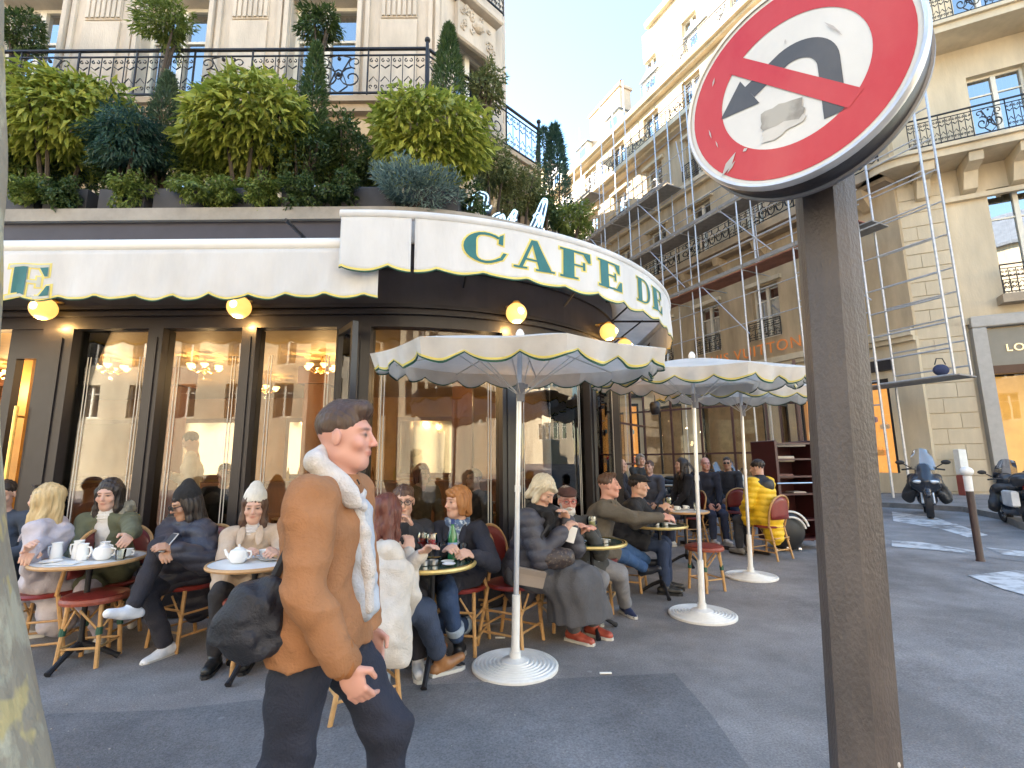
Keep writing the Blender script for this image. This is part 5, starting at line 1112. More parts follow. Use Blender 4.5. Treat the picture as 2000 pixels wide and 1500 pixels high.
# ---------------- parasols ----------------
def make_parasol(label, base, r, H, lean, rz, M_under=M_cloth2, tilt=0, vh=.17):
    t = thing('parasol', label, 'parasol', base, rz, 'white scalloped parasols on the pavement')
    m = MB(); prof = [(.30, 0), (.302, .018), (.292, .026)]
    for k in range(7):
        rr = .285-.028*k; prof += [(rr, .028+.003*k), (rr-.006, .020+.003*k), (rr-.016, .020+.003*k), (rr-.020, .032+.003*k)]
    prof += [(.07, .055), (.045, .065)]; m.lathe(prof, 44); m.build('base', M_white, t, smooth=False)
    top = Vector((lean[0], lean[1], H)); J = top*.20
    m = MB(); m.tube([(0, 0, .05), J*.35+Vector((0, 0, 0)), J*1.0], [.034, .029, .029], 14); m.tube([(0, 0, .05), J*.22], .040, 14); m.build('sleeve', M_white, t, smooth=True)
    m = MB(); m.tube([J*.6, top*.995], .0195, 12); m.tube([top*.5, top*.52], .024, 12); m.build('pole', mat('silvery_pole', (.62, .64, .68), .3, metal=.5), t, smooth=True)
    m = MB(); n = 8
    zr = H-.19; zc = H-.02
    def cpt(a, k, rad=1.):   # canopy point: angle a, k 0 centre..1 rim, 8 facets sagging between ribs
        i = a/(2*PI/n); f = (i % 1.)-.5; edge = math.cos(PI/n)/math.cos(f*2*PI/n) ; rr = r*k*rad*(edge*.35+.65*edge)
        sag = .035*k*k*(math.cos(f*2*PI)*-1+1)/2*0-.03*math.cos(PI*f)*k
        bow = zc-(zc-zr)*(k**1.25)
        return Vector((rr*math.cos(a), rr*math.sin(a), bow+sag*.6))
    NA = n*8; NK = 8; vs = []
    for j in range(NK+1):
        for i in range(NA): vs.append(cpt(2*PI*i/NA+PI/n, max(.02, j/NK)))
    fs = [(j*NA+i, j*NA+(i+1) % NA, (j+1)*NA+(i+1) % NA, (j+1)*NA+i) for j in range(NK) for i in range(NA)]
    off = Vector((top.x, top.y, 0)); ta = R(4.5); TT = Matrix.Translation((0, 0, H)) @ Matrix.Rotation(ta, 4, 'X') @ Matrix.Translation((0, 0, -H)); m.M = Matrix.Translation(off) @ TT; m.add(vs, fs); cnp = m.build('canopy', M_cloth2, t, smooth=False)
    sm = cnp.data; sm.polygons.foreach_set('use_smooth', [True]*len(sm.polygons))
    # valance with waves
    per = 3; NA2 = n*30
    def vpt(i, k, o=0.):
        a = 2*PI*i/NA2+PI/n; p = cpt(a, 1.); d = Vector((math.cos(a), math.sin(a), 0)); ph = (i/(NA2/n/ (2.5)))
        drop = .075+ .058*(math.sin(PI*((i/(NA2/(n*2.5))) % 1.))**.9)*(1+.1*math.sin(i*.37))
        wv = .014*math.sin(i*.8+rz*5)*k+.012*math.sin(i*.23)*k
        return TT @ (p+d*(wv-.03*k+o)+Vector((0, 0, -drop*k)))+off
    vs = []
    for j in range(6):
        for i in range(NA2): vs.append(vpt(i, j/5))
    m = MB(); m.add(vs, [(j*NA2+i, j*NA2+(i+1) % NA2, (j+1)*NA2+(i+1) % NA2, (j+1)*NA2+i) for j in range(5) for i in range(NA2)]); va_ = m.build('valance', M_cloth2, t, smooth=True)
    for nm, k0, k1, mm in (('green_trim', .975, 1.06, M_green), ('yellow_trim', .86, .955, M_gold)):
        m = MB(); vs = [vpt(i, k, o) for o in ((.0035, -.0035) if nm == 'green_trim' else (.0035,)) for k in (k0, k1) for i in range(NA2)]; 
        fs = [(q*2*NA2+i, q*2*NA2+(i+1) % NA2, q*2*NA2+NA2+(i+1) % NA2, q*2*NA2+NA2+i) for q in range(2 if nm == 'green_trim' else 1) for i in range(NA2)]; m.add(vs, fs); m.build(nm, mm, va_, smooth=True)
    for k in range(n):
        a = PI/n+2*PI*k/n; m = MB(); q = [TT @ cpt(a, kk)+off-Vector((0, 0, .022)) for kk in (.04, .5, .98)]; m.tube(q, .0055, 6); m.build('rib', mat('pale_rib', (.62, .60, .56), .5), t)
        m = MB(); m.tube([off+Vector((.03*math.cos(a), .03*math.sin(a), H-.46)), TT @ cpt(a, .5)+off-Vector((0, 0, .03))], .004, 6); m.build('strut', mat('pale_rib', (.45, .44, .42), .5), t)
    m = MB(); m.tube([off*.98+Vector((0, 0, H-.52)), off+Vector((0, 0, H-.38))], .032, 12); m.box(off.x-.02, off.x+.05, off.y-.03, off.y+.01, H-.42, H-.39); m.build('runner', mat('grey_plastic', (.25, .25, .27), .5), t, smooth=True)
    m = MB(); m.lathe([(.03, H-.02), (.035, H+.01), (.02, H+.04), (.005, H+.05)], 14, (off.x, off.y, 0)); m.build('finial', M_white, t, smooth=True)
    return t
pb = G(1006, 1303); tp = P(1016, 655, pb.y+.02); H1 = tp.z; dd = (P(1300, 720, pb.y)-P(730, 720, pb.y)).length
make_parasol('nearest white scalloped parasol, its canopy hiding the rightmost globe lamp', (pb.x, pb.y, 0), dd/2*1.0, H1, (tp.x-pb.x, 0), .22)
pb = G(1372, 1202); tp = P(1350, 697, pb.y+.02); make_parasol('middle white parasol standing over the oxblood stool', (pb.x, pb.y, gz(pb.x)), 1.05, tp.z-gz(pb.x), (tp.x-pb.x, 0), .05)
pb = G(1467, 1127); tp = P(1447, 735, pb.y+.02); make_parasol('farthest white parasol, nearest the dark red trolley', (pb.x, pb.y, gz(pb.x)), 1.1, tp.z-gz(pb.x), (tp.x-pb.x, 0), .4)

# ---------------- glazed rear terrace enclosure ----------------
te = thing('glass_terrace_screen', 'dark brown framed glass screens enclosing the rear terrace', 'glass screen', (0, 0, 0))
M_brn = mat('dark_brown_frame', (.05, .018, .02), .45, var=.1)
def screen(a, b, z0, z1, n, rails):
    a = Vector((a[0], a[1], 0)); b = Vector((b[0], b[1], 0))
    for i in range(n+1):
        p = a.lerp(b, i/n); m = MB(); m.bar((p.x, p.y, gz(p.x)+z0), (p.x, p.y, z1), .05, .05, up=tuple((b-a).normalized())); m.build('post', M_brn, te)
    for z in rails: m = MB(); m.bar((a.x, a.y, z+gz(a.x)*(z < 1.5)), (b.x, b.y, z+gz(b.x)*(z < 1.5)), .05, .045); m.build('rail', M_brn, te)
    for i in range(n):
        p = a.lerp(b, i/n+.01); q = a.lerp(b, (i+1)/n-.01); m = MB(); m.add([(p.x, p.y, .3), (q.x, q.y, .3), (q.x, q.y, z1-.05), (p.x, p.y, z1-.05)], [(0, 1, 2, 3)]); m.build('pane', glassmat('screen_glass', (.93, .93, .9), .02), te)
YR = 13.2
A1 = P(1206, 900, 11.6); A2 = P(1262, 900, YR); A3 = P(1505, 900, YR*.86); A4 = P(1570, 900, 8.6)
zR = P(1400, 800, 12).z
screen((A1.x, A1.y), (A2.x, A2.y), 0, P(1262, 850, YR).z+1.1, 2, (.5, 1.35, 2.35)); screen((A2.x, A2.y), (A3.x, A3.y), 0, P(1262, 820, YR).z+.9, 4, (.5, 1.6, 2.75)); screen((A3.x, A3.y), (A4.x, A4.y), 0, 3.2, 2, (.5, 1.6, 3.1))
m = MB(); a = P(1210, 1030, 6.9); b = P(1500, 1075, 6.0); a_ = G(1330, 1062); b_ = G(1505, 1085); c_ = G(1600, 1075)
m.bar((a_.x, a_.y, gz(a_.x)+.03), (b_.x, b_.y, gz(b_.x)+.03), .04, .05); m.build('floor_rail', M_dark, te)
# ---------------- figures: implicit surfaces meshed by surface nets ----------------
F4 = np.float32
def _cone(p, a, b, ra, rb):
    a = np.array(a, F4); b = np.array(b, F4); ab = b-a; l2 = max(float(ab@ab), 1e-9)
    t = np.clip(((p-a)@ab)/l2, 0, 1); q = p-a-t[:, None]*ab; return np.sqrt(np.einsum('ij,ij->i', q, q))-(ra+(rb-ra)*t)
def _ell(p, c, r, Mx):
    q = p-np.array(c, F4)
    if Mx is not None: q = q@np.array(Mx, F4)       # world->local uses columns as axes
    r = np.array(r, F4); k0 = np.linalg.norm(q/r, axis=1); k1 = np.linalg.norm(q/(r*r), axis=1); return k0*(k0-1)/np.maximum(k1, 1e-6)
class Sdf:
    def __init__(s): s.pr = []; s.disp = None
    def cone(s, a, b, ra, rb=None, k=.02, sub=False): s.pr.append(('c', (a, b, ra, rb if rb is not None else ra), k, sub)); return s
    def ell(s, c, r, M=None, k=.02, sub=False): s.pr.append(('e', (c, r, M), k, sub)); return s
    def cut(s, pt, n, k=.004): s.pr.append(('p', (pt, n), k, True)); return s       # removes the side n points to
    def ev(s, p):
        d = None
        for t, a, k, sub in s.pr:
            if t == 'c': x = _cone(p, *a)
            elif t == 'e': x = _ell(p, *a)
            else: x = -((p-np.array(a[0], F4))@np.array(a[1], F4))
            if d is None: d = x; continue
            if sub: h = np.clip(.5-.5*(x+d)/k, 0, 1); d = d+(-x-d)*h+k*h*(1-h)
            else: h = np.clip(.5+.5*(x-d)/k, 0, 1); d = x+(d-x)*h-k*h*(1-h)
        if s.disp is not None: d = d+s.disp(p)
        return d
    def bounds(s):
        lo = np.full(3, 1e9); hi = -lo
        for t, a, k, sub in s.pr:
            if sub: continue
            if t == 'c':
                r = max(a[2], a[3]); 
                for q in (a[0], a[1]): lo = np.minimum(lo, np.array(q)-r); hi = np.maximum(hi, np.array(q)+r)
            else: r = max(a[1]); lo = np.minimum(lo, np.array(a[0])-r); hi = np.maximum(hi, np.array(a[0])+r)
        return lo-.03, hi+.03
def nets(sdf, h):
    lo, hi = sdf.bounds(); B = 6; nb = np.ceil((hi-lo)/(h*B)).astype(int)+1; n = nb*B
    cx = [lo[i]+(np.arange(nb[i])+.5)*h*B for i in range(3)]
    C = np.stack(np.meshgrid(*cx, indexing='ij'), -1).reshape(-1, 3).astype(F4); cd_ = sdf.ev(C)
    act = (np.abs(cd_) < h*B*.92+.012).reshape(nb)
    D = np.repeat(np.repeat(np.repeat(cd_.reshape(nb), B, 0), B, 1), B, 2).astype(F4)
    mk = np.repeat(np.repeat(np.repeat(act, B, 0), B, 1), B, 2); I = np.argwhere(mk)
    if len(I) == 0: return np.zeros((0, 3)), np.zeros((0, 4), int)
    out = np.empty(len(I), F4)
    for s0 in range(0, len(I), 400000): out[s0:s0+400000] = sdf.ev((I[s0:s0+400000]*h+lo).astype(F4))
    D[mk] = out
    S = D < 0
    c = np.zeros(tuple(n-1), np.uint8)
    for i in (0, 1):
        for j in (0, 1):
            for k in (0, 1): c += S[i:n[0]-1+i, j:n[1]-1+j, k:n[2]-1+k]
    cell = (c > 0) & (c < 8) & mk[:-1, :-1, :-1]; J = np.argwhere(cell); idm = np.full(cell.shape, -1, np.int32); idm[cell] = np.arange(len(J))
    acc = np.zeros((len(J), 3)); cnt = np.zeros(len(J)); x, y, z = J.T
    for ax in range(3):
        o = [q for q in range(3) if q != ax]
        for a in (0, 1):
            for b in (0, 1):
                e0 = np.zeros(3, int); e0[o[0]] = a; e0[o[1]] = b; e1 = e0.copy(); e1[ax] = 1
                d0 = D[x+e0[0], y+e0[1], z+e0[2]]; d1 = D[x+e1[0], y+e1[1], z+e1[2]]; cr = (d0 < 0) != (d1 < 0); t = np.where(cr, d0/np.where(cr, d0-d1, 1), 0)
                pt = np.tile(e0.astype(float), (len(J), 1)); pt[:, ax] += t; acc[cr] += pt[cr]; cnt[cr] += 1
    V = (J+acc/np.maximum(cnt, 1)[:, None])*h+lo; Fs = []
    for ax in range(3):
        o1, o2 = (ax+1) % 3, (ax+2) % 3; sl0 = [slice(0, -1)]*3; 
        A = S[tuple(slice(0, n[q]-1) for q in range(3))]; e = [slice(0, n[q]-1) for q in range(3)]; e[ax] = slice(1, n[ax]); Bq = S[tuple(e)]
        cr = A != Bq; K = np.argwhere(cr); K = K[(K[:, o1] > 0) & (K[:, o2] > 0)]
        def gid(d1, d2): q = K.copy(); q[:, o1] -= d1; q[:, o2] -= d2; return idm[q[:, 0], q[:, 1], q[:, 2]]
        f = np.stack([gid(1, 1), gid(0, 1), gid(0, 0), gid(1, 0)], 1); fl = ~A[K[:, 0], K[:, 1], K[:, 2]]; f[fl] = f[fl][:, ::-1]; f = f[(f >= 0).all(1)]; Fs.append(f)
    return V, np.concatenate(Fs)
def np_mesh(name, V, Fq, mt, org, col=None):
    me = bpy.data.meshes.new(name); V = V-np.array(org); me.vertices.add(len(V)); me.vertices.foreach_set('co', V.astype(F4).ravel())
    me.loops.add(Fq.size); me.loops.foreach_set('vertex_index', Fq.astype(np.int32).ravel()); me.polygons.add(len(Fq)); me.polygons.foreach_set('loop_start', np.arange(0, Fq.size, 4)); me.update(calc_edges=True)
    me.polygons.foreach_set('use_smooth', [True]*len(Fq)); me.materials.append(mt)
    if col is not None:
        ca = me.color_attributes.new('tone', 'FLOAT_COLOR', 'POINT'); ca.data.foreach_set('color', np.concatenate([col, np.ones((len(col), 1))], 1).astype(F4).ravel())
    return me
def skinmat():
    m = bpy.data.materials.new('skin'); m.use_nodes = True; N = m.node_tree.nodes; L = m.node_tree.links; b = N['Principled BSDF']; b.inputs['Roughness'].default_value = .48
    a = N.new('ShaderNodeVertexColor'); a.layer_name = 'tone'; L.new(a.outputs[0], b.inputs['Base Color']); b.inputs['Subsurface Weight'].default_value = .12; b.inputs['Subsurface Scale'].default_value = .02; b.inputs['Subsurface Radius'].default_value = (1, .3, .15); return m
M_skin = skinmat()
def clothmat(name, col, rough=.85, bump=.25, bs=120, var=.14, sc=9, sheen=.0, stretch=None):
    new = name not in MT; m = mat(name, col, rough, var=var, scale=sc, bump=bump, bscale=bs, sheen=sheen, stretch=stretch)
    if new:     # crumpled folds over the weave
        N = m.node_tree.nodes; L = m.node_tree.links; b = N['Principled BSDF']; tc = [q for q in N if q.type == 'TEX_COORD'][0]; bp = [q for q in N if q.type == 'BUMP'][0]
        nz = N.new('ShaderNodeTexNoise'); nz.inputs['Scale'].default_value = 11; nz.inputs['Detail'].default_value = 4; nz.inputs['Distortion'].default_value = 1.6; nz.inputs['Roughness'].default_value = .55; L.new(tc.outputs['Object'], nz.inputs['Vector'])
        rr = N.new('ShaderNodeMath'); rr.operation = 'PINGPONG'; rr.inputs[1].default_value = .12; L.new(nz.outputs['Fac'], rr.inputs[0])
        b2 = N.new('ShaderNodeBump'); b2.inputs['Strength'].default_value = .28; b2.inputs['Distance'].default_value = .05; L.new(rr.outputs[0], b2.inputs['Height']); L.new(bp.outputs[0], b2.inputs['Normal']); L.new(b2.outputs[0], b.inputs['Normal'])
    return m
def hairmat(name, c1, c2): return mat(name, c1, .45, col2=c2, scale=26, bump=.5, bscale=60, stretch=(1, 1, .18), ramp=(.3, .7))
def wrinkle(amp, f=1., puff=0., seed=0., axis=None):
    def fn(p):
        x, y, z = p[:, 0]*f+seed, p[:, 1]*f-seed, p[:, 2]*f
        rd = lambda q: 1-np.abs(np.sin(q))**.7
        fold = rd(8*z+3*x+2.2*np.sin(6*x+4*y+seed)+1.5*np.sin(9*z))*.9+rd(13*x-5*z+2*np.sin(5*z+7*y))*.7+rd(15*y+9*z+2.5*np.sin(8*x-3*z+seed))*.7
        w_ = -1.5*fold+1.2+.7*np.sin(9*x+4*np.sin(7*z+2*y))+np.sin(23*z+5*np.sin(6*x+9*y)+seed)*.8+.6*np.sin(31*y+17*x+6*np.sin(11*z))+.4*np.sin(47*x-29*z+5*np.sin(13*y))
        d = -amp*.55*w_
        if puff: d = d-puff*np.abs(np.sin(z*PI/.085+.5*np.sin(8*x)+.4*np.sin(9*y)))
        return d
    return fn
def ik(a, b, l1, l2, hint):
    a = Vector(a); b = Vector(b); d = b-a; L = d.length
    if L > (l1+l2)*.995: b = a+d.normalized()*(l1+l2)*.995; d = b-a; L = d.length
    L = max(L, abs(l1-l2)+.02); t = d.normalized(); x = (l1*l1-l2*l2+L*L)/(2*L); hh = math.sqrt(max(0, l1*l1-x*x)); h = Vector(hint); h = (h-t*h.dot(t))
    h = h.normalized() if h.length > 1e-4 else t.orthogonal().normalized(); return a+t*x+h*hh, b
def euler_frame(yaw, pitch=0., roll=0.):
    # columns: right, forward, up of a frame facing yaw (0 = to camera, + = towards image right)
    f = Vector((math.sin(yaw), -math.cos(yaw), 0)); r = Vector((-math.cos(yaw), -math.sin(yaw), 0)); u = Vector((0, 0, 1))
    f2 = f*math.cos(pitch)-u*math.sin(pitch); u2 = u*math.cos(pitch)+f*math.sin(pitch)      # +pitch looks down
    r3 = r*math.cos(roll)+u2*math.sin(roll); u3 = u2*math.cos(roll)-r*math.sin(roll)
    return Matrix((r3, f2, u3)).transposed()
def add_hand(s, wrist, d, pn, side, sc=1., curl=.5):
    # d: direction of the hand, pn: palm normal (the side the fingers curl to)
    d = Vector(d).normalized(); pn = Vector(pn); pn = (pn-d*pn.dot(d)).normalized(); lt = d.cross(pn)*side; w_ = Vector(wrist)
    s.ell(w_+d*.045*sc, (.040*sc, .050*sc, .016*sc), Matrix((lt, d, pn)).transposed(), k=.012)
    for i, (o, l) in enumerate(((.028, .075), (.010, .083), (-.009, .078), (-.027, .062))):
        b0 = w_+d*.082*sc+lt*o*sc; a1 = curl*1.1; a2 = curl*2.1; m1 = b0+(d*math.cos(a1)+pn*math.sin(a1))*l*.5*sc; m2 = m1+(d*math.cos(a2)+pn*math.sin(a2))*l*.5*sc
        s.cone(b0, m1, .0098*sc, .0088*sc, k=.006); s.cone(m1, m2, .0088*sc, .007*sc, k=.004)
    t0 = w_+d*.02*sc+lt*.030*sc; t1 = t0+(d*.6+lt*.7+pn*.3).normalized()*.038*sc; t2 = t1+(d*.85+pn*.4-lt*.05).normalized()*.032*sc
    s.cone(t0, t1, .013*sc, .0105*sc, k=.01); s.cone(t1, t2, .0105*sc, .008*sc, k=.004)
SK = {'fair': (.56, .33, .25), 'light': (.60, .37, .28), 'tan': (.42, .24, .16), 'rosy': (.60, .32, .25)}
def person(label, head, body=0., hy=None, hp=0., hroll=0., pel=None, hands=None, feet=None, knees=None, skin='light', coat=(.1, .1, .1), coat_len=.25, puff=0., coat_r=1., trousers=(.03, .04, .08), shoes=(.6, .6, .6),
           hair='short', hcol=((.05, .03, .02), (.10, .06, .04)), hat=None, hatcol=(.7, .7, .65), glasses=None, scarf=None, skirt=None, sc=1., vox=1., beard=None, coat_name='coat', lean=(0, 0), group=None, standing=False, twist=0., turtleneck=None, inner=None, open_=False, socks=None, collar=None, hscale=1., lap=.55, wr=1., hem=None, seed=None, fem=False, cuff=None, boot=False, tr_r=1., headpos=None, no_low=False):
    hc = Vector(headpos) if headpos else P(*head)
    hy = body if hy is None else hy; seed = seed if seed is not None else (hc.x*7.3 % 6)
    Bf = euler_frame(body); r, f, u = [Bf.col[i].copy() for i in range(3)]
    g0 = gz(hc.x); seat = .47*1.0
    if pel is None:
        if standing: pel_ = Vector((hc.x, hc.y, g0+.93*sc))-f*.02
        else: pel_ = Vector((hc.x, hc.y, g0+seat+.10))-f*(.10+lean[0])+r*lean[1]
    else: pel_ = Vector(pel)
    neck = hc+Vector((0, 0, -.135*sc))-f*.035
    chest = pel_.lerp(neck, .66)+f*-.015
    shw = (.165 if fem else .185)*sc; Bs = euler_frame(body+twist); rs, fs_ = Bs.col[0].copy(), Bs.col[1].copy()
    shc = neck+Vector((0, 0, -.085*sc)); SH = [shc+rs*shw, shc-rs*shw]      # right, left
    HP = [pel_+r*.095*sc, pel_-r*.095*sc]
    UL, FL, TL, CL = .29*sc, .255*sc, .42*sc, .42*sc
    HD = []; EL = []
    for i in (0, 1):
        sg = 1 if i == 0 else -1; tg = None
        if hands and hands[i] is not None: tg = P(*hands[i]) if not isinstance(hands[i], Vector) else hands[i]
        if tg is None: tg = pel_+f*.30+r*sg*.10+Vector((0, 0, .10))
        e_, h_ = ik(SH[i], tg, UL, FL, rs*sg*.7-Vector((0, 0, 1))-fs_*.35); EL.append(e_); HD.append(h_)
    FT = []; KN = []
    for i in (0, 1):
        sg = 1 if i == 0 else -1; q = None
        if feet and feet[i] is not None: q = feet[i] if isinstance(feet[i], Vector) else G(*feet[i], z=.08)
        if q is None: q = pel_+f*.42*1.0+r*sg*.11; q = Vector((q.x, q.y, g0+.08))
        hint = (f*1.0+Vector((0, 0, 1.2))) if not standing else f
        if knees and knees[i] is not None: hint = r*knees[i][0]+f*knees[i][1]+Vector((0, 0, knees[i][2]))
        kn, ft = ik(HP[i], q, TL, CL, hint); KN.append(kn); FT.append(ft)
    org = (pel_.x, pel_.y, g0)
    # ---- body (skin) ----
    s = Sdf(); Hm = euler_frame(hy, hp, hroll); hr, hf, hu = [Hm.col[i].copy() for i in range(3)]; S = sc*hscale
    H = lambda x, y, z: hc+hr*x*S+hf*y*S+hu*z*S
    s.ell(H(0, -.018, .030), (.073*S, .092*S, .086*S), Hm, k=.02); s.ell(H(0, .018, -.035), (.058*S, .072*S, .085*S), Hm, k=.03)
    s.cone(H(0, .045, -.095), H(0, .062, -.098), .022*S, .02*S, k=.03); s.cone(H(-.045, .0, -.07), H(-.02, .055, -.095), .02*S, .018*S, k=.03); s.cone(H(.045, .0, -.07), H(.02, .055, -.095), .02*S, .018*S, k=.03)
    s.ell(H(0, .066, .028), (.05*S, .02*S, .014*S), Hm, k=.02)
    for x in (-.031, .031):
        s.ell(H(x, .094, .006), (.019*S, .014*S, .013*S), Hm, k=.014, sub=True); s.ell(H(x, .072, .004), (.0135*S,)*3, None, k=.003); s.ell(H(x*1.35, .062, -.028), (.022*S, .018*S, .02*S), Hm, k=.02)
        s.ell(H(x*2.5, -.008, -.008), (.008*S, .017*S, .031*S), Hm, k=.006)
    s.cone(H(0, .086, .012), H(0, .108, -.026), .007*S, .0105*S, k=.012); s.ell(H(.010, .098, -.030), (.008*S,)*3, None, k=.006); s.ell(H(-.010, .098, -.030), (.008*S,)*3, None, k=.006)
    s.ell(H(0, .086, -.054), (.022*S, .009*S, .0055*S), Hm, k=.006); s.ell(H(0, .085, -.064), (.019*S, .009*S, .006*S), Hm, k=.006)
    s.cone(H(0, -.03, -.06), neck+Vector((0, 0, -.05)), .050*S, .056*S, k=.03)
    s.cone(neck+Vector((0, 0, -.07)), chest, .07, .11*sc, k=.06); s.cone(chest+r*.06, pel_+r*.05, .085*sc, .095*sc, k=.06); s.cone(chest-r*.06, pel_-r*.05, .085*sc, .095*sc, k=.06)
    for i in (0, 1):
        sg = 1 if i == 0 else -1
        s.cone(neck+Vector((0, 0, -.07)), SH[i], .05, .045*sc, k=.04); s.cone(SH[i], EL[i], .044*sc, .036*sc, k=.03); s.cone(EL[i], HD[i], .036*sc, .024*sc, k=.02)
        hd_dir = (HD[i]-EL[i]).normalized()
        add_hand(s, HD[i]+hd_dir*.01, hd_dir+Vector((0, 0, -.05)), (-r*sg*.6+Vector((0, 0, -.7)) if not standing else -r*sg+f*.0), sg, sc*1.0, .55)
        s.cone(HP[i], KN[i], .075*sc, .05*sc, k=.04); s.cone(KN[i], FT[i], .048*sc, .034*sc, k=.03)
    V, Fq = nets(s, .0058*vox)
    sk = np.array(SK[skin]); rel = (V-np.array(hc))@np.array(Hm)/S; col = np.tile(sk, (len(V), 1))
    def blob(c, rr, cc, a=1.): 
        d = np.linalg.norm((rel-np.array(c))/np.array(rr), axis=1); k = np.clip(1.6-1.2*d, 0, 1)[:, None]*a; col[:] = col*(1-k)+np.array(cc)*k
    blob((0, .09, -.059), (.023, .03, .009), sk*np.array([.82, .50, .50]), .8); dk = (np.array(hcol[0])*.7)
    for x in (-.031, .031):
        blob((x, .085, .005), (.016, .03, .0075), (.04, .028, .025)); blob((x, .09, .026), (.024, .03, .006), dk*.6+.02, .7); blob((x*1.5, .07, -.035), (.022, .03, .020), sk*np.array([1.05, .86, .82]), .35)
    blob((0, .11, -.028), (.016, .02, .016), sk*np.array([1.1, .85, .82]), .5)
    me = np_mesh('person', V, Fq, M_skin, org, col); P0 = inst(me, 'person', None, org); tag(P0, label, 'person', group)
    def child(name, sd_, mt, hh=.010, parent=None):
        V, Fq = nets(sd_, hh*vox); return inst(np_mesh(name, V, Fq, mt, org), name, parent or P0)
    # ---- trousers / skirt, shoes ----
    tcol = trousers if not callable(trousers) else (.03, .04, .08)
    if not no_low:
        s = Sdf(); s.ell(pel_, (.155*sc, .125*sc, .12*sc) if standing else (.17*sc, .14*sc, .12*sc), Bf, k=.05)
        for i in (0, 1):
            ft = FT[i]-(FT[i]-KN[i]).normalized()*(.10 if boot else .045)
            s.cone(HP[i], KN[i], .098*sc*tr_r, .072*sc*tr_r, k=.05); s.cone(KN[i], ft, .07*sc*tr_r, .056*sc*tr_r, k=.03)
        s.disp = wrinkle(.006*wr, 1.1, 0, seed); child('trousers', s, clothmat('trousers_%s' % (tuple(round(c, 3) for c in tcol),), tcol), .010)
        for i in (0, 1):
            cv = (FT[i]-KN[i]).normalized(); fd = Vector((f.x, f.y, 0)); 
            if abs(cv.z) < .75: fd = (fd+Vector((0, 0, .2))).normalized()
            fd = (fd-cv*fd.dot(cv)*.6).normalized(); a = FT[i]+Vector((0, 0, -.035)); s = Sdf()
            s.cone(a-fd*.045, a+fd*.06, .040, .036, k=.02); s.cone(a+fd*.05, a+fd*.15, .037, .031, k=.02); s.cone(FT[i]-cv*.02, FT[i]-cv*(.16 if boot else .02), .042, .044, k=.03); s.cut(a+Vector((0, 0, -.036)), (0, 0, -1)) if abs(cv.z) > .75 else None
            sh = child('shoe', s, mat('shoe_%s' % (tuple(round(c, 3) for c in shoes),), shoes, .4, var=.12, scale=20, bump=.1, bscale=60), .007)
            m = MB(); 
            if abs(cv.z) > .75 and FT[i].z < g0+.11:
                m.M = Matrix.Translation(-Vector(org)); q = a+Vector((0, 0, -.043)); rr_ = fd.cross(Vector((0, 0, 1)))
                m.prism([tuple((q+fd*t*.01+rr_*w_)[:2]) for t, w_ in ((-8.5, -.02), (-8, -.036), (5, -.040), (14, -.038), (18, -.015), (18, .015), (14, .038), (5, .040), (-8, .036), (-8.5, .02))], q.z, q.z+.022, 'z'); m.build('sole', mat('sole_pale', (.55, .54, .50), .6) if max(shoes) > .25 or shoes[2] > shoes[0] else M_black, sh)
            if socks: s = Sdf(); s.cone(FT[i]-cv*.02, FT[i]-cv*.13, .039, .046); child('sock', s, clothmat('sock_%s' % (tuple(round(c, 3) for c in socks),), socks), .008)
            if cuff: s = Sdf(); q = FT[i]-cv*.12; s.cone(q, q-cv*.06, .066*sc*tr_r, .070*sc*tr_r); s.cut(q, tuple(cv)); s.cut(q-cv*.06, tuple(-cv)); child('trouser_cuff', s, clothmat('cuff_%s' % (tuple(round(c, 3) for c in cuff),), cuff), .008)
    if skirt:
        s = Sdf(); kc = (KN[0]+KN[1])/2; s.ell(pel_, (.20, .17, .13), Bf, k=.06)
        for i in (0, 1): s.cone(HP[i], KN[i], .12, .11, k=.08); s.cone(KN[i], KN[i].lerp(FT[i], .72)+(KN[i]-kc)*.3, .11, .15, k=.09)
        s.cone(kc.lerp(pel_, .3), (FT[0]+FT[1])/2*.5+kc*.2+pel_*.3+Vector((0, 0, -.08)), .13, .15, k=.1); s.cone(kc, Vector(((FT[0]+FT[1])/2).lerp(kc, .25)), .12, .17, k=.1)
        s.cut(Vector((0, 0, g0+.17)), (0, 0, -1)); s.disp = lambda p: .006*np.sin(34*(p[:, 0]*r.x+p[:, 1]*r.y)+3*np.sin(5*p[:, 2]))+.006*np.sin(61*(p[:, 0]*f.x+p[:, 1]*f.y)+4*p[:, 2]); child('skirt', s, clothmat('skirt', skirt, .9), .010)
    # ---- coat ----
    cr_ = coat_r; s = Sdf(); bulk = (.012+puff*1.5)
    s.cone(neck+Vector((0, 0, -.065)), chest, .080*cr_, .128*sc*cr_, k=.05); 
    for sg in (1, -1): s.cone(chest+r*sg*.055, pel_+r*sg*.05+Vector((0, 0, .03)), (.095*sc+bulk)*cr_, (.112*sc+bulk)*cr_, k=.05)
    for i in (0, 1):
        s.cone(neck+Vector((0, 0, -.07)), SH[i], .060, (.060*sc+bulk*.7)*cr_, k=.04); s.cone(SH[i], EL[i], (.060*sc+bulk)*cr_, (.050*sc+bulk)*cr_, k=.018); s.cone(EL[i], HD[i].lerp(EL[i], .04), (.050*sc+bulk)*cr_, (.038*sc+bulk*.6)*cr_, k=.012)
        if coat_len > 0 and not standing: s.cone(HP[i]+Vector((0, 0, .01)), HP[i].lerp(KN[i], lap)+Vector((0, 0, .0)), .118*sc, .10*sc, k=.07)
    if coat_len > .1 and not standing: s.cone(pel_-f*.06, pel_-f*.08+Vector((0, 0, -coat_len)), .14, .12, k=.08)
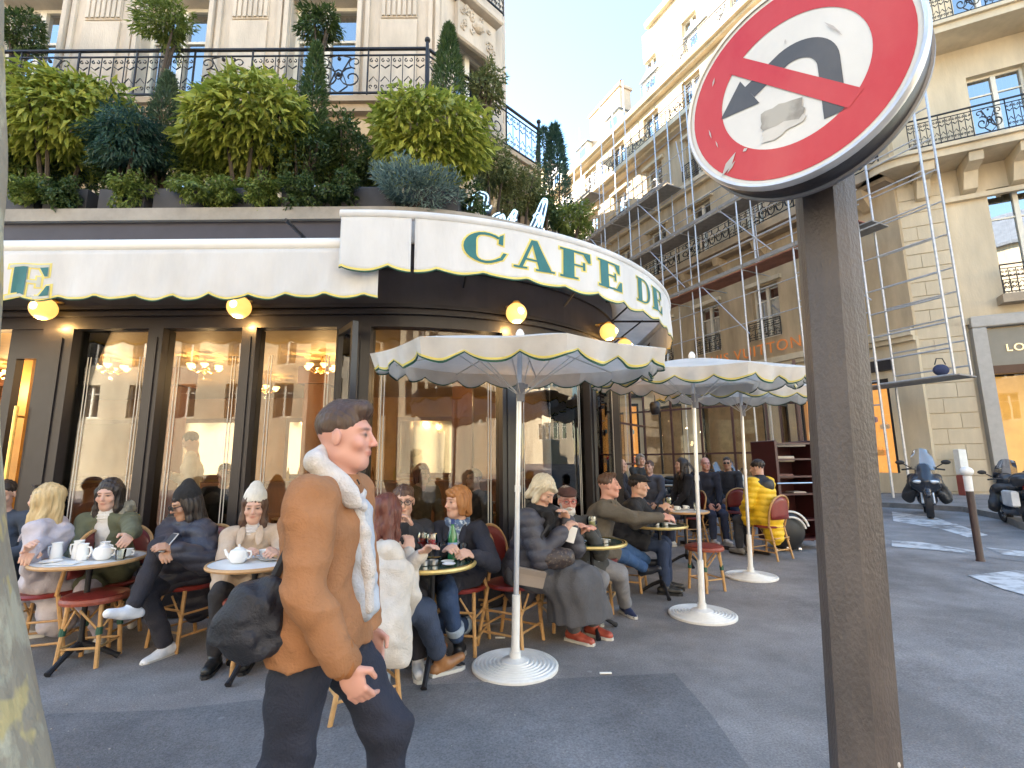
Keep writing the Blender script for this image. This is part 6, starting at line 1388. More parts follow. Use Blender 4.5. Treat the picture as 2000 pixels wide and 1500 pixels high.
    if standing: s.cone(pel_+Vector((0, 0, .05)), pel_+Vector((0, 0, .05-coat_len)), .155*sc, .148*sc, k=.06)
    s.ell(H(0, .02, -.02), (.07*S, .10*S, .10*S), Hm, k=.01, sub=True)
    if inner: s.ell(chest+f*.16+Vector((0, 0, .0)), (.052, .11, .22), Bf, k=.01, sub=True)
    s.disp = wrinkle(.0085*wr*(1 if not puff else .5), 1., puff, seed)
    if hem is not None:
        for i in (0, 1): s.cone(HP[i]+Vector((0, 0, .05)), HP[i].lerp(KN[i], .22), .118, .112, k=.05)
        s.cut(Vector((0, 0, hem)), (0, 0, -1))
    if coat_name == 'suede_jacket':
        w0 = wrinkle(.007, .9, 0, seed)
        def dz(p):
            q = p[:, 2]*30+p[:, 0]*16+1.6*np.sin(p[:, 0]*17+p[:, 2]*6)+1.2*np.sin(p[:, 1]*13); e = np.clip(1.15-np.abs(p[:, 2]-1.02)*2.6, 0, 1); return w0(p)-.010*e*(1-np.abs(np.sin(q))**.6)+.004*e
        s.disp = dz
    cm = clothmat('%s_cloth_%s' % (coat_name, tuple(round(c, 3) for c in coat)), coat, .9 if not puff else .55, .2 if not puff else .05)
    ct = child(coat_name, s, cm, .009)
    if coat_name in ('coat', 'woollen_coat'):   # lapels and buttons
        for sg in (1, -1):
            a = neck+r*sg*.055+f*.045+Vector((0, 0, -.01)); b = chest+f*.150*cr_+r*sg*.02+Vector((0, 0, -.02)); s = Sdf(); n_ = (b-a).normalized(); s.ell((a+b)/2+r*sg*.028+f*.018, (.030, .012, (b-a).length*.52), Matrix((r, n_.cross(r).normalized(), n_)).transposed(), k=.01); child('lapel', s, cm, .007, ct)
    if inner: s = Sdf(); s.cone(neck+Vector((0, 0, -.07))+f*.01, chest+f*.015, .07, .108); s.cone(chest+f*.015, pel_+Vector((0, 0, .08))+f*.01, .108, .11, k=.03); s.disp = wrinkle(.003, 1.5, 0, seed); child('sweater', s, clothmat('sweater_%s' % (tuple(round(c, 3) for c in inner),), inner, .9, .5, 200), .008)
    if turtleneck: s = Sdf(); s.cone(H(0, -.015, -.10), neck+Vector((0, 0, -.05))+f*.02, .060*S, .070, k=.02); s.disp = lambda p: .004*np.sin(p[:, 2]*260); child('turtleneck', s, clothmat('knit_%s' % (tuple(round(c, 3) for c in turtleneck),), turtleneck, .9, .5, 200), .007)
    if scarf:
        s = Sdf(); n_ = 9; c0 = neck+Vector((0, 0, -.015))+f*.015
        for i in range(n_): a, b = 2*PI*i/n_, 2*PI*(i+1)/n_; s.cone(c0+r*.075*math.cos(a)+f*.08*math.sin(a)+Vector((0, 0, -.02*math.sin(a))), c0+r*.075*math.cos(b)+f*.08*math.sin(b)+Vector((0, 0, -.02*math.sin(b))), scarf[1], scarf[1], k=.02)
        s.cone(c0+f*.09+r*.02, chest+f*.14+r*.03+Vector((0, 0, -.06)), scarf[1]*.9, scarf[1]*.8, k=.02); s.cone(c0+f*.09-r*.02, chest+f*.14-r*.035+Vector((0, 0, -.02)), scarf[1]*.8, scarf[1]*.7, k=.02); s.disp = wrinkle(.008, 2.2, 0, seed)
        child('scarf', s, mat('scarf_%s' % (tuple(round(c, 3) for c in scarf[0]),), scarf[0], .9, col2=scarf[2] if len(scarf) > 2 else None, scale=24, var=.2, bump=.4, bscale=120, ramp=(.45, .52)), .008)
    if collar:
        for sg in (1, -1): s = Sdf(); a = neck-f*.06+r*sg*.02+Vector((0, 0, .035)); b = neck+f*.075+r*sg*.055+Vector((0, 0, -.045)); s.cone(a, (a+b)/2+r*sg*.05+Vector((0, 0, .0)), .024, .026, k=.02); s.cone((a+b)/2+r*sg*.05, b, .026, .020, k=.02); s.disp = wrinkle(.006, 3.5, 0, seed); child('collar', s, clothmat('fleece_collar', collar, .95, .7, 160), .0065)
    # ---- hair, hat, glasses ----
    if hair != 'none':
        s = Sdf(); hm = hairmat('hair_%s' % (tuple(round(c, 3) for c in hcol[0]),), *hcol)
        if hair == 'short': s.ell(H(0, -.026, .042), (.079*S, .098*S, .086*S), Hm); s.ell(H(0, .075, -.035), (.085*S, .078*S, .075*S), Hm, k=.012, sub=True); s.ell(H(0, -.02, -.10), (.12*S, .12*S, .06*S), Hm, k=.01, sub=True)
        elif hair == 'crop': s.ell(H(0, -.024, .046), (.077*S, .094*S, .083*S), Hm); s.cone(H(-.02, .045, .10), H(.025, .05, .105), .022*S, k=.02); s.ell(H(0, .082, -.03), (.085*S, .085*S, .078*S), Hm, k=.01, sub=True); s.ell(H(0, -.02, -.11), (.12*S, .12*S, .075*S), Hm, k=.01, sub=True)
        else:
            s.ell(H(0, -.026, .040), (.086*S, .102*S, .090*S), Hm)
            s.ell(H(0, .09, -.035), (.058*S, .075*S, .078*S), Hm, k=.012, sub=True)
            if hair == 'bob':
                for sg in (1, -1): s.cone(H(sg*.062, .005, .03), H(sg*.078, .012, -.085), .034*S, .026*S, k=.02); s.cone(H(sg*.05, -.05, .02), H(sg*.055, -.06, -.09), .045*S, .034*S, k=.03)
                s.cone(H(0, -.07, .02), H(0, -.075, -.09), .05*S, .04*S, k=.04); s.cone(H(.03, .062, .085), H(-.045, .07, .05), .020*S, .014*S, k=.02)
            if hair == 'longhair':
                for sg in (1, -1): s.cone(H(sg*.062, .005, .03), H(sg*.072, .02, -.11), .032*S, .028*S, k=.02); s.cone(H(sg*.072, .02, -.11), H(sg*.072, .045, -.25), .028*S, .018*S, k=.02); s.cone(H(sg*.05, -.05, -.0), H(sg*.085, -.04, -.20), .04*S, .03*S, k=.03)
                s.cone(H(0, -.07, .02), H(0, -.095, -.22), .055*S, .045*S, k=.04)
        s.disp = lambda p: .0030*np.sin(250*((p-np.array(hc, F4))@np.array(hr, F4))+2*np.sin(25*p[:, 2]+2))*np.sin(9*p[:, 2]+40*p[:, 0])+.0028*np.sin(190*((p-np.array(hc, F4))@np.array(hf, F4))+3*np.sin(18*p[:, 2]))-.004*np.sin(38*p[:, 2]+2*np.sin(20*p[:, 0]))
        child('hair', s, hm, .0065)
    if hat == 'beanie': 
        s = Sdf(); s.ell(H(0, -.03, .065), (.086*S, .102*S, .095*S), Hm); s.cone(H(0, -.045, .10), H(0, -.06, .155), .06*S, .045*S, k=.04); s.cut(H(0, .05, .050), tuple(hf*.38-hu)); s.cone(H(-.04, .055, .062), H(.04, .055, .062), .012*S, k=.01); s.cut(H(0, .05, .046), tuple(hf*.38-hu))
        s.disp = lambda p: .0012*np.sin(260*((p-np.array(hc, F4))@np.array(hr, F4))); child('beanie', s, clothmat('hat_%s' % (tuple(round(c, 3) for c in hatcol),), hatcol, .95, .5, 160), .0065)
    if hat == 'cap':
        s = Sdf(); s.ell(H(0, -.015, .072), (.088*S, .108*S, .052*S), Hm); s.ell(H(0, .085, .055), (.060*S, .055*S, .012*S), Hm, k=.02); child('flat_cap', s, clothmat('hat_%s' % (tuple(round(c, 3) for c in hatcol),), hatcol, .9), .0065)
    if beard: s = Sdf(); s.ell(H(0, .045, -.085), (.058*S, .048*S, .05*S), Hm); s.cone(H(-.055, .01, -.03), H(-.03, .05, -.09), .018*S, k=.02); s.cone(H(.055, .01, -.03), H(.03, .05, -.09), .018*S, k=.02); s.cone(H(0, .06, -.10), H(0, .07, -.14), .035*S, .024*S, k=.02); s.ell(H(0, .095, -.054), (.032*S, .012*S, .011*S), Hm, k=.006); s.ell(H(0, .105, -.068), (.018*S, .012*S, .006*S), Hm, k=.005, sub=True); s.disp = wrinkle(.004, 5); child('beard', s, hairmat('beard_white', beard, tuple(c*.7 for c in beard)), .006)
    if glasses:
        m = MB(); m.M = Matrix.Translation(-Vector(org)); 
        for x in (-.032, .032):
            m.tube([H(x+.024*math.cos(a*PI/6), .106, .004+.019*math.sin(a*PI/6)) for a in range(12)], .0028*S, 5, closed=True); m.tube([H(x*1.75, .102, .008), H(x*2.4, .0, .008)], .0025*S, 5)
        m.tube([H(-.008, .108, .008), H(.008, .108, .008)], .0025*S, 5); gl = m.build('glasses', mat('frame_%s' % (glasses[0],), glasses[1], .3), P0)
        m = MB(); m.M = Matrix.Translation(-Vector(org))
        for x in (-.032, .032): m.poly([H(x+.023*math.cos(a*PI/6), .105, .004+.018*math.sin(a*PI/6)) for a in range(12)])
        m.build('lens', M_black if glasses[0] == 'sun' else M_cup, gl)
    if socks is None: pass
    return dict(o=P0, hc=hc, H=H, neck=neck, chest=chest, pel=pel_, HD=HD, EL=EL, SH=SH, KN=KN, FT=FT, r=r, f=f, org=org, child=child, HP=HP)
BR = ((.055, .028, .018), (.11, .055, .032)); BK = ((.012, .009, .009), (.035, .024, .02)); BL = ((.42, .29, .13), (.62, .48, .26)); AU = ((.085, .022, .016), (.17, .05, .03)); GI = ((.28, .11, .03), (.42, .19, .06)); GY = ((.50, .43, .30), (.68, .60, .46)); SLT = ((.18, .16, .14), (.32, .29, .26))
def seat_for(d, label): c = chair(d['pel'].x, d['pel'].y, math.atan2(d['f'].x, -d['f'].y), label); return c
D = R
# left row
a = person('woman with long blonde hair in pale lilac-grey coat, profile to the left', (88, 975, 3.95), D(-70), D(-82), 0, fem=True, hands=[(52, 1088, 3.55), (60, 1075, 3.6)], feet=[(30, 1218), (70, 1225)], coat=(.50, .47, .52), coat_len=.34, lap=.9, trousers=(.42, .41, .42), hair='longhair', hcol=BL, shoes=(.5, .5, .5), coat_name='woollen_coat', seed=1)
seat_for(a, 'bistro chair under the blonde woman in the pale coat')
m = MB(); m.M = Matrix.Translation(-Vector(a['org'])); H = a['H']; m.tube([H(-.07, .03, .10), H(-.035, .075, .105), H(.035, .075, .105), H(.07, .03, .10)], .009, 6); m.build('sunglasses', M_dark, a['o'])
a = person('dark haired woman in olive hooded coat and white turtleneck behind the left table', (213, 965, 4.15), D(8), D(14), D(10), fem=True, hands=[(150, 1085, 3.85), (250, 1060, 3.62)], feet=[(200, 1240), (262, 1205)], coat=(.11, .12, .075), coat_len=.3, trousers=(.52, .49, .60), hair='longhair', hcol=BK, shoes=(.72, .72, .74), turtleneck=(.72, .70, .66), inner=(.72, .70, .66), coat_name='parka', seed=2, skin='light')
seat_for(a, 'bistro chair under the woman in the olive hooded coat')
s = Sdf(); n = a['neck']; [s.cone(n+a['r']*.10*sg+Vector((0, 0, -.02))+a['f']*.01, n+a['r']*.09*sg-a['f']*.07+Vector((0, 0, .02)), .035, .05, k=.05) for sg in (1, -1)]; s.cone(n-a['f']*.07+a['r']*.08, n-a['f']*.07-a['r']*.08, .05, k=.04); s.disp = wrinkle(.01, 2); a['child']('hood', s, clothmat('fur_hood', (.30, .28, .22), .95, .8, 90), .009)
a = person('person in black beanie, sunglasses and navy puffer coat looking at a phone', (362, 985, 4.1), D(-22), D(-38), D(18), hands=[(322, 1078, 3.72), (345, 1075, 3.72)], feet=[G(325, 1262, .07), P(258, 1188, 3.62)], knees=[None, (-.1, 1, 1.1)], coat=(.035, .037, .055), coat_len=.3, puff=.014, trousers=(.022, .022, .032), hair='longhair', hcol=BK, hat='beanie', hatcol=(.02, .02, .022), glasses=('sun', (.02, .02, .02)), shoes=(.72, .75, .80), skin='tan', coat_name='puffer_coat', seed=3, coat_r=1.05)
seat_for(a, 'bistro chair under the person in the navy puffer coat')
q = (a['HD'][0]+a['HD'][1])/2+Vector((0, -.03, .06)); m = MB(); m.M = Matrix.Rotation(-.5, 4, 'Z') @ Matrix.Rotation(.9, 4, 'X'); m.bevbox(-.037, .037, -.075, .075, 0, .009, .003); o = tag(m.build('phone', mat('phone_body', (.55, .56, .58), .3), None, loc=q), 'pale phone held by the person in the black beanie', 'phone'); m = MB(); m.M = Matrix.Rotation(-.5, 4, 'Z') @ Matrix.Rotation(.9, 4, 'X'); m.box(-.033, .033, -.07, .07, .0095, .0105); m.build('screen', M_dark, o)
a = person('woman in white beanie and beige coat behind the second table', (497, 990, 4.0), D(14), D(22), D(8), fem=True, hands=[(470, 1085, 3.7), (545, 1080, 3.7)], coat=(.50, .40, .31), coat_len=.35, lap=.75, trousers=(.02, .02, .025), hair='longhair', hcol=BR, hat='beanie', hatcol=(.70, .67, .60), hscale=1.0, turtleneck=(.62, .60, .60), shoes=(.02, .02, .02), coat_name='woollen_coat', seed=4)
seat_for(a, 'bistro chair under the woman in the white beanie')
person('person in dark blue jacket at the left edge, half hidden by the tree trunk', (5, 965, 4.4), D(15), D(30), D(10), coat=(.05, .07, .11), trousers=(.02, .02, .02), hair='short', hcol=BK, coat_name='jacket', vox=1.3)
# behind the green bottle table
a = person('auburn long haired woman in cream coat, seen from behind beside the green bottle table', (758, 1003, 3.25), D(125), D(150), D(12), fem=True, hands=[(800, 1080, 3.3), (822, 1085, 3.2)], feet=[(862, 1292), (830, 1270)], coat=(.60, .55, .49), coat_len=.30, lap=.5, trousers=(.035, .05, .09), hair='longhair', hcol=AU, shoes=(.28, .13, .05), coat_name='woollen_coat', tr_r=1.15, seed=5, lean=(.04, 0), boot=True)
chair(a['pel'].x, a['pel'].y, D(125), 'rattan chair under the woman in the cream coat')
s = Sdf(); pp = a['pel']; q = G(755, 1300); w0, w1 = P(738, 1110, 3.12), P(775, 1120, 3.1); s.cone(w0, P(745, 1210, 3.02), .10, .09, k=.1); s.cone(w1, P(765, 1225, 3.0), .10, .085, k=.1); s.cone(P(745, 1210, 3.02), P(760, 1275, 2.98), .09, .07, k=.1); s.cone(P(765, 1225, 3.0), P(782, 1285, 2.98), .085, .055, k=.1); s.cut(Vector((0, 0, P(770, 1300, 2.98).z)), (0, 0, -1)); s.disp = wrinkle(.005, 1.4, 0, 2); a['child']('coat_tail', s, clothmat('woollen_coat_cloth_%s' % ((.6, .55, .49),), (.6, .55, .49), .9, .2), .009)
a = person('woman in round glasses with hand at her chin, facing the auburn haired woman', (788, 978, 3.85), D(15), D(12), D(6), fem=True, hands=[None, (808, 1030, 3.66)], coat=(.03, .03, .035), trousers=(.02, .02, .03), hair='short', hcol=BR, glasses=('black', (.02, .015, .015)), coat_name='jacket', seed=6)
seat_for(a, 'bistro chair under the woman in round glasses')
a = person('short haired auburn woman in navy coat with blue and white scarf, looking left', (893, 980, 3.95), D(-12), D(-48), D(2), fem=True, hands=[(868, 1075, 3.6), (925, 1085, 3.6)], feet=[(897, 1262), (925, 1222)], coat=(.022, .024, .038), coat_len=.25, trousers=(.03, .06, .14), hair='bob', hcol=GI, scarf=((.50, .58, .66), .024, (.10, .16, .28)), shoes=(.012, .012, .014), boot=True, coat_name='woollen_coat', cuff=(.32, .40, .50), seed=7, hscale=.98)
seat_for(a, 'bistro chair under the woman with the blue and white scarf')
# the couple
a = person('blonde bobbed woman in black puffer jacket, black scarf and long grey skirt', (1062, 958, 3.95), D(48), D(52), D(38), fem=True, hands=[(1098, 1040, 3.85), (1108, 1018, 3.95)], feet=[(1122, 1232), (1158, 1222)], coat=(.05, .05, .065), coat_len=.18, puff=.010, trousers=(.09, .09, .10), skirt=(.085, .085, .095), hair='bob', hcol=GY, scarf=((.012, .012, .015), .042), shoes=(.34, .07, .045), socks=(.28, .27, .26), coat_name='puffer_jacket', seed=8, lean=(.08, 0))
chair(a['pel'].x-.12, a['pel'].y+.05, D(60), 'red backed rattan chair beside the nearest parasol pole'); COUPLE = a
a = person('old man with white beard, red glasses and brown cap', (1108, 978, 4.45), D(12), D(8), D(4), hands=[(1130, 1045, 4.2), (1150, 1040, 4.2)], feet=[(1160, 1195), (1222, 1182)], coat=(.055, .058, .060), coat_len=.12, trousers=(.20, .20, .215), hair='short', hcol=SLT, hat='cap', hatcol=(.07, .03, .025), beard=(.66, .63, .58), glasses=('red', (.45, .03, .02)), shoes=(.02, .03, .08), coat_name='jacket', seed=9, coat_r=1.1, skin='rosy', tr_r=1.1)
seat_for(a, 'rattan chair under the white bearded man')
a = person('man in brown tweed overcoat, profile to the right', (1190, 948, 5.0), D(68), D(80), 0, hands=[(1290, 1010, 4.75), (1283, 1012, 4.95)], feet=[(1322, 1133), (1345, 1120)], coat=(.115, .10, .080), coat_len=.38, lap=.6, trousers=(.03, .08, .20), hair='crop', hcol=BR, shoes=(.02, .025, .04), coat_name='woollen_coat', seed=10, coat_r=1.08, skin='rosy', lean=(.06, 0))
seat_for(a, 'rattan chair under the man in the brown tweed overcoat')
a = person('man in black cap and black jacket leaning back, profile to the right', (1248, 948, 5.7), D(66), D(75), D(4), hands=[(1290, 998, 5.4), (1300, 1000, 5.5)], coat=(.022, .024, .032), coat_len=.15, trousers=(.02, .035, .08), hair='short', hcol=BK, hat='cap', hatcol=(.012, .012, .015), shoes=(.03, .03, .03), coat_name='jacket', seed=11, lean=(.08, 0))
seat_for(a, 'rattan chair under the man in the black cap')
# rear terrace
rear = [((1214, 908, 9.0), 60, 70, (.03, .03, .04), 'none', BK, 'man with shaved head at the left of the rear terrace', 'light', None), ((1268, 912, 9.2), -20, -40, (.09, .10, .13), 'short', BR, 'smiling person in grey-blue jacket in the rear terrace', 'light', None), ((1252, 898, 10.4), 10, 20, (.04, .045, .05), 'bob', SLT, 'grey haired person farthest back in the rear terrace', 'light', None),
        ((1330, 908, 8.6), -80, -85, (.015, .015, .02), 'longhair', BK, 'person in black with long dark hair facing left in the rear terrace', 'light', None), ((1378, 906, 8.8), 5, 0, (.02, .022, .035), 'none', BK, 'bald man in black sweater facing the camera in the rear terrace', 'rosy', None),
        ((1420, 905, 9.6), -30, -30, (.03, .03, .035), 'short', BK, 'person in dark glasses behind the rear terrace drinks', 'tan', ('sun', (.02, .02, .02)))]
for i, (hd, b, h_, cc_, hr_, hc_, lb, sk_, gl_) in enumerate(rear):
    a = person(lb, hd, D(b), D(h_), 0, coat=cc_, hair=hr_, hcol=hc_, coat_name='jacket', vox=1.5, skin=sk_, glasses=gl_, sc=.98, seed=20+i); seat_for(a, ['rattan chair of the man with the shaved head', 'rattan chair of the smiling person in grey-blue', 'farthest rattan chair in the rear terrace', 'rattan chair of the long dark haired person', 'rattan chair of the bald man in black', 'rattan chair of the person in dark glasses'][i])
a = person('person in yellow padded jacket with black shoulders, back to the camera', (1478, 914, 7.4), D(-150), D(-140), D(10), hands=[None, None], coat=(.80, .52, .02), puff=.012, trousers=(.03, .035, .05), hair='short', hcol=BK, coat_name='padded_jacket', vox=1.2, shoes=(.2, .2, .2), seed=31)
s = Sdf(); n = a['neck']; s.cone(n+Vector((0, 0, -.05)), a['chest']+Vector((0, 0, .08)), .10, .155, k=.06); [s.cone(n+Vector((0, 0, -.06)), a['SH'][i], .075, .088, k=.05) for i in (0, 1)]; a['child']('shoulder_yoke', s, clothmat('black_nylon', (.015, .016, .02), .5), .011)
seat_for(a, 'rattan chair under the person in the yellow padded jacket')
# inside the cafe
person('waiter in white shirt bending over a table behind the middle window', (372, 862, 6.4), D(-60), D(-70), D(30), hands=[(335, 930, 6.2), (345, 935, 6.3)], standing=True, coat=(.62, .60, .56), trousers=(.02, .02, .02), hair='short', hcol=BK, coat_name='shirt', vox=1.5, coat_len=.1, sc=.98, shoes=(.02, .02, .02))
for i, (hd, b, cc_, hr_, hc_, lb) in enumerate([((440, 925, 5.9), 30, (.02, .02, .03), 'short', BK, 'diner in black behind the second window from the corner'), ((270, 935, 6.0), -30, (.12, .05, .04), 'short', BR, 'diner in dark red behind the leftmost window'), ((825, 925, 6.0), 40, (.20, .15, .10), 'bob', AU, 'diner with auburn bob behind the curved glass'), ((925, 935, 6.1), -40, (.10, .10, .12), 'short', BR, 'diner in grey behind the curved glass above the auburn woman'), ((1015, 930, 6.6), 20, (.15, .15, .17), 'short', BK, 'diner behind the narrow curved pane by the nearest pole')]):
    person(lb, hd, D(b), None, 0, coat=cc_, hair=hr_, hcol=hc_, coat_name='jacket', vox=1.6, seed=40+i)
# red rattan chairs of the rear terrace with nobody in them
for (u, v, b, lb) in [(1355, 1040, 200, 'empty red backed chair in front of the rear terrace tables, left one'), (1436, 1050, 185, 'empty red backed chair in front of the rear terrace tables, right one'), (1262, 1020, 100, 'empty rattan chair at the left of the rear terrace'), (1120, 1190, 170, 'rattan chair legs between the skirt and the bearded man')]:
    p = G(u, v); chair(p.x, p.y, D(b), lb)
# ---------------- the walking man ----------------
wY = 1.80
hc = P(677, 852, wY); Wb = D(86)
pel_ = Vector(((P(640, 1235, wY)).x-.03, wY, P(640, 1235, wY).z)); S_ = 1.0
fr = P(575, 1500, wY-.02); 
kR = None
w = person('young man walking to the right in tan suede jacket with white fleece collar', None, Wb, D(88), D(2), headpos=hc, pel=tuple(pel_), hands=[Vector((P(672, 1320, wY-.22).x, wY-.22, P(672, 1300, wY-.22).z)), Vector((pel_.x+.12, wY+.22, pel_.z-.05))],
           feet=[Vector((pel_.x-.30, wY-.09, .10)), Vector((pel_.x+.22, wY+.09, .08))], knees=[(0, 1, 0), (0, 1, 0)], standing=True, coat=(.33, .155, .07), coat_len=.16, hem=P(640, 1262, wY).z, coat_name='suede_jacket', trousers=(.018, .022, .04), hair='none', hcol=BR, shoes=(.6, .6, .58), vox=.8, wr=1.5, coat_r=1.12, sc=.97, hscale=1.03, skin='rosy', seed=2.2, turtleneck=None, tr_r=1.08)
H = w['H']; 
s = Sdf(); Hm = euler_frame(D(88), D(2)); s.ell(H(0, -.022, .044), (.0775, .0965, .083), Hm); s.cone(H(-.025, .055, .098), H(.025, .055, .10), .022, k=.03); s.cone(H(0, -.03, .10), H(0, .055, .104), .030, .026, k=.04)
s.ell(H(0, .090, -.02), (.095, .078, .085), Hm, k=.01, sub=True); s.ell(H(0, .035, -.08), (.12, .12, .075), Hm, k=.01, sub=True); s.ell(H(0, -.06, -.115), (.12, .08, .055), Hm, k=.015, sub=True)
s.disp = lambda p: .0010*np.sin(420*p[:, 1]+90*p[:, 0]+4*np.sin(40*p[:, 2])); w['child']('hair', s, hairmat('walker_hair', (.045, .024, .016), (.085, .050, .034)), .005)
fc = clothmat('white_fleece', (.60, .58, .57), .95, .45, 150, var=.14, sc=14)
s = Sdf(); n = w['neck']; f, r = w['f'], w['r']
pts = [P(612, 900, wY-.09), P(640, 925, wY-.12), P(668, 955, wY-.12), P(695, 985, wY-.10)]
dd_ = (pts[-1]-pts[0]).normalized(); yy_ = Vector((0, 1, 0)); pp_ = dd_.cross(yy_).normalized()
s.ell((pts[0]+pts[-1])/2+Vector((-.004, .02, 0)), ((pts[-1]-pts[0]).length*.60, .046, .030), Matrix((dd_, pp_, yy_)).transposed(), k=.02)
pts2 = [P(630, 895, wY+.05), P(668, 925, wY+.09), P(700, 965, wY+.08), P(706, 990, wY-.02)]
for a, b in zip(pts2, pts2[1:]): s.cone(a, b, .022, .022, k=.03)
s.cone(pts[0], pts2[0], .026, .024, k=.03); s.cone(pts[0], P(632, 880, wY-.02), .024, .022, k=.03); s.disp = wrinkle(.0025, 2.2); w['child']('collar', s, fc, .006)
s = Sdf(); pts = [P(700, 990, wY-.04), P(712, 1040, wY-.03), P(722, 1110, wY-.03), P(722, 1190, wY-.03)]
for a, b in zip(pts, pts[1:]): s.cone(a+Vector((-.012, .02, 0)), b+Vector((-.012, .02, 0)), .022, .022, k=.03)
s.disp = wrinkle(.003, 2); w['child']('fleece_lining', s, fc, .007)
# shirt front under the open jacket
s = Sdf(); s.cone(P(700, 1000, wY+.02), P(705, 1180, wY+.02), .05, .06); s.disp = wrinkle(.005, 2); w['child']('t_shirt', s, clothmat('pale_blue_shirt', (.45, .50, .58), .9), .008)
s = Sdf(); pl = w['pel']; s.cone(w['HD'][0].lerp(w['EL'][0], .16), w['HD'][0].lerp(w['EL'][0], .04), .054, .046, k=.02); s.disp = lambda p: .003*np.sin(150*(p[:, 0]+p[:, 1])); w['child']('ribbed_cuff', s, clothmat('suede_jacket_cloth_x', (.33, .13, .04), .9, .3), .007)
# shoulder bag
bc_ = P(496, 1205, wY-.17); bg = thing('shoulder_bag', 'round black shoulder bag swinging behind the walking man', 'bag', (bc_.x, bc_.y, bc_.z-.15))
s = Sdf(); s.ell(bc_+Vector((0, 0, -.01)), (.095, .07, .105), None, k=.03); s.cone(bc_+Vector((-.06, 0, -.05)), bc_+Vector((.05, 0, -.05)), .066, .066, k=.05); s.cone(bc_+Vector((-.02, 0, .06)), bc_+Vector((.05, 0, .075)), .045, .045, k=.05); s.disp = wrinkle(.010, 1.6, 0, 3); V, Fq = nets(s, .008); inst(np_mesh('bag_body', V, Fq, clothmat('black_nylon_bag', (.018, .02, .030), .6, .3, 90), bg.location), 'bag_body', bg)
m = MB(); m.M = Matrix.Translation(-bg.location); sh = w['SH'][1]; m.tube([bc_+Vector((.05, .02, .12)), bc_+Vector((.14, .06, .35)), w['chest']+Vector((-.13, .08, .1)), sh+Vector((0, -.02, .10)), n+Vector((.08, -.02, -.04))], .016, 6); m.build('strap', mat('black_webbing', (.02, .02, .025), .7), bg, smooth=True)
# handbag and book of the blonde woman
q = COUPLE['pel']+COUPLE['f']*.28+Vector((-.0, -.10, .13)); t = thing('handbag', 'dark monogram handbag on the lap of the blonde bobbed woman', 'handbag', q); s = Sdf(); s.ell((0, 0, 0), (.12, .07, .075), None); s.cone((-.07, 0, .0), (.08, 0, .01), .06, .055, k=.04); s.disp = wrinkle(.005, 3); V, Fq = nets(s, .009); inst(np_mesh('bag_body', V, Fq, mat('monogram_leather', (.04, .03, .03), .5, col2=(.12, .09, .07), scale=55, ramp=(.55, .6)), (0, 0, 0)), 'bag_body', t); m = MB(); m.tube([(-.09, 0, .04), (-.11, -.02, .16), (-.05, 0, .24)], .012, 6); m.build('strap', M_black, t)
q = P(1035, 1128, 3.72); m = MB(); m.M = Matrix.Rotation(.25, 4, 'Y') @ Matrix.Rotation(.3, 4, 'Z'); m.bevbox(-.11, .11, -.02, .02, -.06, .06, .004); t = tag(m.build('paper_bag', mat('taupe_paper', (.25, .20, .16), .7, var=.08), None, loc=q), 'flat taupe pouch held at the hip of the blonde bobbed woman', 'pouch'); m = MB(); m.M = Matrix.Rotation(.25, 4, 'Y') @ Matrix.Rotation(.3, 4, 'Z'); m.box(-.11, .11, -.024, -.0205, .02, .056); m.build('flap', mat('taupe_flap', (.21, .165, .13), .6), t)
q = (COUPLE['HD'][0]+COUPLE['HD'][1])/2+Vector((.03, -.03, -.05)); m = MB(); m.M = Matrix.Rotation(.3, 4, 'Y'); m.bevbox(-.05, .05, -.01, .01, -.06, .06, .004); tag(m.build('napkin', M_paper, None, loc=q), 'crumpled white napkin in the hands of the blonde bobbed woman', 'napkin')
# ---------------- road sign, pole, tree ----------------
SY = .93; sc_ = P(1543, 158, SY)
sgn = thing('no_left_turn_sign', 'round no left turn sign, red ring and slash over a curved black arrow', 'road sign', sc_)
az = R(46); fwd = Vector((math.sin(az), math.cos(az), 0))       # from front to back
sx_ = Vector((math.cos(az), -math.sin(az), 0)); M_S = Matrix(((sx_.x, fwd.x, 0, 0), (sx_.y, fwd.y, 0, 0), (0, 0, 1, 0), (0, 0, 0, 1)))
RS = .226
def weathered(name, c1, c2, rough=.45):
    m = mat(name, c1, rough, col2=c2, scale=5, ramp=(.35, .75), bump=.04, bscale=60, stretch=(1, 1, .6), rvar=.1); return m
M_sr = weathered('sign_red', (.47, .012, .022), (.52, .07, .07), .5); M_sw = weathered('sign_white', (.60, .60, .58), (.72, .72, .70)); M_sk = weathered('sign_black', (.045, .045, .05), (.10, .10, .105)); M_rim = mat('sign_rim', (.60, .60, .60), .35, metal=.4, var=.2, scale=8); M_can = mat('sign_housing', (.035, .03, .032), .5, var=.3, scale=12, bump=.1)
def flat(name, polys, y, mt, parent):
    m = MB(); m.M = M_S
    for p in polys: m.add([(x*RS, y, z*RS) for x, z in p], [tuple(range(len(p)))])
    return m.build(name, mt, parent)
def disc(r0, r1, n=72, a0=0, a1=2*PI): return [[(r0*math.cos(a0+(a1-a0)*i/n), r0*math.sin(a0+(a1-a0)*i/n)), (r1*math.cos(a0+(a1-a0)*i/n), r1*math.sin(a0+(a1-a0)*i/n)), (r1*math.cos(a0+(a1-a0)*(i+1)/n), r1*math.sin(a0+(a1-a0)*(i+1)/n)), (r0*math.cos(a0+(a1-a0)*(i+1)/n), r0*math.sin(a0+(a1-a0)*(i+1)/n))] for i in range(n)]
m = MB(); m.M = M_S @ Matrix.Rotation(PI/2, 4, 'X') @ Matrix.Diagonal((1, 1, -1, 1))
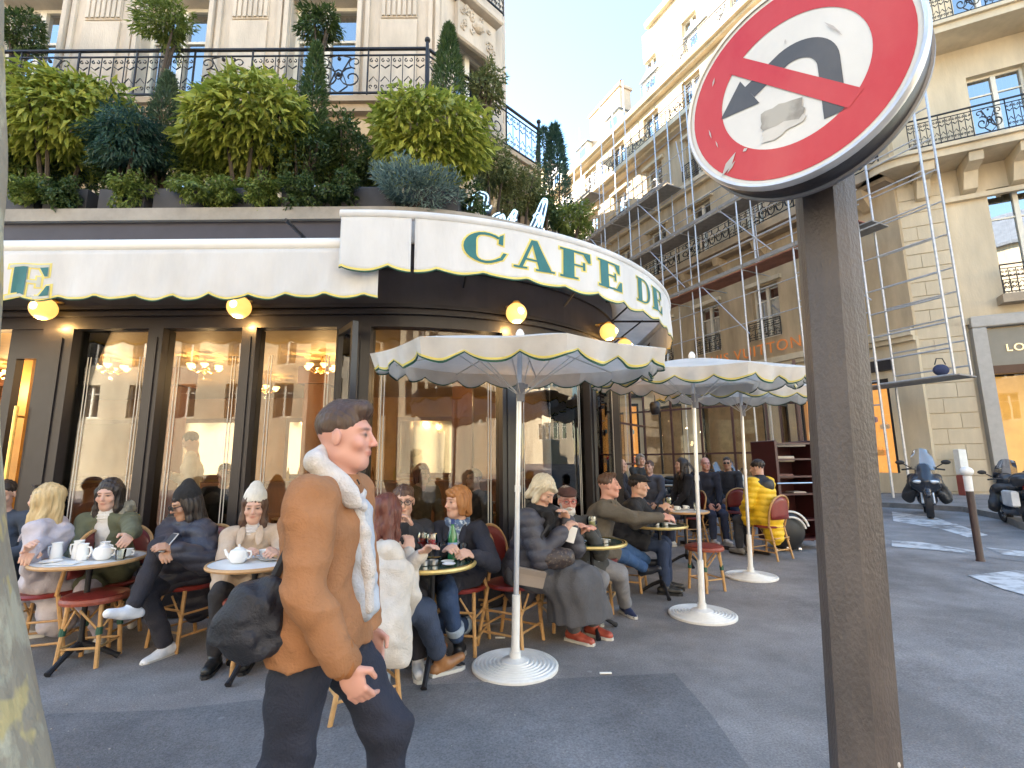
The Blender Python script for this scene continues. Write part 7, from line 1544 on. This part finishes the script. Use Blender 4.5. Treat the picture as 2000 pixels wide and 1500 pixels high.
m.lathe([(.001, 0), (RS*1.0, 0), (RS*1.0, .002)], 72, cap=False); face = m.build('face_plate', M_sw, sgn, smooth=True)
m = MB(); m.M = M_S @ Matrix.Rotation(PI/2, 4, 'X') @ Matrix.Diagonal((1, 1, -1, 1)); m.lathe([(RS*.985, -.004), (RS*1.012, -.006), (RS*1.03, .002), (RS*1.03, .012), (RS*1.01, .016)], 72, cap=False); m.build('rim', M_rim, sgn, smooth=True)
m = MB(); m.M = M_S @ Matrix.Rotation(PI/2, 4, 'X') @ Matrix.Diagonal((1, 1, -1, 1)); m.lathe([(RS*1.0, .010), (RS*1.0, .070), (RS*.97, .085), (.001, .088)], 72, cap=False); m.build('housing', M_can, sgn, smooth=True)
m = MB(); m.M = M_S @ Matrix.Rotation(PI/2, 4, 'X') @ Matrix.Diagonal((1, 1, -1, 1)); m.lathe([(RS*1.0, .070), (RS*1.022, .072), (RS*1.022, .082), (RS*.98, .086)], 72, cap=False); m.build('rear_rim', mat('dull_rim', (.20, .20, .21), .5, metal=.3), sgn, smooth=True)
flat('red_ring', disc(.645, .945), -.0012, M_sr, face)
# arrow (sheet 1) then slash (sheet 2)
def arc_pts(cx, cz, r, a0, a1, n=14): return [(cx+r*math.cos(R(a0+(a1-a0)*i/n)), cz+r*math.sin(R(a0+(a1-a0)*i/n))) for i in range(n+1)]
cl = [(.32, -.54), (.32, -.02)]+arc_pts(.05, 0, .27, 0, 108)+[(-.36, .10)]; hw = .088
quads = []; L_ = []; R_ = []
for i, p in enumerate(cl):
    q0 = Vector(cl[max(i-1, 0)]); q1 = Vector(cl[min(i+1, len(cl)-1)]); t = (q1-q0).normalized(); n_ = Vector((-t.y, t.x)); L_.append(tuple(Vector(p)+n_*hw)); R_.append(tuple(Vector(p)-n_*hw))
quads = [[L_[i], R_[i], R_[i+1], L_[i+1]] for i in range(len(cl)-1)]
RT = R(0)
flat('arrow', quads+[[tuple(Vector((-.36, .10))+Vector((-.42, .90))*.19), tuple(Vector((-.36, .10))+Vector((-.90, -.42))*.34), tuple(Vector((-.36, .10))-Vector((-.42, .90))*.19)]], -.0012, M_sk, face)
sa = R(-45); d_ = Vector((math.cos(sa), math.sin(sa))); n_ = Vector((-d_.y, d_.x)); w2 = .085
flat('white_edge', [[tuple(d_*-.66+n_*(w2+.022)), tuple(d_*-.66-n_*(w2+.022)), tuple(d_*.66-n_*(w2+.022)), tuple(d_*.66+n_*(w2+.022))]], -.0018, M_sw, face) if False else None
flat('slash', [[tuple(d_*-.68+n_*w2), tuple(d_*-.68-n_*w2), tuple(d_*.68-n_*w2), tuple(d_*.68+n_*w2)]], -.0022, M_sr, face)
random.seed(8)
def rag(cx, cz, w_, h_, n=22, j=.18, rot=0.):
    pts = []
    for i in range(n):
        a = 2*PI*i/n; c, s = math.cos(a), math.sin(a); k = 1/max(abs(c), abs(s)); x, z = c*k*w_*(1+random.uniform(-j, j)*.5), s*k*h_*(1+random.uniform(-j, j)); pts.append((cx+x*math.cos(rot)-z*math.sin(rot), cz+x*math.sin(rot)+z*math.cos(rot)))
    return pts
flat('sticker_remnant', [rag(-.10, -.30, .19, .10, rot=-.12)], -.003, mat('old_sticker', (.26, .25, .23), .8, col2=(.42, .41, .38), scale=14, ramp=(.4, .6)), face)
flat('glue_stain', [rag(-.10, -.44, .20, .06, j=.3, rot=.15)], -.0027, mat('glue_stain', (.55, .54, .51), .7), face)
for i, (x, z, l, a, w_) in enumerate([(.38, .30, .22, -60, .012), (.42, .22, .12, -64, .006), (-.62, -.58, .26, 52, .035), (-.60, -.62, .14, 48, .015), (-.70, .42, .1, 72, .01), (-.78, -.15, .12, -80, .008), (-.72, -.3, .1, -78, .006), (.0, .42, .06, 85, .008), (-.45, -.5, .05, 20, .02)]):
    c, s = math.cos(R(a)), math.sin(R(a)); flat('scratch', [[(x-l/2*c-w_/2*s*0, z-l/2*s), (x+w_*s, z-w_*c), (x+l/2*c, z+l/2*s), (x-w_*s, z+w_*c)]], -.0035, mat('scratched_metal', (.45, .43, .42), .6, var=.2), face)
# pole: ribbed hollow post
pt = P(1612, 372, SY+.06); pbx = P(1690, 1500, SY+.06)
M_post = mat('pitted_brown_post', (.045, .037, .035), .5, col2=(.115, .096, .088), scale=6, bump=.22, bscale=170, ramp=(.3, .75), rvar=.15, stretch=(1, 1, .5))
def hexprism(m, c, r, z0, z1, rot): 
    n = 6; m.add([(c[0]+r*math.cos(rot+i*PI/3), c[1]+r*math.sin(rot+i*PI/3), z) for z in (z0, z1) for i in range(n)], [(i, (i+1) % n, n+(i+1) % n, n+i) for i in range(n)]+[tuple(range(n))[::-1], tuple(range(n, 2*n))])
PYp = 1.10; tpp = P(1606, 330, PYp); bpp = P(1690, 1500, PYp); sl = (bpp.x-tpp.x)/(tpp.z-bpp.z); x0_ = bpp.x+sl*bpp.z; pc = Vector((x0_, PYp, 0))
qq = thing('sign_post', 'dark pitted six-sided metal post carrying the round sign', 'post', (pc.x, pc.y, 0))
vs = []; n = 6; rot = .22; NZ = 40; zT = tpp.z+.02; m = MB()
for j in range(NZ+1):
    z = zT*(1-j/NZ)
    for i in range(n*2):
        a = rot+i*PI/n; rr = .0640*(1 if i % 2 == 0 else .90)
        vs.append((rr*math.cos(a)-sl*z, rr*math.sin(a), z))
m.add(vs, [(j*12+i, j*12+(i+1) % 12, (j+1)*12+(i+1) % 12, (j+1)*12+i) for j in range(NZ) for i in range(12)]+[tuple(range(12))]); m.build('post_shaft', M_post, qq)
m = MB(); q1 = Vector((-sl*(zT-.06), 0, zT-.06)); q2 = sc_+fwd*.05+Vector((0, 0, -RS*.8))-Vector((pc.x, pc.y, 0)); m.bar(q1, q2, .07, .05); m.build('bracket', M_can, qq)
random.seed(4)
for k in range(16):
    z = random.uniform(.35, .85) if k > 3 else random.uniform(.4, .6); a = R(-95+random.uniform(-25, 45)); x, y = .0605*math.cos(a)-sl*z, .0605*math.sin(a)
    m = MB(); m.sphere((0, 0, 0), .0022+.002*random.random(), 6, 4, (1, .5, random.uniform(1, 3))); m.build('paint_chip', mat('paint_chip', (.55, .52, .50), .7), qq, loc=(x, y, z))
# plane tree trunk at the left edge
tr = thing('plane_tree', 'mottled plane tree trunk leaning in at the left edge', 'tree', (-1.46, 1.15, 0))
def bark_plane():
    m = mat('plane_bark', (.44, .42, .32), .9, col2=(.30, .27, .21), scale=7, bump=.6, bscale=25, ramp=(.42, .5), stretch=(1, 1, .6)); N = m.node_tree.nodes; L = m.node_tree.links; b = N['Principled BSDF']; src = b.inputs['Base Color'].links[0].from_socket
    tc = [q for q in N if q.type == 'TEX_COORD'][0]; nz = N.new('ShaderNodeTexNoise'); nz.inputs['Scale'].default_value = 6; nz.inputs['Detail'].default_value = 3; L.new(tc.outputs['Object'], nz.inputs['Vector'])
    r = N.new('ShaderNodeValToRGB'); r.color_ramp.elements[0].position = .56; r.color_ramp.elements[1].position = .60; L.new(nz.outputs['Fac'], r.inputs[0]); mx = N.new('ShaderNodeMix'); mx.data_type = 'RGBA'; mx.inputs[7].default_value = (.48, .40, .20, 1); L.new(r.outputs[0], mx.inputs[0]); L.new(src, mx.inputs[6]); L.new(mx.outputs[2], b.inputs['Base Color']); return m
TP = [(90, 1500), (62, 1360), (40, 1230), (22, 1100), (10, 960), (2, 800), (-4, 600), (0, 420), (6, 250), (10, 100), (12, -20), (0, -300)]
vs = []; n = 40; TY = 1.12; rows = 0
zlist = []
for (u, v) in [(112, 1700), (100, 1580)]+TP:
    p = P(u, v, TY)
    if p.z < -.02: continue
    zlist.append((p.z, p.x-.10-.012*max(0, p.z-.6)))
zlist.sort(); e0 = zlist[0]; zlist = [(0., e0[1]+.05)]+zlist
fine = []
for (z0, x0), (z1, x1) in zip(zlist, zlist[1:]):
    for t in range(4): fine.append((z0+(z1-z0)*t/4, x0+(x1-x0)*t/4))
fine.append(zlist[-1]); fine.append((6.0, fine[-1][1]-.05)); rows = len(fine)
for j, (z, x) in enumerate(fine):
    rb_ = .27+.10*math.exp(-z*3)
    for i in range(n):
        a = 2*PI*i/n; rr = rb_*(1+.025*math.sin(3*a+z*2)+.02*math.sin(7*a-z*5)+.012*math.sin(13*a+9*z)); vs.append((x-rb_+rr*math.cos(a)+1.46, TY+rr*math.sin(a)-1.15, z))
m = MB(); m.add(vs, [(j*n+i, j*n+(i+1) % n, (j+1)*n+(i+1) % n, (j+1)*n+i) for j in range(rows-1) for i in range(n)]); m.build('trunk', bark_plane(), tr, smooth=True)
random.seed(9)
for k in range(5):
    a = k*1.3+.5; m = MB(); b0 = Vector((fine[-1][1]-.27+1.46, TY-1.15, 5.5)); d = Vector((math.cos(a)-1.0, math.sin(a)*.8-.8, 1.6)).normalized(); m.tube([b0, b0+d*1.2, b0+d*2.6+Vector((0, 0, .5))], [.14, .09, .03], 8); m.build('limb', M_bark, tr, smooth=True)
# ---------------- bollard ----------------
p = G(1915, 1096); t = thing('bollard', 'slim brown bollard with a white ball top at the pavement edge', 'bollard', (p.x, p.y, gz(p.x)))
m = MB(); m.lathe([(.05, 0), (.042, .03), (.042, .90)], 16); m.build('shaft', mat('brown_bollard', (.05, .03, .028), .5), t, smooth=True); m = MB(); m.lathe([(.044, .90), (.046, 1.10)], 16); m.build('white_band', M_white, t, smooth=True); m = MB(); m.sphere((0, 0, 1.16), .075, 16, 10, (1, 1, .85)); m.build('ball', M_white, t, smooth=True)
# ---------------- scooters ----------------
M_body = mat('graphite_fairing', (.03, .036, .05), .22, var=.1); M_seatb = mat('black_vinyl', (.015, .015, .016), .5); M_hl = mat('headlight_glass', (.6, .65, .7), .08, metal=.3); M_tail = mat('tail_light', (.5, .01, .01), .2)
def wheel(parent, y, r=.29, w_=.12, x=0):
    q = MB(); n = 28; prof = [(r-.10, -w_*.32), (r-.02, -w_*.5), (r, -w_*.25), (r, w_*.25), (r-.02, w_*.5), (r-.10, w_*.32)]
    q.M = Matrix.Translation((x, y, r)) @ Matrix.Rotation(PI/2, 4, 'Y'); q.lathe(prof+[prof[0]], n, cap=False); ty = q.build('wheel', M_black, parent, smooth=True)
    q = MB(); q.M = Matrix.Translation((x, y, r)) @ Matrix.Rotation(PI/2, 4, 'Y'); q.lathe([(r-.105, -.03), (r-.09, 0), (r-.105, .03)], n, cap=False)
    for k in range(6): a = k*PI/3; q.tube([(0, 0, 0), ((r-.1)*math.cos(a), (r-.1)*math.sin(a), 0)], .018, 6)
    q.lathe([(.05, -.05), (.05, .05)], 12); q.build('rim', mat('dark_alloy', (.12, .12, .13), .35, metal=.7), ty)
def sblob(name, fn, mt, parent, h=.02): s = Sdf(); fn(s); V, Fq = nets(s, h); return inst(np_mesh(name, V, Fq, mt, (0, 0, 0)), name, parent)
def scooter(label, loc, rz, s=1., box=False, white=False, cover=True):
    t = thing('scooter', label, 'scooter', loc, rz); t.scale = (s,)*3      # front towards -y
    wheel(t, -.70); wheel(t, .62)
    bm_ = M_body if not white else mat('white_fairing', (.62, .64, .66), .25)
    def b1(q): q.cone((0, -.52, .62), (0, -.35, .98), .17, .15, k=.08); q.cone((-.12, -.5, .70), (.12, -.5, .70), .15, .15, k=.06); q.cone((0, -.62, .74), (0, -.42, .92), .10, .12, k=.05); q.cone((-.16, -.42, .78), (-.14, -.30, .5), .10, .10, k=.05); q.cone((.16, -.42, .78), (.14, -.30, .5), .10, .10, k=.05)
    sblob('front_fairing', b1, bm_, t, .018)
    def b2(q): q.cone((0, -.28, .36), (0, .5, .42), .17, .18, k=.1); q.cone((0, .1, .6), (0, .75, .72), .16, .13, k=.1)
    sblob('body', b2, bm_, t, .022)
    def b3(q): q.ell((0, .18, .80), (.16, .32, .07), None, k=.03); q.ell((0, .55, .86), (.14, .22, .07), None, k=.03)
    sblob('seat', b3, M_seatb, t, .02)
    m = MB(); vs = []; N1, N2_ = 9, 7
    for j in range(N2_):
        k = j/(N2_-1)
        for i in range(N1): a = -1+2*i/(N1-1); ww = .21*(1-.35*k*k); vs.append((a*ww, -.50+.28*k+.10*a*a, .98+.46*k-.05*a*a*(k > .8)))
    m.add(vs, [(j*N1+i, j*N1+i+1, (j+1)*N1+i+1, (j+1)*N1+i) for j in range(N2_-1) for i in range(N1-1)]); m.build('windscreen', glassmat('screen_tint', (.55, .58, .66), .22), t, smooth=True)
    for sx in (-1, 1):
        m = MB(); m.sphere((sx*.13, -.66, .74), .065, 12, 8, (1.3, .6, .6)); m.build('headlight', M_hl, t, smooth=True)
        m = MB(); m.tube([(sx*.20, -.36, 1.02), (sx*.34, -.38, 1.12)], .012, 6); m.sphere((sx*.38, -.38, 1.14), .075, 10, 6, (1.1, .35, .65)); m.build('mirror', M_black, t, smooth=True)
        m = MB(); m.tube([(sx*.05, -.25, .98), (sx*.22, -.22, 1.0), (sx*.36, -.14, .98)], .018, 8); m.build('handlebar', M_black, t, smooth=True)
        m = MB(); m.tube([(sx*.09, -.68, .30), (sx*.08, -.50, .75)], .025, 8); m.build('fork', M_steel, t, smooth=True)
    def b4(q): q.cone((0, -.98+.02, .48), (0, -.62, .62), .05, .075, k=.04); q.ell((0, -.72, .58), (.075, .20, .06), None, k=.03)
    sblob('mudguard', b4, bm_, t, .018)
    if cover:
        def b5(q): 
            for sx in (-1, 1): q.cone((sx*.20, -.35, .80), (sx*.33, -.15, .42), .06, .10, k=.06); q.cone((sx*.2, -.38, .5), (sx*.30, -.2, .36), .06, .09, k=.06)
            q.cone((-.2, -.2, .8), (.2, -.2, .8), .1, .1, k=.06); q.disp = wrinkle(.01, 1.3)
        sblob('leg_cover', b5, mat('black_tarp', (.025, .026, .03), .6), t, .022)
    if box:
        def b6(q): q.ell((0, .80, 1.02), (.27, .22, .15), None, k=.02); q.cone((-.16, .80, .98), (.16, .80, .98), .14, .14, k=.05)
        sblob('top_box', b6, mat('black_gloss_box', (.025, .028, .035), .12), t, .02)
        m = MB(); m.bevbox(-.12, .12, .93, .96, .62, .78, .01); m.build('number_plate', mat('plate_white', (.7, .7, .68), .5), t)
        m = MB(); m.bevbox(-.13, .13, .90, .98, .82, .88, .01); m.build('tail_light', M_tail, t)
        for sx in (-1, 1): m = MB(); m.bevbox(sx*.24-.06, sx*.24+.06, .3, .82, .45, .78, .03); m.build('side_panel', mat('pale_grey_panel', (.62, .64, .66), .3), t)
    return t
p = G(1822, 1008); scooter('large graphite scooter with clear windscreen, front wheel to the camera', (p.x, p.y+.1, gz(p.x)+.004), -.66, 1.04)
p = G(1958, 1022); scooter('scooter with glossy black top box, seen from behind at the right edge', (p.x-.12, p.y-.45, gz(p.x)+.004), PI-.50, .86, box=True)
p = G(1728, 1000); scooter('scooter mostly hidden behind the dark sign post, white side panel showing', (p.x-.15, p.y+.6, gz(p.x)+.004), PI-.62, .9, box=True, white=True, cover=False)
for i, (u, v) in enumerate([(1395, 950), (1430, 948), (1350, 950)]):
    pp = P(u, 940, 16.5); scooter(['parked scooter seen through the rear terrace glass, middle one', 'parked scooter seen through the rear terrace glass, right one', 'parked scooter seen through the rear terrace glass, left one'][i], (pp.x, 16.5+i*.3, gz(pp.x)+.01), .3+i*.4, .9, white=(i == 1))
# ---------------- dark red trolley cabinet and round bag ----------------
p = G(1568, 1075); tc_ = thing('trolley_cabinet', 'dark red wooden trolley cabinet with open shelves and boxes behind the sign post', 'cabinet', (p.x, p.y+.25, gz(p.x)), R(12)); tc_.scale = (1.12, 1.1, 1.04)
M_mah = mat('mahogany_paint', (.055, .012, .014), .4, var=.2, scale=5)
for x0, x1 in ((-.36, -.32), (.30, .36)): m = MB(); m.bevbox(x0, x1, -.25, .25, .12, 1.62, .01); m.build('side_panel', M_mah, tc_)
for z in (.14, .42, .80, 1.06, 1.32, 1.56): m = MB(); m.box(-.318, .298, -.24, .24, z, z+.025); m.build('shelf', M_mah, tc_)
m = MB(); m.box(-.318, .298, .22, .245, .17, 1.55); m.build('back_panel', M_mah, tc_)
m = MB(); m.tube([(-.42, -.30, .98), (.36, -.30, .98)], .012, 8); m.build('handrail', M_steel, tc_)
for x in (-.3, .28):
    for y in (-.2, .2): m = MB(); m.M = Matrix.Translation((x, y, .055)) @ Matrix.Rotation(PI/2, 4, 'Y'); m.lathe([(.05, -.015), (.055, 0), (.05, .015)], 16); m.build('castor', M_steel, tc_)
o = tc_.location
for i, (x, z, w_, h_, c_) in enumerate([(-.13, 1.347, .32, .09, (.55, .47, .38)), (.0, 1.587, .5, .06, (.5, .47, .45)), (-.12, 1.085, .22, .07, (.2, .1, .08)), (.1, .827, .2, .05, (.5, .45, .4))]):
    m = MB(); m.bevbox(-w_/2, w_/2, -.12, .12, 0, h_, .008); q = Vector((x, -.05, z)); q.rotate(tc_.rotation_euler); tag(m.build('box', mat('box_tone_%d' % i, c_, .7), None, loc=o+q), ['cream cardboard box on the upper shelf of the dark red trolley', 'stack of pale papers on top of the dark red trolley', 'small brown box on a middle shelf of the dark red trolley', 'pale small box on the lower shelf of the dark red trolley'][i], 'box'); 
    m = MB(); m.box(-w_/2-.002, w_/2+.002, -.122, .122, h_*.6, h_*.6+.004); m.build('lid_edge', M_paper, [ob for ob in bpy.data.objects if ob.name.startswith('box')][-1]) if False else None
p = G(1545, 1078); q = Vector((p.x, p.y+.1, gz(p.x)+.30)); t = thing('round_bag', 'round black cover bag with two white stripes in front of the dark red trolley', 'bag', q)
s = Sdf(); s.ell((0, 0, 0), (.29, .16, .30), None); V, Fq = nets(s, .02); inst(np_mesh('bag_body', V, Fq, M_seatb, (0, 0, 0)), 'bag_body', t)
for off in (0, .07):
    m = MB(); pts = [((.292-off)*math.cos(R(a))+off*.3, -.135+.0*off-.02*math.sin(R(a)), (.302-off)*math.sin(R(a))-off*.2) for a in range(15, 150, 9)]; m.tube(pts, .016, 6); m.build('stripe', M_white, t, smooth=True)
for dx in (-.2, .16): m = MB(); m.sphere((dx, -.05, -.27), .035, 8, 6); m.build('castor', M_steel, t)
# pigeon, litter
p = G(960, 1225); t = thing('pigeon', 'grey pigeon pecking between the black boots and the nearest parasol', 'pigeon', (p.x-.04, p.y, 0)); s = Sdf(); s.ell((0, 0, .085), (.10, .045, .045), Matrix.Rotation(.25, 3, 'Y')); s.cone((.07, 0, .11), (.11, 0, .06), .028, .02, k=.03); s.cone((-.07, 0, .08), (-.17, 0, .07), .03, .012, k=.03); V, Fq = nets(s, .008); inst(np_mesh('body', V, Fq, mat('pigeon_grey', (.14, .15, .17), .7, var=.3, scale=15), (0, 0, 0)), 'body', t)
m = MB(); m.tube([(.12, 0, .055), (.145, 0, .035)], [.006, .002], 5); m.build('beak', M_black, t)
for y in (-.015, .015): m = MB(); m.tube([(.0, y, .06), (.005, y, .0)], .004, 5); m.build('leg', mat('pink_leg', (.4, .1, .08), .6), t)
m = MB()
random.seed(6)
for k in range(90):
    u, v = random.uniform(0, 1560), random.uniform(1210, 1480); q = G(u, v); r_ = random.uniform(.002, .006); m.sphere((q.x, q.y, gz(q.x)+.006), r_, 5, 3, (1, random.uniform(.6, 1.3), .4))
m.build('litter', mat('crumbs', (.34, .32, .28), .9), kind='stuff')
for i, (u, v, rz_) in enumerate([(977, 1248, .1), (1183, 1318, .5)]):
    q = G(u, v); m = MB(); m.bevbox(-.04, .04, -.008, .008, .006, .016, .002); tag(m.build('cigarette_end', M_paper, None, loc=(q.x, q.y, gz(q.x))), ['white cigarette end beside the nearest parasol base', 'tiny white scrap on the pavement edge of the darker asphalt'][i], 'litter')
p = P(1279, 790, 7.6); t = thing('hanging_plant_pot', 'dark pot hanging under the parasols above the man in the black cap', 'hanging pot', p); m = MB(); m.lathe([(.05, -.16), (.08, -.1), (.085, 0), (.06, .04)], 16); m.build('pot', M_dark, t, smooth=True); m = MB(); m.tube([(0, 0, .03), (0, 0, .5)], .006); m.build('cord', M_black, t)
